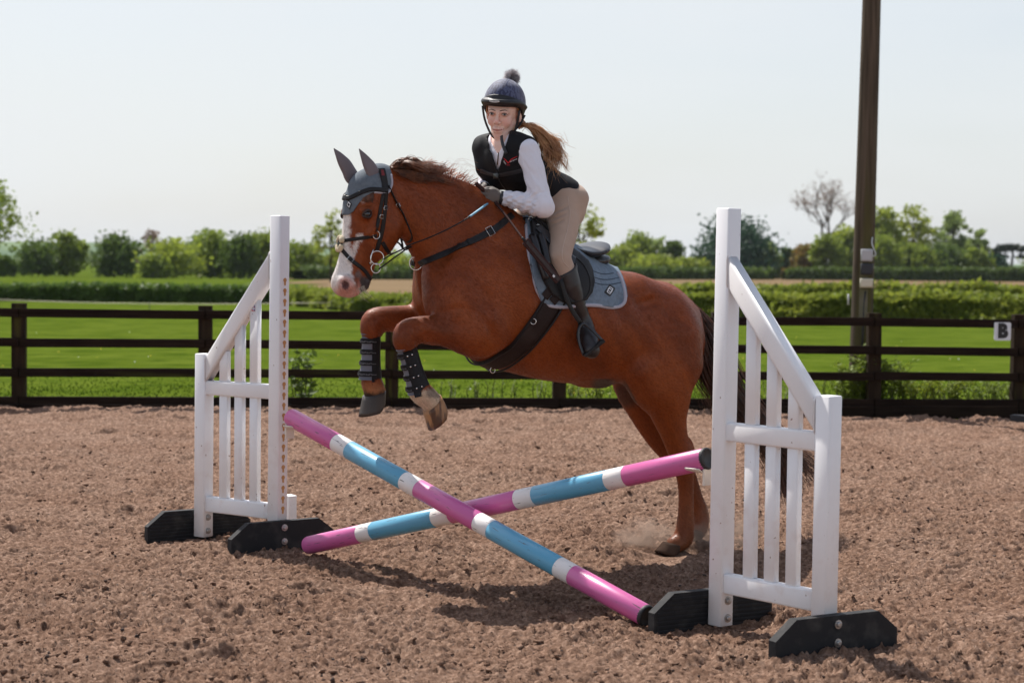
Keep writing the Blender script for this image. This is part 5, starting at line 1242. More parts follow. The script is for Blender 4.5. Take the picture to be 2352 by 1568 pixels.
def decal_text(name, s, cx, cy, size, ang, m, parent, bvh, off=.002, bold=0.0):
    V, F = text_mesh(s, 1.0, bold); a = math.radians(ang); out = []
    for x, y, z in V:
        X = x * size; Y = -y * size; p, n_ = cast(cx + X * math.cos(a) - Y * math.sin(a), cy + X * math.sin(a) + Y * math.cos(a), off + (.0004 if z > 0 else 0), bvh)
        if p is None: return None
        out.append(p)
    return obj(name, np.array(out), F, m, parent, smooth=False)
M_WHITEPRINT = mat('white_print', (.75, .75, .76), rough=.6); M_BLACKPRINT = mat('black_badge', (.012, .012, .013), rough=.5)

# ear bonnet
BON = [(899, 405), (900, 424), (889, 447), (872, 441), (854, 443), (838, 452), (824, 468), (813, 485), (801, 494), (788, 494), (760, 500), (755, 420), (800, 350), (880, 360), (893, 385)]
V, F = patch(BON, .007, sel=lambda X: X[:, 2] > 1.45)
bon = thing('ear_bonnet', 'blue grey ear bonnet with two pointed ears on the horse head', 'ear bonnet', HV[np.argmax(HV[:, 2] * (np.abs(HV[:, 0] - S(870, 430)[0]) < .1))])
obj('cap', V, F, mat('grey_bonnet_fabric', srgb(108, 116, 124), rough=.85, spec=.2, col2=srgb(96, 104, 112), vscale=60, bump=(420, .5, .0015)), bon); bb = bvh_of(V, F)
HEM = [(899, 400), (901, 424), (889, 448), (872, 441), (854, 443), (838, 452), (824, 468), (813, 485), (801, 494), (790, 496)]
hem('binding', HEM, .0055, M_TRIM, bon, bb)
for l0, spec in ((.05, [(866, 428, 13), (860, 411, 16.5), (856, 396, 16), (849, 382, 15), (843, 372, 12.5), (836, 360, 8.5), (829, 349, 4), (825, 342, 1.0)]), (-.05, [(820, 424, 14), (808, 406, 18), (801, 392, 16.5), (793, 378, 15.5), (786, 368, 13), (778, 356, 8.5), (771, 347, 4), (767, 341, 1.0)])):
    pts = [S(a, b, l0) for a, b, _ in spec]; q = catmull(np.column_stack([pts, [c * mpx(pts[0]) for *_, c in spec]]), 16); T, N, B = frames(q[:, :3], HN); V = []; n = 16
    for i in range(16):
        for j in range(n):
            a = 2 * math.pi * j / n; f = 1.0 - .55 * max(0, math.cos(a)) ; V.append(q[i, :3] + q[i, 3] * (N[i] * math.cos(a) * .75 * f + B[i] * math.sin(a)))
    F = [(r_ * n + j, r_ * n + (j + 1) % n, (r_ + 1) * n + (j + 1) % n, (r_ + 1) * n + j) for r_ in range(15) for j in range(n)]; obj('ear_sleeve', V, F, M_LYCRA, bon)
decal('badge', [[(801, 459), (809, 468), (804, 482), (795, 472)]], M_BLACKPRINT, bon, bb, .002)
decal('emblem', [[(801, 463), (806, 468), (804.6, 470), (800.6, 466)], [(806, 468), (803, 477.5), (802, 474.5), (804.6, 470)], [(803, 477.5), (797.5, 471.5), (799, 470.8), (802, 474.5)], [(797.5, 471.5), (801, 463), (800.6, 466), (799, 470.8)]], M_WHITEPRINT, bon, bb, .0035)
lab = [(866, 390), (872, 391), (875, 404), (868, 404)]
pe = [S(a, b, .05) + HN * .036 for a, b in lab]; V = pe + [p + HN * .0015 for p in pe]; obj('red_label', V, [(0, 1, 2, 3), (7, 6, 5, 4), (0, 4, 5, 1), (1, 5, 6, 2), (2, 6, 7, 3), (3, 7, 4, 0)], mat('maroon_label', srgb(110, 24, 36), rough=.6), bon, smooth=False)

# bridle
br = thing('bridle', 'black leather bridle with crossed noseband, steel bit rings and reins on the horse head', 'bridle', S(868, 520, .1))
BON_F = [tuple(int(i) for i in q) for q in F] if False else None
both_V, both_F = patch(BON, .007, sel=lambda X: X[:, 2] > 1.45)
bvB = BVHTree.FromPolygons([tuple(v) for v in HV] + [tuple(v) for v in both_V], [tuple(q) for q in HQ.tolist()] + [tuple(int(i) + len(HV) for i in q) for q in both_F])
strap('headpiece', [(876, 388), (880, 404), (884, 424), (884, 440)], 17, .004, M_LEATHER, br, bvh=bvB, mirror=True)
strap('browband', [(889, 438), (872, 436), (854, 435), (838, 439), (822, 446), (806, 454), (797, 455), (790, 449), (788, 444)], 10, .008, M_LEATHER, br, bvh=bvB, n=34, mirror=True)
strap('cheek_strap', [(881, 443), (876, 466), (872, 490), (867, 514), (864, 531)], 9, .004, M_LEATHER, br, bvh=bvB, mirror=True)
strap('cheek_strap', [(887, 443), (884, 480), (880, 515), (873, 548), (864, 578)], 10, .005, M_LEATHER, br, bvh=bvB, mirror=True)
strap('noseband_strap', [(865, 541), (850, 544), (830, 547), (808, 550), (790, 553), (780, 554)], 8, .0045, M_LEATHER, br, mirror=True)
strap('noseband_strap', [(780, 566), (792, 581), (806, 597), (822, 609), (837, 621), (846, 634), (853, 643)], 9, .0045, M_LEATHER, br, mirror=True)
strap('curb_strap', [(878, 556), (886, 570), (894, 581)], 9, .004, M_LEATHER, br)
def ring_torus(c, nrm, R_, r_, m, parent, name='ring', sx=1.0):
    nrm = unit(nrm); a0 = unit(np.cross(nrm, UZ)); b0 = np.cross(nrm, a0); pts = [c + a0 * math.cos(t) * R_ * sx + b0 * math.sin(t) * R_ for t in np.linspace(0, 2 * math.pi, 22)]
    V, F = tube(pts, r_, 7, False); return obj(name, V, F, m, parent)
for sgn in (1, -1):
    def M2(p): return p if sgn > 0 else p - 2 * ((p - HP0) @ HN) * HN
    ring_torus(M2(cast(863, 539, .006)[0]), HN, 9 * mpx(S(863, 539)), .0024, M_STEEL, br, 'noseband_ring')
    bl = M2(S(866, 592, .078)); ring_torus(bl, HN + HF * .25, 15.5 * mpx(bl), .003, M_STEEL, br, 'bit_ring'); ring_torus(M2(S(863, 616, .074)), HN + HF * .2, 11 * mpx(bl), .0026, M_STEEL, br, 'bit_ring')
    V, F = tube(catmull([M2(S(858, 572, .078)), M2(S(852, 590, .082)), M2(S(852, 608, .08))], 8), .003, 6); obj('bit_cheek', V, F, M_STEEL, br)
mq = M2(S(848, 612, .03)); V, F = tube([S(852, 604, .078), S(846, 606, 0), S(852, 604, -.078)], .006, 6); obj('mouthpiece', V, F, M_STEEL, br)
pad_c, pad_n = cast(783, 560, .006); ctr = S(781, 559, .0); M_FLEECE = mat('cream_sheepskin', srgb(222, 205, 172), rough=.9, sheen=.4, bump=(190, .9, .006), col2=srgb(198, 178, 144), vscale=40)
pc, pn_ = cast(779, 560, .004)
if pc is None: pc, pn_ = cast(784, 560, .004)
ax_ = unit(pn_); ux = unit(np.cross(UZ, ax_)); uy = np.cross(ax_, ux)
for a in range(4):
    t0 = a * 90 + 8; pts = [pc + (ux * math.cos(math.radians(t)) * .026 + uy * math.sin(math.radians(t)) * .031) + ax_ * .004 for t in np.linspace(t0, t0 + 74, 7)]; V, F = tube(pts, [.008, .0115, .012, .012, .012, .0115, .008], 9); V = V + .0014 * (RNG.random(V.shape) - .5); obj('fleece_roll', V, F, M_FLEECE, br)
V, F = lathe([(.004, -.004), (.019, -.002), (.021, .004), (.017, .009), (.004, .011)], pc, ax_, 14); obj('nose_pad', V, F, M_LEATHER, br)
def buckle(px, py, w, h, ang, parent, bvh=None, off=.007):
    a = math.radians(ang); pts = [];
    for x, y in ((-w, -h), (w, -h), (w, h), (-w, h), (-w, -h)):
        p, n_ = cast(px + x * math.cos(a) - y * math.sin(a), py + x * math.sin(a) + y * math.cos(a), off, bvh); pts.append(p)
    V, F = tube(pts, .0018, 5); obj('buckle', V, F, M_STEEL, parent)
buckle(804, 596, 6, 6, 40, br); buckle(884, 478, 4, 4, 10, br, bvB); buckle(875, 497, 4, 4, 10, br, bvB); buckle(912, 472, 4, 4, 60, br)
# throat lash: lies on the cheek, then hangs as a loop under the jaw
pts = []
for a, b in ((890, 427), (900, 448), (911, 470), (923, 490), (933, 510)): p, n_ = cast(a, b, .007, bvB); pts.append(p)
pts += [S(943, 532, .09), S(946, 546, .06), S(938, 556, .02), S(920, 547, -.03), S(905, 530, -.06)]; V, F = tube(catmull(pts, 28), .0058, 6, squash=.45); obj('throat_lash', V, F, M_LEATHER, br)
# reins
def flat_line(name, pts, r, m, parent, n=30, sq=.45): V, F = tube(catmull(np.array(pts), n), r, 8, squash=sq); return obj(name, V, F, m, parent)
HANDL = S(1120, 467, .10); HANDR = S(1102, 452, -.03)
def clear(px, py, off, l):   # a little off the neck surface, or on the plane l where there is no horse behind
    p, n_ = cast(px, py, off); q = S(px, py, l); return q if p is None or np.linalg.norm(q - CAM) < np.linalg.norm(p - CAM) else p
flat_line('rein', [S(880, 596, .085), S(900, 584, .10), S(925, 572, .13), S(942, 562, .15), clear(975, 550, .015, .16), clear(1010, 535, .015, .2), clear(1050, 515, .015, .2), clear(1080, 497, .015, .2)], .0072, M_LEATHER, br)
flat_line('rein', [S(870, 618, .08), S(884, 608, .09), S(905, 592, .11), S(925, 578, .13), S(942, 563, .15)], .0072, M_LEATHER, br, 20)
flat_line('rein_grip', [clear(1078, 498, .016, .2), clear(1092, 488, .018, .19), clear(1106, 478, .02, .17), HANDL], .0078, mat('light_blue_rubber', srgb(112, 164, 190), rough=.55), br, 16, .6)
flat_line('rein', [S(880, 596, .085) - HN * .17, S(925, 572, -.1), S(985, 520, -.14), S(1050, 470, -.12), HANDR], .007, M_LEATHER, br)
flat_line('martingale_strap', [S(945, 566, .15), S(930, 574, .09), S(918, 560, .03), S(905, 552, -.02)], .006, M_LEATHER, br, 12)
flat_line('rein_stop', [S(921, 548, .05), S(924, 560, .055), S(925, 570, .06)], .011, M_LEATHER, br, 6)

# breast strap
bs = thing('breast_strap', 'black leather breast strap with a steel buckle across the horse shoulder', 'breastplate', S(1050, 570, .2))
strap('strap', [(966, 606), (1000, 592), (1037, 576), (1080, 556), (1123, 534), (1145, 520), (1164, 504), (1176, 494)], 16, .0055, M_LEATHER, bs, n=40, off=.002, mirror=True)
strap('keeper', [(1052, 568), (1060, 564)], 18, .009, M_LEATHER, bs, n=4, smooth=0); strap('keeper', [(1075, 558), (1081, 555)], 18, .009, M_LEATHER, bs, n=4, smooth=0)
buckle(1124, 533, 7, 10, -30, bs, off=.011)
rc_, rn_ = cast(958, 603, .008); ring_torus(rc_ if rc_ is not None else S(958, 603, .1), HN + HF, 15 * mpx(S(958, 603)), .0032, M_STEEL, bs, 'ring')
pts = [rc_ + np.array([0, 0, -.01])] + [S(950, 640, 0) + HF * .0, S(985, 730, .0)]

# saddle pad
PAD = [(1203, 470), (1207, 520), (1212, 575), (1219, 620), (1229, 662), (1242, 692), (1262, 703), (1290, 706), (1335, 702), (1372, 702), (1405, 707), (1421, 705), (1433, 697), (1437, 684), (1434, 662), (1427, 640), (1419, 624), (1405, 600), (1400, 520), (1300, 440)]
def above(X): return (X[:, 2] > 1.0)
PV, PF = patch(PAD, .016, sel=above)
pad = thing('saddle_pad', 'blue grey quilted saddle pad with pale binding under the saddle', 'saddle pad', S(1330, 640, .2))
obj('quilt', PV, PF, M_AIRMESH, pad); bvP = bvh_of(PV, PF)
hem('binding', [(1208, 516), (1212, 575), (1219, 620), (1229, 662), (1242, 692), (1262, 703), (1290, 706), (1335, 702), (1372, 702), (1405, 707), (1421, 705), (1433, 697), (1437, 684), (1434, 662), (1427, 640), (1419, 626)], .0095, M_TRIM, pad, bvP, 90)
M_SEAM = mat('quilt_seam', srgb(58, 72, 86), rough=.9)
for k, pp in enumerate(([(1340, 604), (1360, 622), (1385, 630), (1410, 627)], [(1345, 622), (1366, 638), (1394, 643), (1424, 637)], [(1350, 640), (1372, 652), (1400, 654), (1430, 648)])):
    hem('seam', pp, .0028, M_SEAM, pad, bvP, 16, off=-.0005)
decal('badge', [[(1400 + x * .8 - y * .55, 667 + x * .55 + y * .8) for x, y in rrect(9, 12, 3, 3)]], M_BLACKPRINT, pad, bvP, .002)
def glyph(w, h, t, dx, dy):
    o_ = [(1400 + (x + dx) * .8 - (y + dy) * .55, 667 + (x + dx) * .55 + (y + dy) * .8) for x, y in rrect(w, h, 2, 3)]; i_ = [(1400 + (x + dx) * .8 - (y + dy) * .55, 667 + (x + dx) * .55 + (y + dy) * .8) for x, y in rrect(w - t, h - t, 1.4, 3)]
    k = len(o_); return [[o_[i], o_[(i + 1) % k], i_[(i + 1) % k], i_[i]] for i in range(k)]
decal('emblem', glyph(5.4, 5.6, 1.6, -.4, -1.8) + glyph(5.4, 5.6, 1.6, .4, 2.2), M_WHITEPRINT, pad, bvP, .0035)

# girth
gi = thing('girth', 'wide dark brown leather girth with a steel ring round the horse belly', 'girth', S(1180, 790, .3))
M_GIRTH = mat('dark_brown_leather', srgb(42, 30, 27), rough=.6, spec=.22, bump=(60, .2, .002), col2=srgb(62, 50, 46), vscale=7, vpos=(.5, .75))
c0 = S(1160, 752, 0); dz = unit(S(1192, 690, 0) - S(1112, 846, 0)); 
def girth_ring(shift, off):
    pts = []; nr = []; gx = unit(np.cross(dz, HN))
    for a in np.linspace(math.radians(-222), math.radians(42), 46):
        bend = .030 * math.cos(a * 1.0 + 1.57) ; d = HN * math.cos(a) + dz * math.sin(a); o_ = c0 + gx * (shift + 0) + d * 1.2
        h = BV.ray_cast(Vector(o_), Vector(-d))
        if h[0] is None: continue
        n_ = np.array(h[1]); n_ = n_ if n_ @ d > 0 else -n_; pts.append(np.array(h[0]) + n_ * off); nr.append(n_)
    return np.array(pts), np.array(nr)
rows = [girth_ring(s_, .014) for s_ in np.linspace(-.052, .052, 7)]; k = min(len(r_[0]) for r_ in rows); V = []; wdt = len(rows)
for j in range(k):
    for i in range(wdt): V.append(rows[i][0][j] - rows[i][1][j] * (.008 if i in (0, wdt - 1) else 0))
F = [(j * wdt + i, j * wdt + i + 1, (j + 1) * wdt + i + 1, (j + 1) * wdt + i) for j in range(k - 1) for i in range(wdt - 1)]; V = np.array(V); 
Vb = np.concatenate([V - np.concatenate([np.array([r_[1][j] for r_ in rows]) for j in range(k)]) * .010]); n = len(V); F += [tuple(reversed([a + n for a in f])) for f in F[:]]; F += [(j * wdt, (j + 1) * wdt, (j + 1) * wdt + n, j * wdt + n) for j in range(k - 1)] + [((j + 1) * wdt + wdt - 1, j * wdt + wdt - 1, j * wdt + wdt - 1 + n, (j + 1) * wdt + wdt - 1 + n) for j in range(k - 1)]
go_ = obj('belly_guard', np.concatenate([V, Vb]), F, M_GIRTH, gi); bvG = bvh_of(V, F[:(k - 1) * (wdt - 1)])
for s_ in (-.05, .05):
    p_, n_ = girth_ring(s_, .0175); V2, F2 = tube(p_, .005, 6); obj('edge_roll', V2, F2, M_LEATHER, gi)
gp, gn = cast(1225, 738, .006, bvG)
if gp is not None: ring_torus(gp, gn, .013, .0022, M_STEEL, gi, 'ring')
gp, gn = cast(1132, 838, .004); ring_torus((gp if gp is not None else S(1130, 842, 0)) - UZ * .02, HN, .014, .0022, M_STEEL, gi, 'ring')
for a in (-.024, .024):
    q = [(1258 + a * 500 * .72, 688 + a * 500 * .5), (1272 + a * 500 * .72, 672 + a * 500 * .5), (1285 + a * 300, 655 + a * 300)]; strap('girth_strap', q, 20, .006, M_GIRTH, gi, n=8, bvh=bvP, off=.004)

# saddle
sa = thing('saddle', 'black leather jumping saddle with a raised cantle on the blue grey pad', 'saddle', S(1300, 570, 0))
sd = SDF(S(1300, 580, 0) - np.array([.45, .45, .25]), S(1300, 580, 0) + np.array([.45, .45, .25]), .006)
ch(sd, [(1224, 516, 0, 13, 3.0), (1250, 546, 0, 12, 4.4), (1282, 572, 0, 12, 6.4), (1315, 583, 0, 13, 7.4), (1345, 575, 0, 14, 6.6), (1366, 564, 0, 9.5, 6.2), (1374, 561, 0, 6.5, 5)], 0.0, sub=4)
SV, SQ = sd.mesh(2); obj('seat', SV, SQ, mat('smooth_black_leather', (.018, .016, .017), rough=.33, spec=.55, bump=(140, .10, .001)), sa); M_SMOOTH = bpy.data.materials['smooth_black_leather']
sd = SDF(S(1300, 600, 0) - np.array([.45, .45, .3]), S(1300, 600, 0) + np.array([.45, .45, .3]), .006)
for s_ in (1, -1):
    ch(sd, [(1290 + s_ * 18, 592, s_ * .085, 16, 1.9), (1330 + s_ * 18, 601, s_ * .085, 15, 2.1), (1362 + s_ * 18, 598, s_ * .082, 13, 2.0), (1372 + s_ * 18, 594, s_ * .078, 9, 2)], .01)
QV, QQ = sd.mesh(2); obj('panel', QV, QQ, M_SMOOTH, sa)
pts = [S(1312, 592, .19), S(1340, 590, .185), S(1362, 583, .16), S(1376, 578, .12), S(1381, 574, .0)]
FLAP = [(1212, 516), (1230, 508), (1262, 530), (1296, 572), (1322, 590), (1340, 606), (1352, 628), (1357, 652), (1352, 676), (1338, 690), (1312, 696), (1285, 692), (1262, 676), (1246, 650), (1232, 618), (1220, 570)]
V, F = patch(FLAP, .034, sel=above, base_off=.017); obj('flap', V, F, M_LEATHER, sa); bvF = bvh_of(V, F)
hem('flap_edge', FLAP[1:] + FLAP[:2], .0045, M_LEATHER, sa, bvF, 70)
for q in ([(1224, 540), (1232, 575), (1242, 610), (1254, 642)], [(1240, 540), (1250, 575), (1258, 610)]): hem('knee_roll', q, .019, M_SMOOTH, sa, bvF, 14, off=.004)
strap('skirt', [(1236, 522), (1262, 548), (1290, 580), (1318, 602)], 30, .008, M_SMOOTH, sa, n=16, bvh=bvF, mirror=True)
V, F = tube(catmull([S(1196, 500, .05), S(1215, 500, .12), S(1240, 508, .16), S(1256, 520, .18), S(1262, 540, .19)], 16), .006, 7, squash=.5); obj('saddle_strap', V, F, M_LEATHER, sa)
V, F = tube(catmull([S(1180, 498, .02), S(1200, 503, .09), S(1222, 515, .13)], 10), .0075, 7, squash=.6); obj('saddle_strap', V, F, M_LEATHER, sa)
ring_torus(S(1219, 503, .125), HN, .012, .002, M_STEEL, sa, 'ring'); ring_torus(S(1236, 522, .17), HN, .013, .002, M_STEEL, sa, 'ring')

# brushing boots on the front legs
M_BOOTG = mat('grey_neoprene_mesh', srgb(112, 114, 124), rough=.85, bump=(420, .5, .0015)); M_BOOTK = mat('black_boot_shell', (.015, .015, .017), rough=.6, spec=.2, bump=(90, .12, .0015))
def brushing_boot(label, top, bot, w0, w1, l, face, seed):
    A = S(*top, l); B = S(*bot, l); ax = unit(B - A); out = unit(HN - ax * (HN @ ax)); fr = np.cross(ax, out); fr = fr if fr @ HF > 0 else -fr   # out: towards the camera side; fr: front of the leg
    t = thing('brushing_boot', label, 'brushing boot', (A + B) / 2, 'boots on the horse front legs'); s_ = mpx(A); Ln = np.linalg.norm(B - A)
    def ringpt(f, ang, ex=0.0):
        r_ = (w0 + (w1 - w0) * f ** 2 - 2.0 * math.sin(f * math.pi)) * s_ + ex; a = math.radians(ang); return A + ax * Ln * f + fr * math.cos(a) * r_ + out * math.sin(a) * r_ * .82
    def shell(name, f0, f1, a0, a1, ex, m, rows=9, cols=22, wob=None):
        V = [];
        for i in range(rows):
            f = f0 + (f1 - f0) * i / (rows - 1)
            for j in range(cols):
                g = j / (cols - 1); ff = f
                if wob: ff = f0 + wob(g, 0) + (f1 + wob(g, 1) - f0 - wob(g, 0)) * i / (rows - 1)
                e = ex * min(1, 4 * min(g, 1 - g) + .55, 5 * min(i, rows - 1 - i) / rows + .6); V.append(ringpt(ff, a0 + (a1 - a0) * g, e))
        n = len(V); V += [ringpt(f0 + (f1 - f0) * i / (rows - 1), a0 + (a1 - a0) * j / (cols - 1), -.003) for i in range(rows) for j in range(cols)]
        F = [(i * cols + j, i * cols + j + 1, (i + 1) * cols + j + 1, (i + 1) * cols + j) for i in range(rows - 1) for j in range(cols - 1)]; F += [tuple(reversed([x + n for x in f])) for f in F[:]]
        for i in range(rows - 1): F += [((i + 1) * cols, i * cols, i * cols + n, (i + 1) * cols + n), (i * cols + cols - 1, (i + 1) * cols + cols - 1, (i + 1) * cols + cols - 1 + n, i * cols + cols - 1 + n)]
        for j in range(cols - 1): F += [(j, j + 1, j + 1 + n, j + n), ((rows - 1) * cols + j + 1, (rows - 1) * cols + j, (rows - 1) * cols + j + n, (rows - 1) * cols + j + 1 + n)]
        return obj(name, V, F, m, t)
    shell('lining', 0, 1, -180, 180, .001, M_BOOTG)
    if face == 'side': shell('guard', .06, 1.05, 40, 240, .0075, M_BOOTK, wob=lambda g, e: (.02 * math.sin(g * 3.1) if e else 0)); a0, a1 = -30, 74
    else: shell('guard', .06, 1.04, 78, 255, .0075, M_BOOTK); a0, a1 = -40, 120
    for i in range(4):
        f = .16 + i * .235; sb = shell('strap', f - .055, f + .055, a0, a1 + (24 if face == 'side' else 6), .011, M_BOOTK, 4, 14)
        if face == 'side':
            for q in (62, 86): p = ringpt(f, q, .0115); n_ = unit(p - (A + ax * Ln * f)); V, F = lathe([(.0042, 0), (.0036, .002), (.001, .0028)], p, n_, 8); obj('stud', V, F, M_STEEL, sb)
        vt, ft = text_mesh('LeMieux', .011); 
        for q in ((14, 42, 74) if face != 'side' else (16,)):
            pts = [ringpt(f + y / Ln * -1 + .012, q - math.degrees(x / ((w0 + 1) * s_)) * (1 if fr @ CR < 0 else -1) * -1, .0125) for x, y, z in vt]; obj('lettering', pts, ft, mat('grey_print', (.32, .32, .34), rough=.7) if 'grey_print' not in bpy.data.materials else bpy.data.materials['grey_print'], sb, smooth=False)
    pts = [ringpt(.015, a, .0015) for a in np.linspace(-180, 180, 26)]; V, F = tube(pts, .004, 6, False); obj('collar', V, F, M_BOOTG, t)
    return t
brushing_boot('black and grey brushing boot on the near front leg with stud straps', (932, 796), (962, 899), 22.5, 27, .18, 'side', 1)
brushing_boot('black and grey brushing boot on the far front leg with wide printed straps', (852, 766), (849, 872), 21.5, 26, -.17, 'front', 2)
# ================================================================== rider
RB = S(1270, 470, 0)
rider = thing('person', 'young rider in a black vest, white shirt and beige breeches crouched over the horse neck', 'person', RB)
# head frame: facing the camera, turned a little to the left of the picture, chin lowered, head tipped
def rotm(ax, a):
    return np.array(Matrix.Rotation(a, 3, Vector(ax)))
HEADO = S(1157, 259, .0)
yaw, pit, rol = math.radians(17), math.radians(9), math.radians(4.5)
ff = np.array([-math.sin(yaw), -math.cos(yaw), 0.0]); rx = np.array([math.cos(yaw), -math.sin(yaw), 0.0])
R0 = np.stack([rx, ff, UZ], 1)                      # columns: her left (picture right), forward, up
R1 = rotm(R0[:, 0], -pit) @ R0; fz = R1[:, 1]; R1 = rotm(fz, -rol) @ R1
if (R1[:, 1] @ UZ) > 0: R1 = rotm(R0[:, 0], pit) @ R0; R1 = rotm(R1[:, 1], rol) @ R1
if (proj(HEADO + R1[:, 0] * .1)[1] < proj(HEADO)[1]): R1 = rotm(R1[:, 1], 2 * rol) @ R1 if proj(HEADO + (rotm(R1[:, 1], 2 * rol) @ R1)[:, 0] * .1)[1] > proj(HEADO)[1] else rotm(R1[:, 1], -2 * rol) @ R1
HS = 1.03
def Hd(x, y, z): return HEADO + R1 @ (np.array([x, y, z], float) * HS)
def hl(V): return ((np.asarray(V) - HEADO) @ R1) / HS
HAX = (R1[:, 0], R1[:, 1], R1[:, 2])
TOR = [(1278, 462, 0, 50, 1.38), (1243, 430, 0, 43, 1.36), (1205, 398, 0, 47, 1.42), (1172, 366, 0, 47, 1.55), (1158, 340, 0, 33, 1.9)]
SHL, ELL, WRL, HDL = S(1213, 344, .165), S(1246, 474, .26), S(1158, 455, .10), S(1131, 452, .085)
SHR, ELR, WRR, HDR = S(1124, 346, -.155), S(1132, 402, -.28) , S(1112, 432, -.10), S(1106, 445, -.04)
KNL = (1284, 590, .275)
def mirp(p): return p - 2 * ((p - HP0) @ HN) * HN
HIPL, MIDL, KNEL = S(1296, 470, .10), S(1292, 535, .19), S(1284, 592, .275)
CALF = [S(1297, 622, .285), S(1306, 655, .29), S(1320, 692, .285), S(1334, 725, .28), S(1341, 745, .28)]
TOE = [S(1341, 745, .28), S(1345, 765, .30), S(1352, 785, .34), S(1358, 803, .38)]
def torso(sd, grow, k=0.0, op='add', cut=0):
    ch(sd, TOR[:len(TOR) - cut] if cut else TOR, k, sub=4, op=op, grow=grow)
def arm(sd, a, b, c, r0, r1, r2, grow, k=.02):
    sd.chain([a, (a + b) / 2, b], np.array([r0, (r0 + r1) / 2, r1]) + grow, k); sd.chain([b, b * .6 + c * .4, c], np.array([r1, r1 * .98, r2]) + grow, k)
lo = np.minimum.reduce([S(1060, 200, 0), S(1400, 830, .5), S(1200, 500, -.5), S(1100, 300, .3)]) - .12; hi = np.maximum.reduce([S(1060, 200, 0), S(1400, 830, .5), S(1330, 300, -.5), S(1380, 170, .3)]) + .12
sd = SDF(lo, hi, .0044)
torso(sd, -.004)
ch(sd, [(1290, 466, .08, 37), (1292, 480, .09, 35)], .03, sub=1); ch(sd, [(1270, 466, -.09, 36), (1262, 480, -.09, 34)], .03, sub=1)
for s_ in (1, -1):
    m_ = (lambda p: p) if s_ > 0 else mirp
    sd.chain([m_(HIPL), m_(MIDL), m_(KNEL)], [.074, .058, .046], .03); sd.chain([m_(KNEL)] + [m_(p) for p in CALF], [.049, .050, .052, .044, .036, .034], .01); sd.chain([m_(p) for p in TOE], [.034, .038, .038, .030], .01)
arm(sd, SHL, ELL, WRL, .046, .038, .026, -.004); arm(sd, SHR, ELR, WRR, .046, .038, .026, -.004)
sd.ell(HDL, (.022, .011, .024), (HF, HN, UZ), .01); sd.ell(HDR, (.022, .011, .024), (HF, HN, UZ), .01)
# neck and head
sd.chain([S(1160, 346, 0), Hd(0, -.018, -.085), Hd(0, -.012, -.03)], [.056, .050, .052], .02)
sd.ell(Hd(0, -.012, .035), np.array([.074, .093, .088]) * HS, HAX, .02)
sd.chain([Hd(0, .028, .01), Hd(0, .040, -.05), Hd(0, .056, -.085)], np.array([.060, .043, .027]) * HS, .02)
sd.chain([Hd(-.043, .004, -.042), Hd(-.025, .045, -.086), Hd(0, .068, -.102), Hd(.025, .045, -.086), Hd(.043, .004, -.042)], np.array([.019, .0175, .0175, .0175, .019]) * HS, .016)
for s_ in (-1, 1):
    sd.ell(Hd(s_ * .035, .062, -.034), np.array([.022, .021, .025]) * HS, HAX, .016); sd.ell(Hd(s_ * .076, -.006, -.012), np.array([.009, .018, .030]) * HS, HAX, .006)
    sd.ell(Hd(s_ * .031, .100, .0), np.array([.017, .011, .010]) * HS, HAX, .012, 'cut')
    sd.ell(Hd(s_ * .031, .0815, -.001), np.array([.0145, .0105, .0095]) * HS, HAX, .004)
sd.chain([Hd(-.042, .075, .016), Hd(-.018, .088, .014), Hd(.018, .088, .014), Hd(.042, .075, .016)], np.array([.009, .009, .009, .009]) * HS, .012)
sd.chain([Hd(0, .088, .012), Hd(0, .098, -.012), Hd(0, .108, -.033), Hd(0, .105, -.039)], np.array([.0070, .0078, .0100, .0095]) * HS, .010)
for s_ in (-1, 1): sd.ell(Hd(s_ * .0125, .098, -.0395), np.array([.0075, .009, .0075]) * HS, HAX, .006); sd.ell(Hd(s_ * .0075, .109, -.0475), np.array([.0042, .006, .0042]) * HS, HAX, .003, 'cut')
sd.chain([Hd(-.022, .086, -.067), Hd(0, .0955, -.0655), Hd(.022, .086, -.067)], np.array([.0055, .0062, .0055]) * HS, .012); sd.chain([Hd(-.018, .086, -.078), Hd(0, .0925, -.079), Hd(.018, .086, -.078)], np.array([.0060, .0075, .0060]) * HS, .012)
sd.chain([Hd(-.028, .090, -.0680), Hd(-.014, .099, -.0722), Hd(0, .1025, -.0730), Hd(.014, .099, -.0722), Hd(.028, .090, -.0680)], np.array([.0018] * 5) * HS, .004, op='cut')
RV, RQ = sd.mesh(1)
h = hl(RV); C = np.tile(np.array(srgb(236, 198, 182)[:3]), (len(RV), 1))
def putc(col, w):
    global C
    w = np.clip(w, 0, 1)[:, None]; C = C * (1 - w) + np.array(srgb(*col)[:3]) * w
fr = h[:, 1] > .03
for s_ in (-1, 1): putc((232, 166, 154), np.where(fr, sstep(.032, .010, np.hypot(h[:, 0] - s_ * .042, h[:, 2] + .035)), 0) * .45)
putc((234, 172, 160), np.where(fr, sstep(.016, .006, np.hypot(h[:, 0], h[:, 2] + .034)), 0) * .6); putc((232, 176, 164), np.where(fr, sstep(.022, .008, np.hypot(h[:, 0], h[:, 2] + .098)), 0) * .5)
lw = np.clip(1 - (h[:, 0] / .027) ** 2, 0, 1) * .0048; putc((204, 128, 122), np.where(fr & (np.abs(h[:, 0]) < .027), sstep(.0025, -.0015, np.abs(h[:, 2] + .0732 - 6.0 * h[:, 0] ** 2) - lw), 0) * .85)
putc((120, 62, 58), np.where(fr & (np.abs(h[:, 0]) < .024), sstep(.003, .001, np.abs(h[:, 2] + .0732 - 6.5 * h[:, 0] ** 2)), 0) * .8)
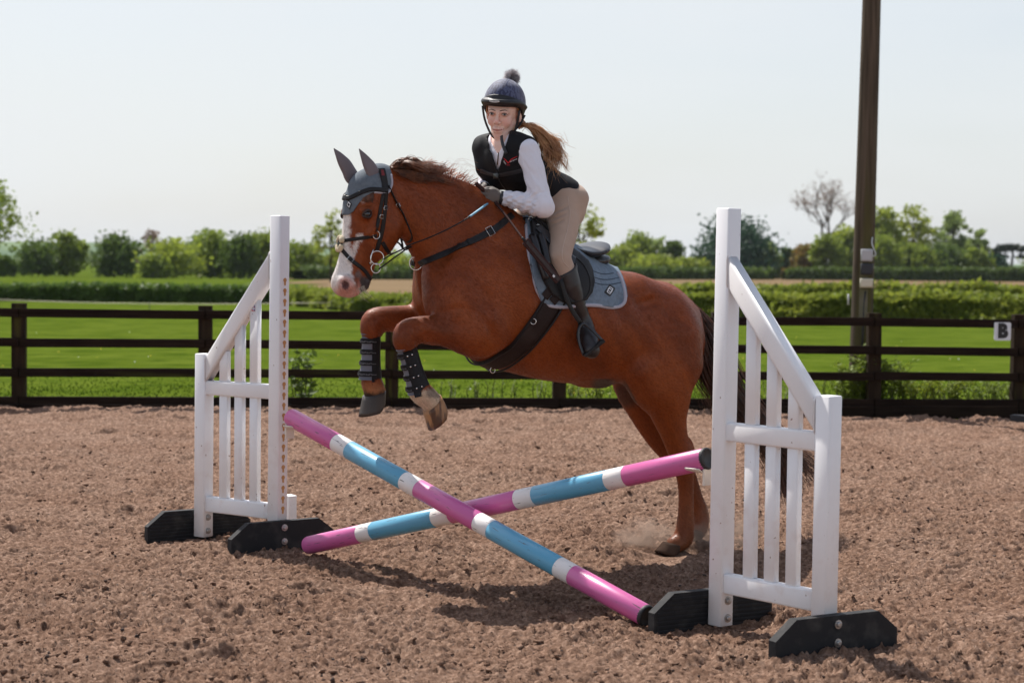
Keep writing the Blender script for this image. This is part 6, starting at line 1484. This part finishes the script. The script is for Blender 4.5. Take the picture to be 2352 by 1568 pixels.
for s_ in (-1, 1): putc((70, 30, 28), np.where(h[:, 1] > .09, sstep(.0055, .0035, np.hypot(h[:, 0] - s_ * .0078, h[:, 2] + .0478)), 0)); putc((176, 124, 112), np.where(fr, sstep(.022, .012, np.hypot(h[:, 0] - s_ * .031, (h[:, 2]) * 1.5)), 0) * .55)
M_SKIN = mat('skin', (1, 1, 1), rough=.5, spec=.35, attr='skin', bump=(260, .08, .001))
M_SKIN.node_tree.nodes['Principled BSDF'].inputs['Subsurface Weight'].default_value = .08; M_SKIN.node_tree.nodes['Principled BSDF'].inputs['Subsurface Radius'].default_value = (.01, .004, .002)
obj('body', RV, RQ, M_SKIN, rider, attrs={'skin': C})
BVR = bvh_of(RV, RQ)
# eyes, brows
M_SCL = mat('eye_white', (.60, .57, .55), rough=.25); M_IRIS = mat('grey_blue_iris', srgb(92, 108, 116), rough=.2); M_PUP = mat('pupil', (.01, .01, .01), rough=.1); M_LASH = mat('lash', srgb(66, 44, 38), rough=.6); M_BROW = mat('brow_hair', srgb(92, 62, 48), rough=.7)
def onface(x, z, off=.0):
    o_ = Hd(x, .30, z); d = -R1[:, 1]; hh = BVR.ray_cast(Vector(o_), Vector(d)); return np.array(hh[0]) - d * off
for s_ in (-1, 1):
    ec = s_ * .031
    poly = [(math.cos(a) * .0138, math.sin(a) * (.0056 if math.sin(a) > 0 else .0042) - .001) for a in np.linspace(0, 2 * math.pi, 14, endpoint=False)]
    pts = [onface(ec + x, z, .0012) for x, z in poly]; c_ = onface(ec, -.001, .003); e_ = obj('eye', pts + [c_], [(i, (i + 1) % 14, 14) for i in range(14)], M_SCL, rider)
    gx = ec + .0022
    for nm, rr_, m_, o2 in (('iris', .0056, M_IRIS, .0034), ('pupil', .0026, M_PUP, .0040)):
        pts = [onface(gx + math.cos(a) * rr_, -.0008 + max(-.0034, min(.0042, math.sin(a) * rr_)), o2) for a in np.linspace(0, 2 * math.pi, 12, endpoint=False)]; obj(nm, pts, [tuple(range(12))], m_, e_)
    V, F = tube([onface(ec + x, z, .0016) for x, z in ((-.0135, -.0015), (-.008, .0042), (0, .0056), (.008, .0042), (.0138, -.001))], [.0008, .0017, .0019, .0017, .0009], 6); obj('upper_lashes', V, F, M_LASH, e_)
    V, F = tube([onface(ec + x, z, .001) for x, z in ((-.012, -.0028), (0, -.0048), (.012, -.0026))], .0006, 5); obj('lower_lid', V, F, mat('lid_skin', srgb(190, 130, 118), rough=.5) if 'lid_skin' not in bpy.data.materials else bpy.data.materials['lid_skin'], e_)
    V, F = tube([onface(s_ * x, z, .0006) for x, z in ((.011, .0150), (.022, .0185), (.034, .0200), (.047, .0145))], [.0027, .0034, .0028, .0011], 6, squash=.7); obj('eyebrow', V, F, M_BROW, rider)

# ------------------------------------------------------------------ clothing
def cloth_noise(V, F, amp, fr, seed):
    N = vnormals(V, F); a = fbm(V[:, 0] * fr + V[:, 2] * fr * .6, V[:, 2] * fr * 1.3 - V[:, 1] * fr, seed, 3) - .5
    return V + N * (2 * amp * a)[:, None]
M_VEST = mat('black_vest_fabric', (.011, .011, .013), rough=.75, spec=.2, bump=(16, .35, .008), bump2=(260, .25, .001))
M_SHIRT = mat('white_shirt_fabric', (.78, .765, .83), rough=.7, spec=.2, sheen=.1, bump=(22, .3, .008))
M_BREECH = mat('beige_breeches', srgb(184, 158, 140), rough=.75, spec=.2, sheen=.15, bump=(18, .18, .006), bump2=(300, .2, .0008), col2=srgb(174, 148, 130), vscale=9)
M_BOOT = mat('brown_black_boot_leather', (.022, .017, .017), rough=.40, spec=.5, bump=(24, .22, .006), bump2=(160, .1, .001))
# shirt
sd = SDF(lo, hi, .0055); torso(sd, .003, cut=0)
arm(sd, SHL, ELL, WRL + unit(ELL - WRL) * .012, .050, .043, .033, .004, .03); arm(sd, SHR, ELR, WRR + unit(ELR - WRR) * .01, .050, .043, .032, .004, .03)
sd.chain([ELL + UZ * -.004 + HF * -.012], [.046], .02)
for p in (S(1300, 470, 0), S(1280, 470, .05)): sd.ell(p, (.16, .2, .10), None, .0, 'cut')
def vwedge(yt, yb, xl, xr, xa):
    def g(X):
        p = X - CAM.astype(np.float32); w = p @ CF.astype(np.float32); a = CX + FPX * (p @ CR.astype(np.float32)) / w; b = CY - FPX * (p @ CU.astype(np.float32)) / w
        t = (b - yt) / (yb - yt); d = np.maximum(np.maximum(xl + (xa - xl) * t - a, a - (xr + (xa - xr) * t)), np.maximum(b - yb, yt - 20 - b)) / FPX * cdep
        return np.maximum(d, w - cdep - .03)
    return g
cdep = float((S(1165, 360, 0) - CAM) @ CF)
sd.fun(vwedge(316, 354, 1124, 1164, 1144), lo, hi, .004, 'cut'); sd.chain([Hd(0, -.02, -.02), Hd(0, -.015, -.115)], [.056, .058], .006, op='cut')
# folds: creases running round the sleeve
Vx = None
V, F = sd.mesh(1)
def sleeve_folds(V, F):
    N = vnormals(V, F); out = np.zeros(len(V)); sl = np.zeros(len(V), bool)
    for (a, b, amp, fq, ph, tw) in ((SHL, ELL, .0022, 10, .3, 1.4), (ELL, WRL, .0044, 24, 1.0, 3.4), (SHR, ELR, .002, 16, 0, 2), (ELR, WRR, .004, 26, 0, 2)):
        ax = unit(b - a); L = np.linalg.norm(b - a); t = (V - a) @ ax; q = V - a - np.outer(t, ax); d = np.linalg.norm(q, axis=1); m = (t > -.01) & (t < L + .01) & (d < .075)
        e1 = unit(np.cross(ax, UZ)); e2 = np.cross(ax, e1); an = np.arctan2(q @ e2, q @ e1); nz = fbm(t * 14 + 3 * an, an * 1.5 + t * 6, 61, 2)
        w = np.sin(2 * math.pi * (t * fq * .8 + ph + an / 6.28 * tw + .9 * nz)); w = np.sign(w) * np.abs(w) ** .8; out = np.where(m, amp * w * sstep(-.01, .03, t) * sstep(L + .005, L - .04, t) * (.5 + nz), out)
    return V + N * out[:, None]
V = sleeve_folds(V, F); V = cloth_noise(V, F, .004, 9, 5); obj('shirt', V, F, M_SHIRT, rider)
nb = S(1156, 338, 0)
for s_ in (1, -1):   # stand collar, open at the throat
    pts = [Hd(s_ * .060, -.03, -.115), Hd(s_ * .055, .02, -.130), Hd(s_ * .040, .052, -.152), Hd(s_ * .014, .075, -.195)]; q = catmull(pts, 12); V, F = tube(q, np.linspace(.011, .008, 12), 8, squash=2.0, up=R1[:, 2]); obj('collar', V, F, M_SHIRT, rider)
zt = catmull([Hd(.006, .084, -.165), Hd(.008, .094, -.19), Hd(.009, .098, -.215)], 6)
# vest
sd = SDF(lo, hi, .0055); torso(sd, .017)
sd.chain([S(1209, 340, .15), S(1190, 336, .10), S(1172, 334, .05)], [.056, .056, .05], .03); sd.chain([S(1112, 336, -.15), S(1122, 334, -.10), S(1140, 332, -.05)], [.060, .058, .05], .03); sd.chain([S(1118, 352, -.13), S(1120, 385, -.11), S(1138, 415, -.09)], [.062, .060, .050], .03)
ch(sd, [(1272, 452, .0, 46, 1.5), (1285, 446, .03, 42, 1.5)], .03, sub=1)
hemn = unit(S(1300, 470, 0) - S(1225, 400, 0)); hp = S(1280, 441, .0)
sd.fun(lambda X: -((X - hp.astype(np.float32)) @ unit(hemn + UZ * -.5 + HF * -.1).astype(np.float32)), lo, hi, .0, 'cut')
ax = unit(ELL - SHL); sd.chain([SHL + HN * .045 - ax * .005 - HF * .0, SHL + HN * .050 + ax * .07, SHL + ax * .17 + HN * .055], [.052, .060, .054], .012, op='cut')
ax = unit(ELR - SHR); sd.chain([SHR - HN * .075 + ax * .02, ELR - HN * .02], [.05, .055], .012, op='cut')
sd.chain([Hd(0, -.02, -.02), Hd(0, -.01, -.10), S(1154, 340, 0) + R1[:, 1] * .02], [.066, .066, .058], .01, op='cut')
VX = np.array([(1122, 318), (1166, 318), (1150, 372), (1143, 392), (1137, 372)], float); cdep = float((S(1165, 360, 0) - CAM) @ CF)
def vcut(X):
    p = X - CAM.astype(np.float32); w = p @ CF.astype(np.float32); a = CX + FPX * (p @ CR.astype(np.float32)) / w; b = CY - FPX * (p @ CU.astype(np.float32)) / w
    left = 1120 + (b - 318) * (1143 - 1120) / 74.0; right = 1166 + (b - 318) * (1143 - 1166) / 74.0
    d = np.maximum(np.maximum(left - a, a - right), np.maximum(b - 392, 300 - b)) / FPX * cdep
    return np.maximum(d, w - cdep + .0)
sd.fun(vcut, lo, hi, .004, 'cut')
VV_, VF_ = sd.mesh(1); VV_ = cloth_noise(VV_, VF_, .007, 7, 8); obj('vest', VV_, VF_, M_VEST, rider); BVV = bvh_of(VV_, VF_)
M_RED = mat('red_embroidery', srgb(200, 24, 34), rough=.6)
def lstrip(pts, w):
    q = catmull(np.array(pts, float), 12); d = np.gradient(q, axis=0); d /= np.linalg.norm(d, axis=1)[:, None]; n_ = np.stack([-d[:, 1], d[:, 0]], 1); ww = np.asarray([np.interp(t, np.linspace(0, 1, len(w)), w) for t in np.linspace(0, 1, 12)])[:, None]; a = q + n_ * ww; b = q - n_ * ww
    return [[tuple(a[i]), tuple(a[i + 1]), tuple(b[i + 1]), tuple(b[i])] for i in range(11)]
decal('emblem', lstrip([(1157, 363), (1162, 368), (1168, 375)], [.3, 1.0, 1.2]) + lstrip([(1168, 375), (1175, 366), (1189, 359)], [1.2, 1.1, .3]), M_RED, rider, BVV, .002)
decal_text('lettering', 'Air Jackets', 1180, 368, 4.2, -24, M_WHITEPRINT, rider, BVV, .0022, .01); decal_text('lettering', 'Point', 1160, 373.5, 4.2, 50, M_WHITEPRINT, rider, BVV, .0022, .01); decal_text('lettering', 'TWO', 1167.5, 379, 3.4, 0, M_RED, rider, BVV, .0022, .01)
M_WEB = mat('black_webbing', (.022, .022, .026), rough=.55, bump=(220, .3, .001))
strap('chest_strap', [(1104, 392), (1125, 399), (1145, 402), (1170, 398), (1195, 392), (1206, 388)], 10, .004, M_WEB, rider, n=26, bvh=BVV, off=.001)
bp, bn = cast(1142, 401, .003, BVV)
if bp is not None: V, F = bevel_box(bp + bn * .004, unit(np.cross(UZ, bn)) * .018, UZ * .013, bn * .006, .003); obj('buckle', V, F, mat('black_buckle', (.012, .012, .013), rough=.3), rider)
V_ = [(1141, 388), (1146, 410), (1160, 432), (1178, 446)]; strap('zip', V_, 3.0, .003, M_WEB, rider, n=18, bvh=BVV)
strap('zip', [(1146, 352), (1144.5, 364), (1143.5, 378)], 2.2, .003, mat('bronze_zip', srgb(96, 78, 60), rough=.4, metal=.5), rider, n=8, bvh=bvh_of(*[obj_ for obj_ in (np.array([v.co[:] for v in bpy.data.objects['shirt'].data.vertices]) + WL['shirt'], [tuple(p.vertices) for p in bpy.data.objects['shirt'].data.polygons])]), off=.002)
# breeches
sd = SDF(lo, hi, .0055); ch(sd, TOR[:2], 0, sub=3, grow=.002)
ch(sd, [(1298, 466, .085, 47), (1301, 482, .10, 44)], .04, sub=1); ch(sd, [(1272, 466, -.10, 44), (1262, 480, -.10, 42)], .04, sub=1); ch(sd, [(1300, 455, 0, 34, 2.2)], .03, sub=1)
for s_ in (1, -1):
    m_ = (lambda p: p) if s_ > 0 else mirp
    sd.chain([m_(HIPL), m_(MIDL), m_(KNEL), m_(CALF[0]), m_(CALF[1])], [.090, .071, .056, .053, .052], .035)
V, F = sd.mesh(2); V = cloth_noise(V, F, .0042, 11, 15)
# crease where the thigh meets the hip
N_ = vnormals(V, F); a_, b_ = proj(V); cr_ = np.zeros(len(V))
for (x0, y0, x1, y1) in ((1262, 492, 1312, 470), (1264, 504, 1308, 486), (1266, 515, 1300, 502)):
    t = np.clip(((a_ - x0) * (x1 - x0) + (b_ - y0) * (y1 - y0)) / ((x1 - x0) ** 2 + (y1 - y0) ** 2), 0, 1); d = np.hypot(a_ - x0 - t * (x1 - x0), b_ - y0 - t * (y1 - y0)); cr_ -= .0075 * np.exp(-(d / 3.2) ** 2) * np.sin(np.pi * (0.15 + .85 * t)) * (lat(V) > 0)
V = V + N_ * cr_[:, None]; obj('breeches', V, F, M_BREECH, rider); BVBr = bvh_of(V, F)
hemq = catmull(np.array([(1304, 452), (1306, 470), (1309, 490), (1305, 520), (1297, 550), (1291, 580), (1294, 600), (1306, 614)], float), 50); pts = [cast(a, b, .0, BVBr)[0] for a, b in hemq]; pts = [p for p in pts if p is not None]; V, F = tube(pts, .0022, 5); obj('seam', V, F, mat('pale_seam', srgb(196, 172, 156), rough=.7), rider)
# tall boots
for s_ in (1, -1):
    m_ = (lambda p: p) if s_ > 0 else mirp
    sd = SDF(np.minimum.reduce([m_(p) for p in CALF + TOE]) - .12, np.maximum.reduce([m_(p) for p in CALF + TOE]) + .12, .0050)
    sd.chain([m_(CALF[0]) + UZ * .02, m_(CALF[0]), m_(CALF[1]), m_(CALF[2]), m_(CALF[3]), m_(CALF[4])], [.060, .060, .060, .050, .042, .040], .0)
    sd.chain([m_(TOE[0]), m_(TOE[1]), m_(TOE[2]), m_(TOE[3])], [.041, .047, .049, .041], .015)
    sd.chain([m_(TOE[0]) - HF * .03 - UZ * .035], [.034], .02)
    tp = m_(CALF[0]); sd.fun(lambda X: -((X - (tp + UZ * .004).astype(np.float32)) @ unit(UZ * 1.0 + HF * .62).astype(np.float32)) , tp - .3, tp + .3, 0, 'cut')
    V, F = sd.mesh(2); V = cloth_noise(V, F, .0025, 12, 25); bo = obj('riding_boot', V, F, M_BOOT, rider)
    dn = unit(TOE[3] - TOE[0]); 
    if s_ > 0: BVBo = bvh_of(V, F)
V, F = tube([S(1324, 588, .30), S(1330, 612, .33), S(1334, 640, .33)], .0016, 5); 
# gloves: fist with separate fingers, thumb on top
M_GLOVE = mat('grey_brown_glove', srgb(98, 88, 82), rough=.7, sheen=.15, bump=(160, .25, .001)); M_CUFF = mat('black_glove_cuff', (.018, .018, .022), rough=.6)
def glove(hd, wr, s_):
    f = unit(hd - wr); out = HN * s_; up = unit(UZ - f * (UZ @ f)); out = unit(np.cross(f, up)) ; out = out if out @ HN * s_ > 0 else -out
    sd = SDF(hd - .10, hd + .10, .0026)
    sd.chain([wr, wr + f * .02], [.029, .029], 0, .9, out); sd.ell(hd, (.040, .021, .041), (f, out, up), .014)
    for k in range(4):
        z = .027 - .0185 * k; Lk = (.92, 1.0, .96, .80)[k]; K = hd + f * .032 + up * z + out * .008; K2 = K + f * .020 * Lk - out * .008; K3 = K2 - out * .026 * Lk - f * .004; K4 = K3 - f * .024 * Lk + out * .004
        sd.chain([hd + f * .01 + up * z * .9 + out * .004, K, K2, K3, K4], [.0100, .0108, .0098, .0092, .0082], .0022)
    T0 = wr + f * .032 + up * .026 - out * .006; sd.chain([T0, T0 + f * .024 + up * .012 - out * .006, T0 + f * .046 + up * .010 - out * .012, T0 + f * .060 + up * .002 - out * .016], [.013, .0118, .0104, .0086], .006)
    V, F = sd.mesh(1); g = obj('glove', V, F, M_GLOVE, rider)
    q = [wr + f * .004, wr + f * .022]; V, F = tube([wr - f * .006, wr + f * .002, wr + f * .020, wr + f * .026], [.030, .0325, .0325, .029], 16); obj('cuff_tab', V, F, M_CUFF, g); return g
glove(HDL, WRL + unit(HDL - WRL) * .004, 1); glove(HDR, WRR, -1)

# helmet (clothing of the head)
M_SILK = mat('navy_patterned_cover', srgb(76, 82, 112), rough=.72, sheen=.3, col2=srgb(42, 46, 78), vscale=10, vdetail=1, stretch=(9, 9, 3.0), vpos=(.48, .52), bump=(200, .15, .001)); M_RIM = mat('matt_black_helmet', (.014, .013, .015), rough=.45, spec=.45, bump=(240, .2, .0008))
def ellsh(sd, grow): sd.ell(Hd(0, -.010, .040), np.array([.0925 + grow, .112 + grow, .112 + grow]) * HS, HAX)
sd = SDF(HEADO - .24, HEADO + .24, .0042); ellsh(sd, .004)
sd.ell(Hd(0, -.010, .02), np.array([.082, .100, .10]) * HS, HAX, .0, 'cut')
def plane(p, n): p = np.asarray(p, np.float32); n = unit(n).astype(np.float32); return lambda X: (X - p) @ n
up_ = R1[:, 2]; fw_ = R1[:, 1]
sd.fun(plane(Hd(0, .08, .078), up_ - fw_ * .47), HEADO - .24, HEADO + .24, .004, 'cut')
V, F = sd.mesh(2); hel = obj('helmet', V, F, M_SILK, rider)
sd = SDF(HEADO - .24, HEADO + .24, .0042); ellsh(sd, .006)
arc = [(math.sin(a), math.cos(a)) for a in np.linspace(-1.75, 1.75, 25)]
sd.chain([Hd(.094 * x, -.010 + .124 * y + .010 * max(0, y), .047 + .012 * max(y, 0) - .030 * max(0, -y + .35)) for x, y in arc], np.full(25, .0125) * HS, .012)
sd.fun(lambda X: -plane(Hd(0, .08, .086), up_ - fw_ * .47)(X), HEADO - .24, HEADO + .24, .003, 'cut')
def lowcut(X):
    q = ((X - HEADO.astype(np.float32)) @ R1.astype(np.float32)) / HS; y = q[..., 1]; zb = np.interp(y, [-.13, -.05, -.01, .02, .05, .13], [-.055, -.05, -.012, .020, .034, .036]); return (q[..., 2] - zb).astype(np.float32) * .8
sd.fun(lowcut, HEADO - .24, HEADO + .24, .003, 'cut')
sd.ell(Hd(0, -.010, .01), np.array([.084, .098, .10]) * HS, HAX, .0, 'cut')
V, F = sd.mesh(2); rimo = obj('helmet_rim', V, F, M_RIM, hel); BVH_ = bvh_of(V, F)
bp, bn = cast(1136, 233, .003, BVH_); bn = unit(np.array([bn[0], bn[1], .12]))
if bp is not None:
    ux = unit(R1[:, 0] - bn * (R1[:, 0] @ bn)); uy = np.cross(bn, ux); V, F = prism([(math.cos(a) * .026, math.sin(a) * .0065) for a in np.linspace(0, 2 * math.pi, 18, endpoint=False)], bp + bn * .002, ux, uy if uy @ UZ > 0 else -uy, -bn, .003); obj('badge', V, F, mat('silver_badge', (.62, .60, .56), rough=.35), rimo, smooth=False)
    vt, ft = text_mesh('CHAMPION', .0078, .0001); uy = uy if uy @ UZ > 0 else -uy; obj('lettering', bp + bn * .0028 + np.outer(vt[:, 0], ux) + np.outer(vt[:, 1], uy), ft, M_BLACKPRINT, rimo, smooth=False)
# seam line over the crown
pts = [Hd(.0 + .018 * math.sin(a), -.010 + .1185 * math.cos(a), .040 + .1185 * math.sin(a)) for a in np.linspace(.42, 2.4, 24)]; V, F = tube(pts, .0012, 5); obj('seam', V, F, mat('navy_seam', srgb(34, 36, 70), rough=.7), hel)
pc_ = Hd(.010, -.075, .158); rg = np.random.default_rng(4); Vp = []; Fp = []
dirs = rg.normal(size=(1500, 3)); dirs /= np.linalg.norm(dirs, axis=1)[:, None]
for d in dirs:
    L = .042 * rg.uniform(.78, 1.08); v, f = tube([pc_ + d * .008, pc_ + d * L * .6, pc_ + d * L + rg.normal(0, .003, 3)], [.0012, .0011, .0004], 3, False); k = len(Vp); Vp.extend(v); Fp.extend([tuple(a + k for a in x) for x in f])
po = obj('pompom', np.array(Vp), Fp, mat('grey_fur', srgb(206, 200, 202), rough=.8, col2=srgb(166, 160, 164), vscale=40), hel); po['kind'] = 'stuff'
# chin strap
def flat(name, pts, r_, par, m=M_WEB, sq=.35, n=18): V, F = tube(catmull(np.array(pts), n), r_, 8, squash=sq, up=R1[:, 1]); return obj(name, V, F, m, par)
flat('chin_strap', [Hd(-.090, .045, .030), Hd(-.080, .046, -.02), Hd(-.064, .044, -.064), Hd(-.036, .052, -.105), Hd(0, .060, -.124)], .0055, hel)
flat('chin_strap', [Hd(.086, .036, .018), Hd(.080, .034, -.02), Hd(.072, .030, -.06), Hd(.055, .036, -.10), Hd(.028, .05, -.122), Hd(0, .060, -.124)], .0062, hel)
flat('strap_end', [S(1152, 312, .065), S(1152.5, 322, .085), S(1156, 336, .105), S(1163, 353, .125)], .0080, hel)
flat('chin_strap', [Hd(.088, -.05, -.01), Hd(.078, -.01, -.05), Hd(.066, .028, -.075)], .005, hel)

# ponytail
M_HAIR = mat('brown_hair', srgb(200, 148, 102), rough=.42, spec=.5, col2=srgb(152, 106, 72), vscale=16, col3=srgb(222, 172, 122), scale3=22, pos3=(.58, .7))
root = Hd(.045, -.095, -.055)
PL = np.random.default_rng(77); LOCKS = []
for k in range(36):
    a, b, e = PL.normal(0, 1), PL.normal(0, 1), PL.random(); d = PL.normal(0, 7)
    g = [(1213 + a * 2, 290 + b * 3), (1238 + a * 6, 306 + b * 8), (1259 + a * 10, 333 + b * 11), (1272 + a * 13 + d, 366 + b * 13), (1266 + a * 13 + d * 2.0, 392 + b * 14)]
    if e < .14: g = [(1214, 288 + b * 2), (1238 + a * 3, 300 + b * 3), (1262 + a * 5, 312 + b * 4), (1282 + a * 6, 322 + b * 8), (1290 + a * 6, 340 + b * 6)]
    elif e < .40: g[3] = (1280 + a * 4, 358 + b * 5); g[4] = (1288 + d * .8, 364 + b * 8)
    LOCKS.append((g, PL.normal(0, .02), PL.uniform(-6, 6)))
def pony(i, rg):
    g, l0, curl = LOCKS[i % len(LOCKS)]; a, b, c = rg.normal(0, 1, 3); n_ = len(g); q = [root + np.array([a * .010, 0, b * .010])]
    for j, (x, y) in enumerate(g):
        w = 1.3 + .55 * j; q.append(S(x + a * w + curl * .25 * math.sin(j * 1.6 + l0 * 60), y + b * w, .078 + .014 * j + l0 + c * .006))
    if rg.random() < .14: q[-1] = q[-1] + rg.normal(0, .035, 3); q[-2] = q[-2] + rg.normal(0, .014, 3)
    return q if rg.random() < .75 else q[:-1]
V, F = strands(None, pony, 860, 31, .0015, 14); obj('ponytail', V, F, M_HAIR, rider)['kind'] = 'stuff'
def hairline(i, rg):
    s_ = 1 if rg.random() < .75 else -1; z = rg.uniform(-.005, .03); return [Hd(s_ * .074, .034 * rg.uniform(.2, 1.1), .04), Hd(s_ * .078, .012 + rg.normal(0, .006), .0 + z * .2), Hd(s_ * .078, -.03, -.035 + rg.normal(0, .008)), Hd(s_ * .060, -.08, -.055)]
V, F = strands(None, hairline, 120, 32, .0020, 8); obj('hairline', V, F, M_HAIR, rider)['kind'] = 'stuff'

# whip, stirrups
wp = thing('whip', 'dark brown riding whip with a padded flap held in the left glove', 'whip', S(1130, 455, .10))
M_WHIP = mat('brown_whip_leather', srgb(66, 46, 44), rough=.85, spec=.1, bump=(120, .2, .001))
W0, W1, W2, W3 = S(1093, 421, .085), S(1130, 455, .075), S(1170, 506, .22), S(1202, 549, .36)
V, F = tube(catmull([W0, W0 * .9 + W1 * .1, W1, W1 * .7 + W2 * .3], 14), [.0098] * 12 + [.0092, .008], 12); obj('grip', V, F, M_WHIP, wp)
V, F = tube(catmull([W1 * .72 + W2 * .28, W2, W3], 16), np.linspace(.0068, .0046, 16), 8); obj('shaft', V, F, M_WHIP, wp)
W4 = S(1283, 645, .385); W3b = S(1206, 553, .365)
fa = unit(W4 - W3b); fs = unit(np.cross(fa, HN)); V, F = bevel_box((W3b + W4) / 2, fs * .020, HN * .006, (W4 - W3b) / 2, .004); obj('flap', V, F, M_WHIP, wp, smooth=False); V, F = bevel_box((W3b + W4) / 2 + HN * .007, fs * .009, HN * .002, (W4 - W3b) / 2 * .96, .001); obj('flap_seam', V, F, mat('dark_stitch', srgb(48, 34, 33), rough=.6), wp, smooth=False)
V, F = tube([W3 - fa * .01, W3 + fa * .03], [.006, .009], 8); obj('collar', V, F, M_LEATHER, wp)
V, F = bevel_box(S(1272, 634, .395), fs * .005, HN * .001, fa * .006, .0004); obj('maker_mark', V, F, M_WHITEPRINT, wp, smooth=False)
for s_ in (1, -1):
    m_ = (lambda p: p) if s_ > 0 else mirp
    st = thing('stirrup', 'black stirrup iron on its leather round the rider left boot' if s_ > 0 else 'stirrup on the far side of the horse round the right boot', 'stirrup', m_(S(1345, 760, .36)))
    V, F = tube(catmull([m_(p) for p in (S(1288, 640, .335), S(1300, 682, .345), S(1316, 716, .345), S(1334, 742, .345))], 12), .012, 8, squash=.25, up=HN); obj('stirrup_leather', V, F, M_LEATHER, st)
    V, F = tube(catmull([m_(p) for p in (S(1341, 816, .385), S(1330, 785, .36), S(1329, 758, .35), S(1338, 744, .35), S(1352, 750, .36), S(1370, 768, .40), S(1383, 782, .42))], 22), .0075, 8); obj('iron', V, F, mat('black_stirrup_metal', (.02, .02, .022), rough=.3, spec=.6) if 'black_stirrup_metal' not in bpy.data.materials else bpy.data.materials['black_stirrup_metal'], st)
    a_, b_ = m_(S(1341, 817, .385)), m_(S(1386, 781, .42)); u_ = unit(b_ - a_); V, F = bevel_box((a_ + b_) / 2, unit(np.cross(u_, UZ)) * .028, unit(np.cross(u_, np.cross(u_, UZ))) * .008, (b_ - a_) / 2, .004); obj('tread', V, F, M_LEATHER, st, smooth=False)

# dust kicked up by the hind hooves: thin volumes
def dust(c, r3, dens, seed):
    rg = np.random.default_rng(seed); V, F = lathe([(.02, -1), (.5, -.86), (.87, -.5), (1, 0), (.87, .5), (.5, .86), (.02, 1)], (0, 0, 0), (0, 0, 1), 14); V = np.array(V) * np.array(r3) + np.asarray(c)
    m = bpy.data.materials.new('dust_haze'); m.use_nodes = True; nt = m.node_tree; n = nt.nodes; l = nt.links; n.remove(n['Principled BSDF'])
    pv = n.new('ShaderNodeVolumePrincipled'); pv.inputs['Color'].default_value = srgb(214, 186, 168); pv.inputs['Anisotropy'].default_value = .3
    tc = n.new('ShaderNodeTexCoord'); nz = n.new('ShaderNodeTexNoise'); nz.inputs['Scale'].default_value = 9; nz.inputs['Detail'].default_value = 4; l.new(tc.outputs['Object'], nz.inputs['Vector'])
    mr = n.new('ShaderNodeMapRange'); mr.inputs[1].default_value = .42; mr.inputs[2].default_value = .75; mr.inputs[3].default_value = 0; mr.inputs[4].default_value = dens; l.new(nz.outputs['Fac'], mr.inputs[0])
    vm = n.new('ShaderNodeVectorMath'); vm.operation = 'DIVIDE'; vm.inputs[1].default_value = r3; l.new(tc.outputs['Object'], vm.inputs[0]); ln = n.new('ShaderNodeVectorMath'); ln.operation = 'LENGTH'; l.new(vm.outputs[0], ln.inputs[0])
    fo = n.new('ShaderNodeMapRange'); fo.inputs[1].default_value = .95; fo.inputs[2].default_value = .2; l.new(ln.outputs['Value'], fo.inputs[0]); mu = n.new('ShaderNodeMath'); mu.operation = 'MULTIPLY'; l.new(mr.outputs[0], mu.inputs[0]); l.new(fo.outputs[0], mu.inputs[1])
    l.new(mu.outputs[0], pv.inputs['Density']); l.new(pv.outputs[0], n['Material Output'].inputs['Volume'])
    tag(obj('dust', V, F, m, None, c), kind='stuff')
c = G(1478, 1262); dust(c + [0, 0, .07], (.20, .13, .12), 30.0, 1)
c = G(1655, 1262); dust(c + [0, 0, .09], (.26, .15, .15), 22.0, 2)
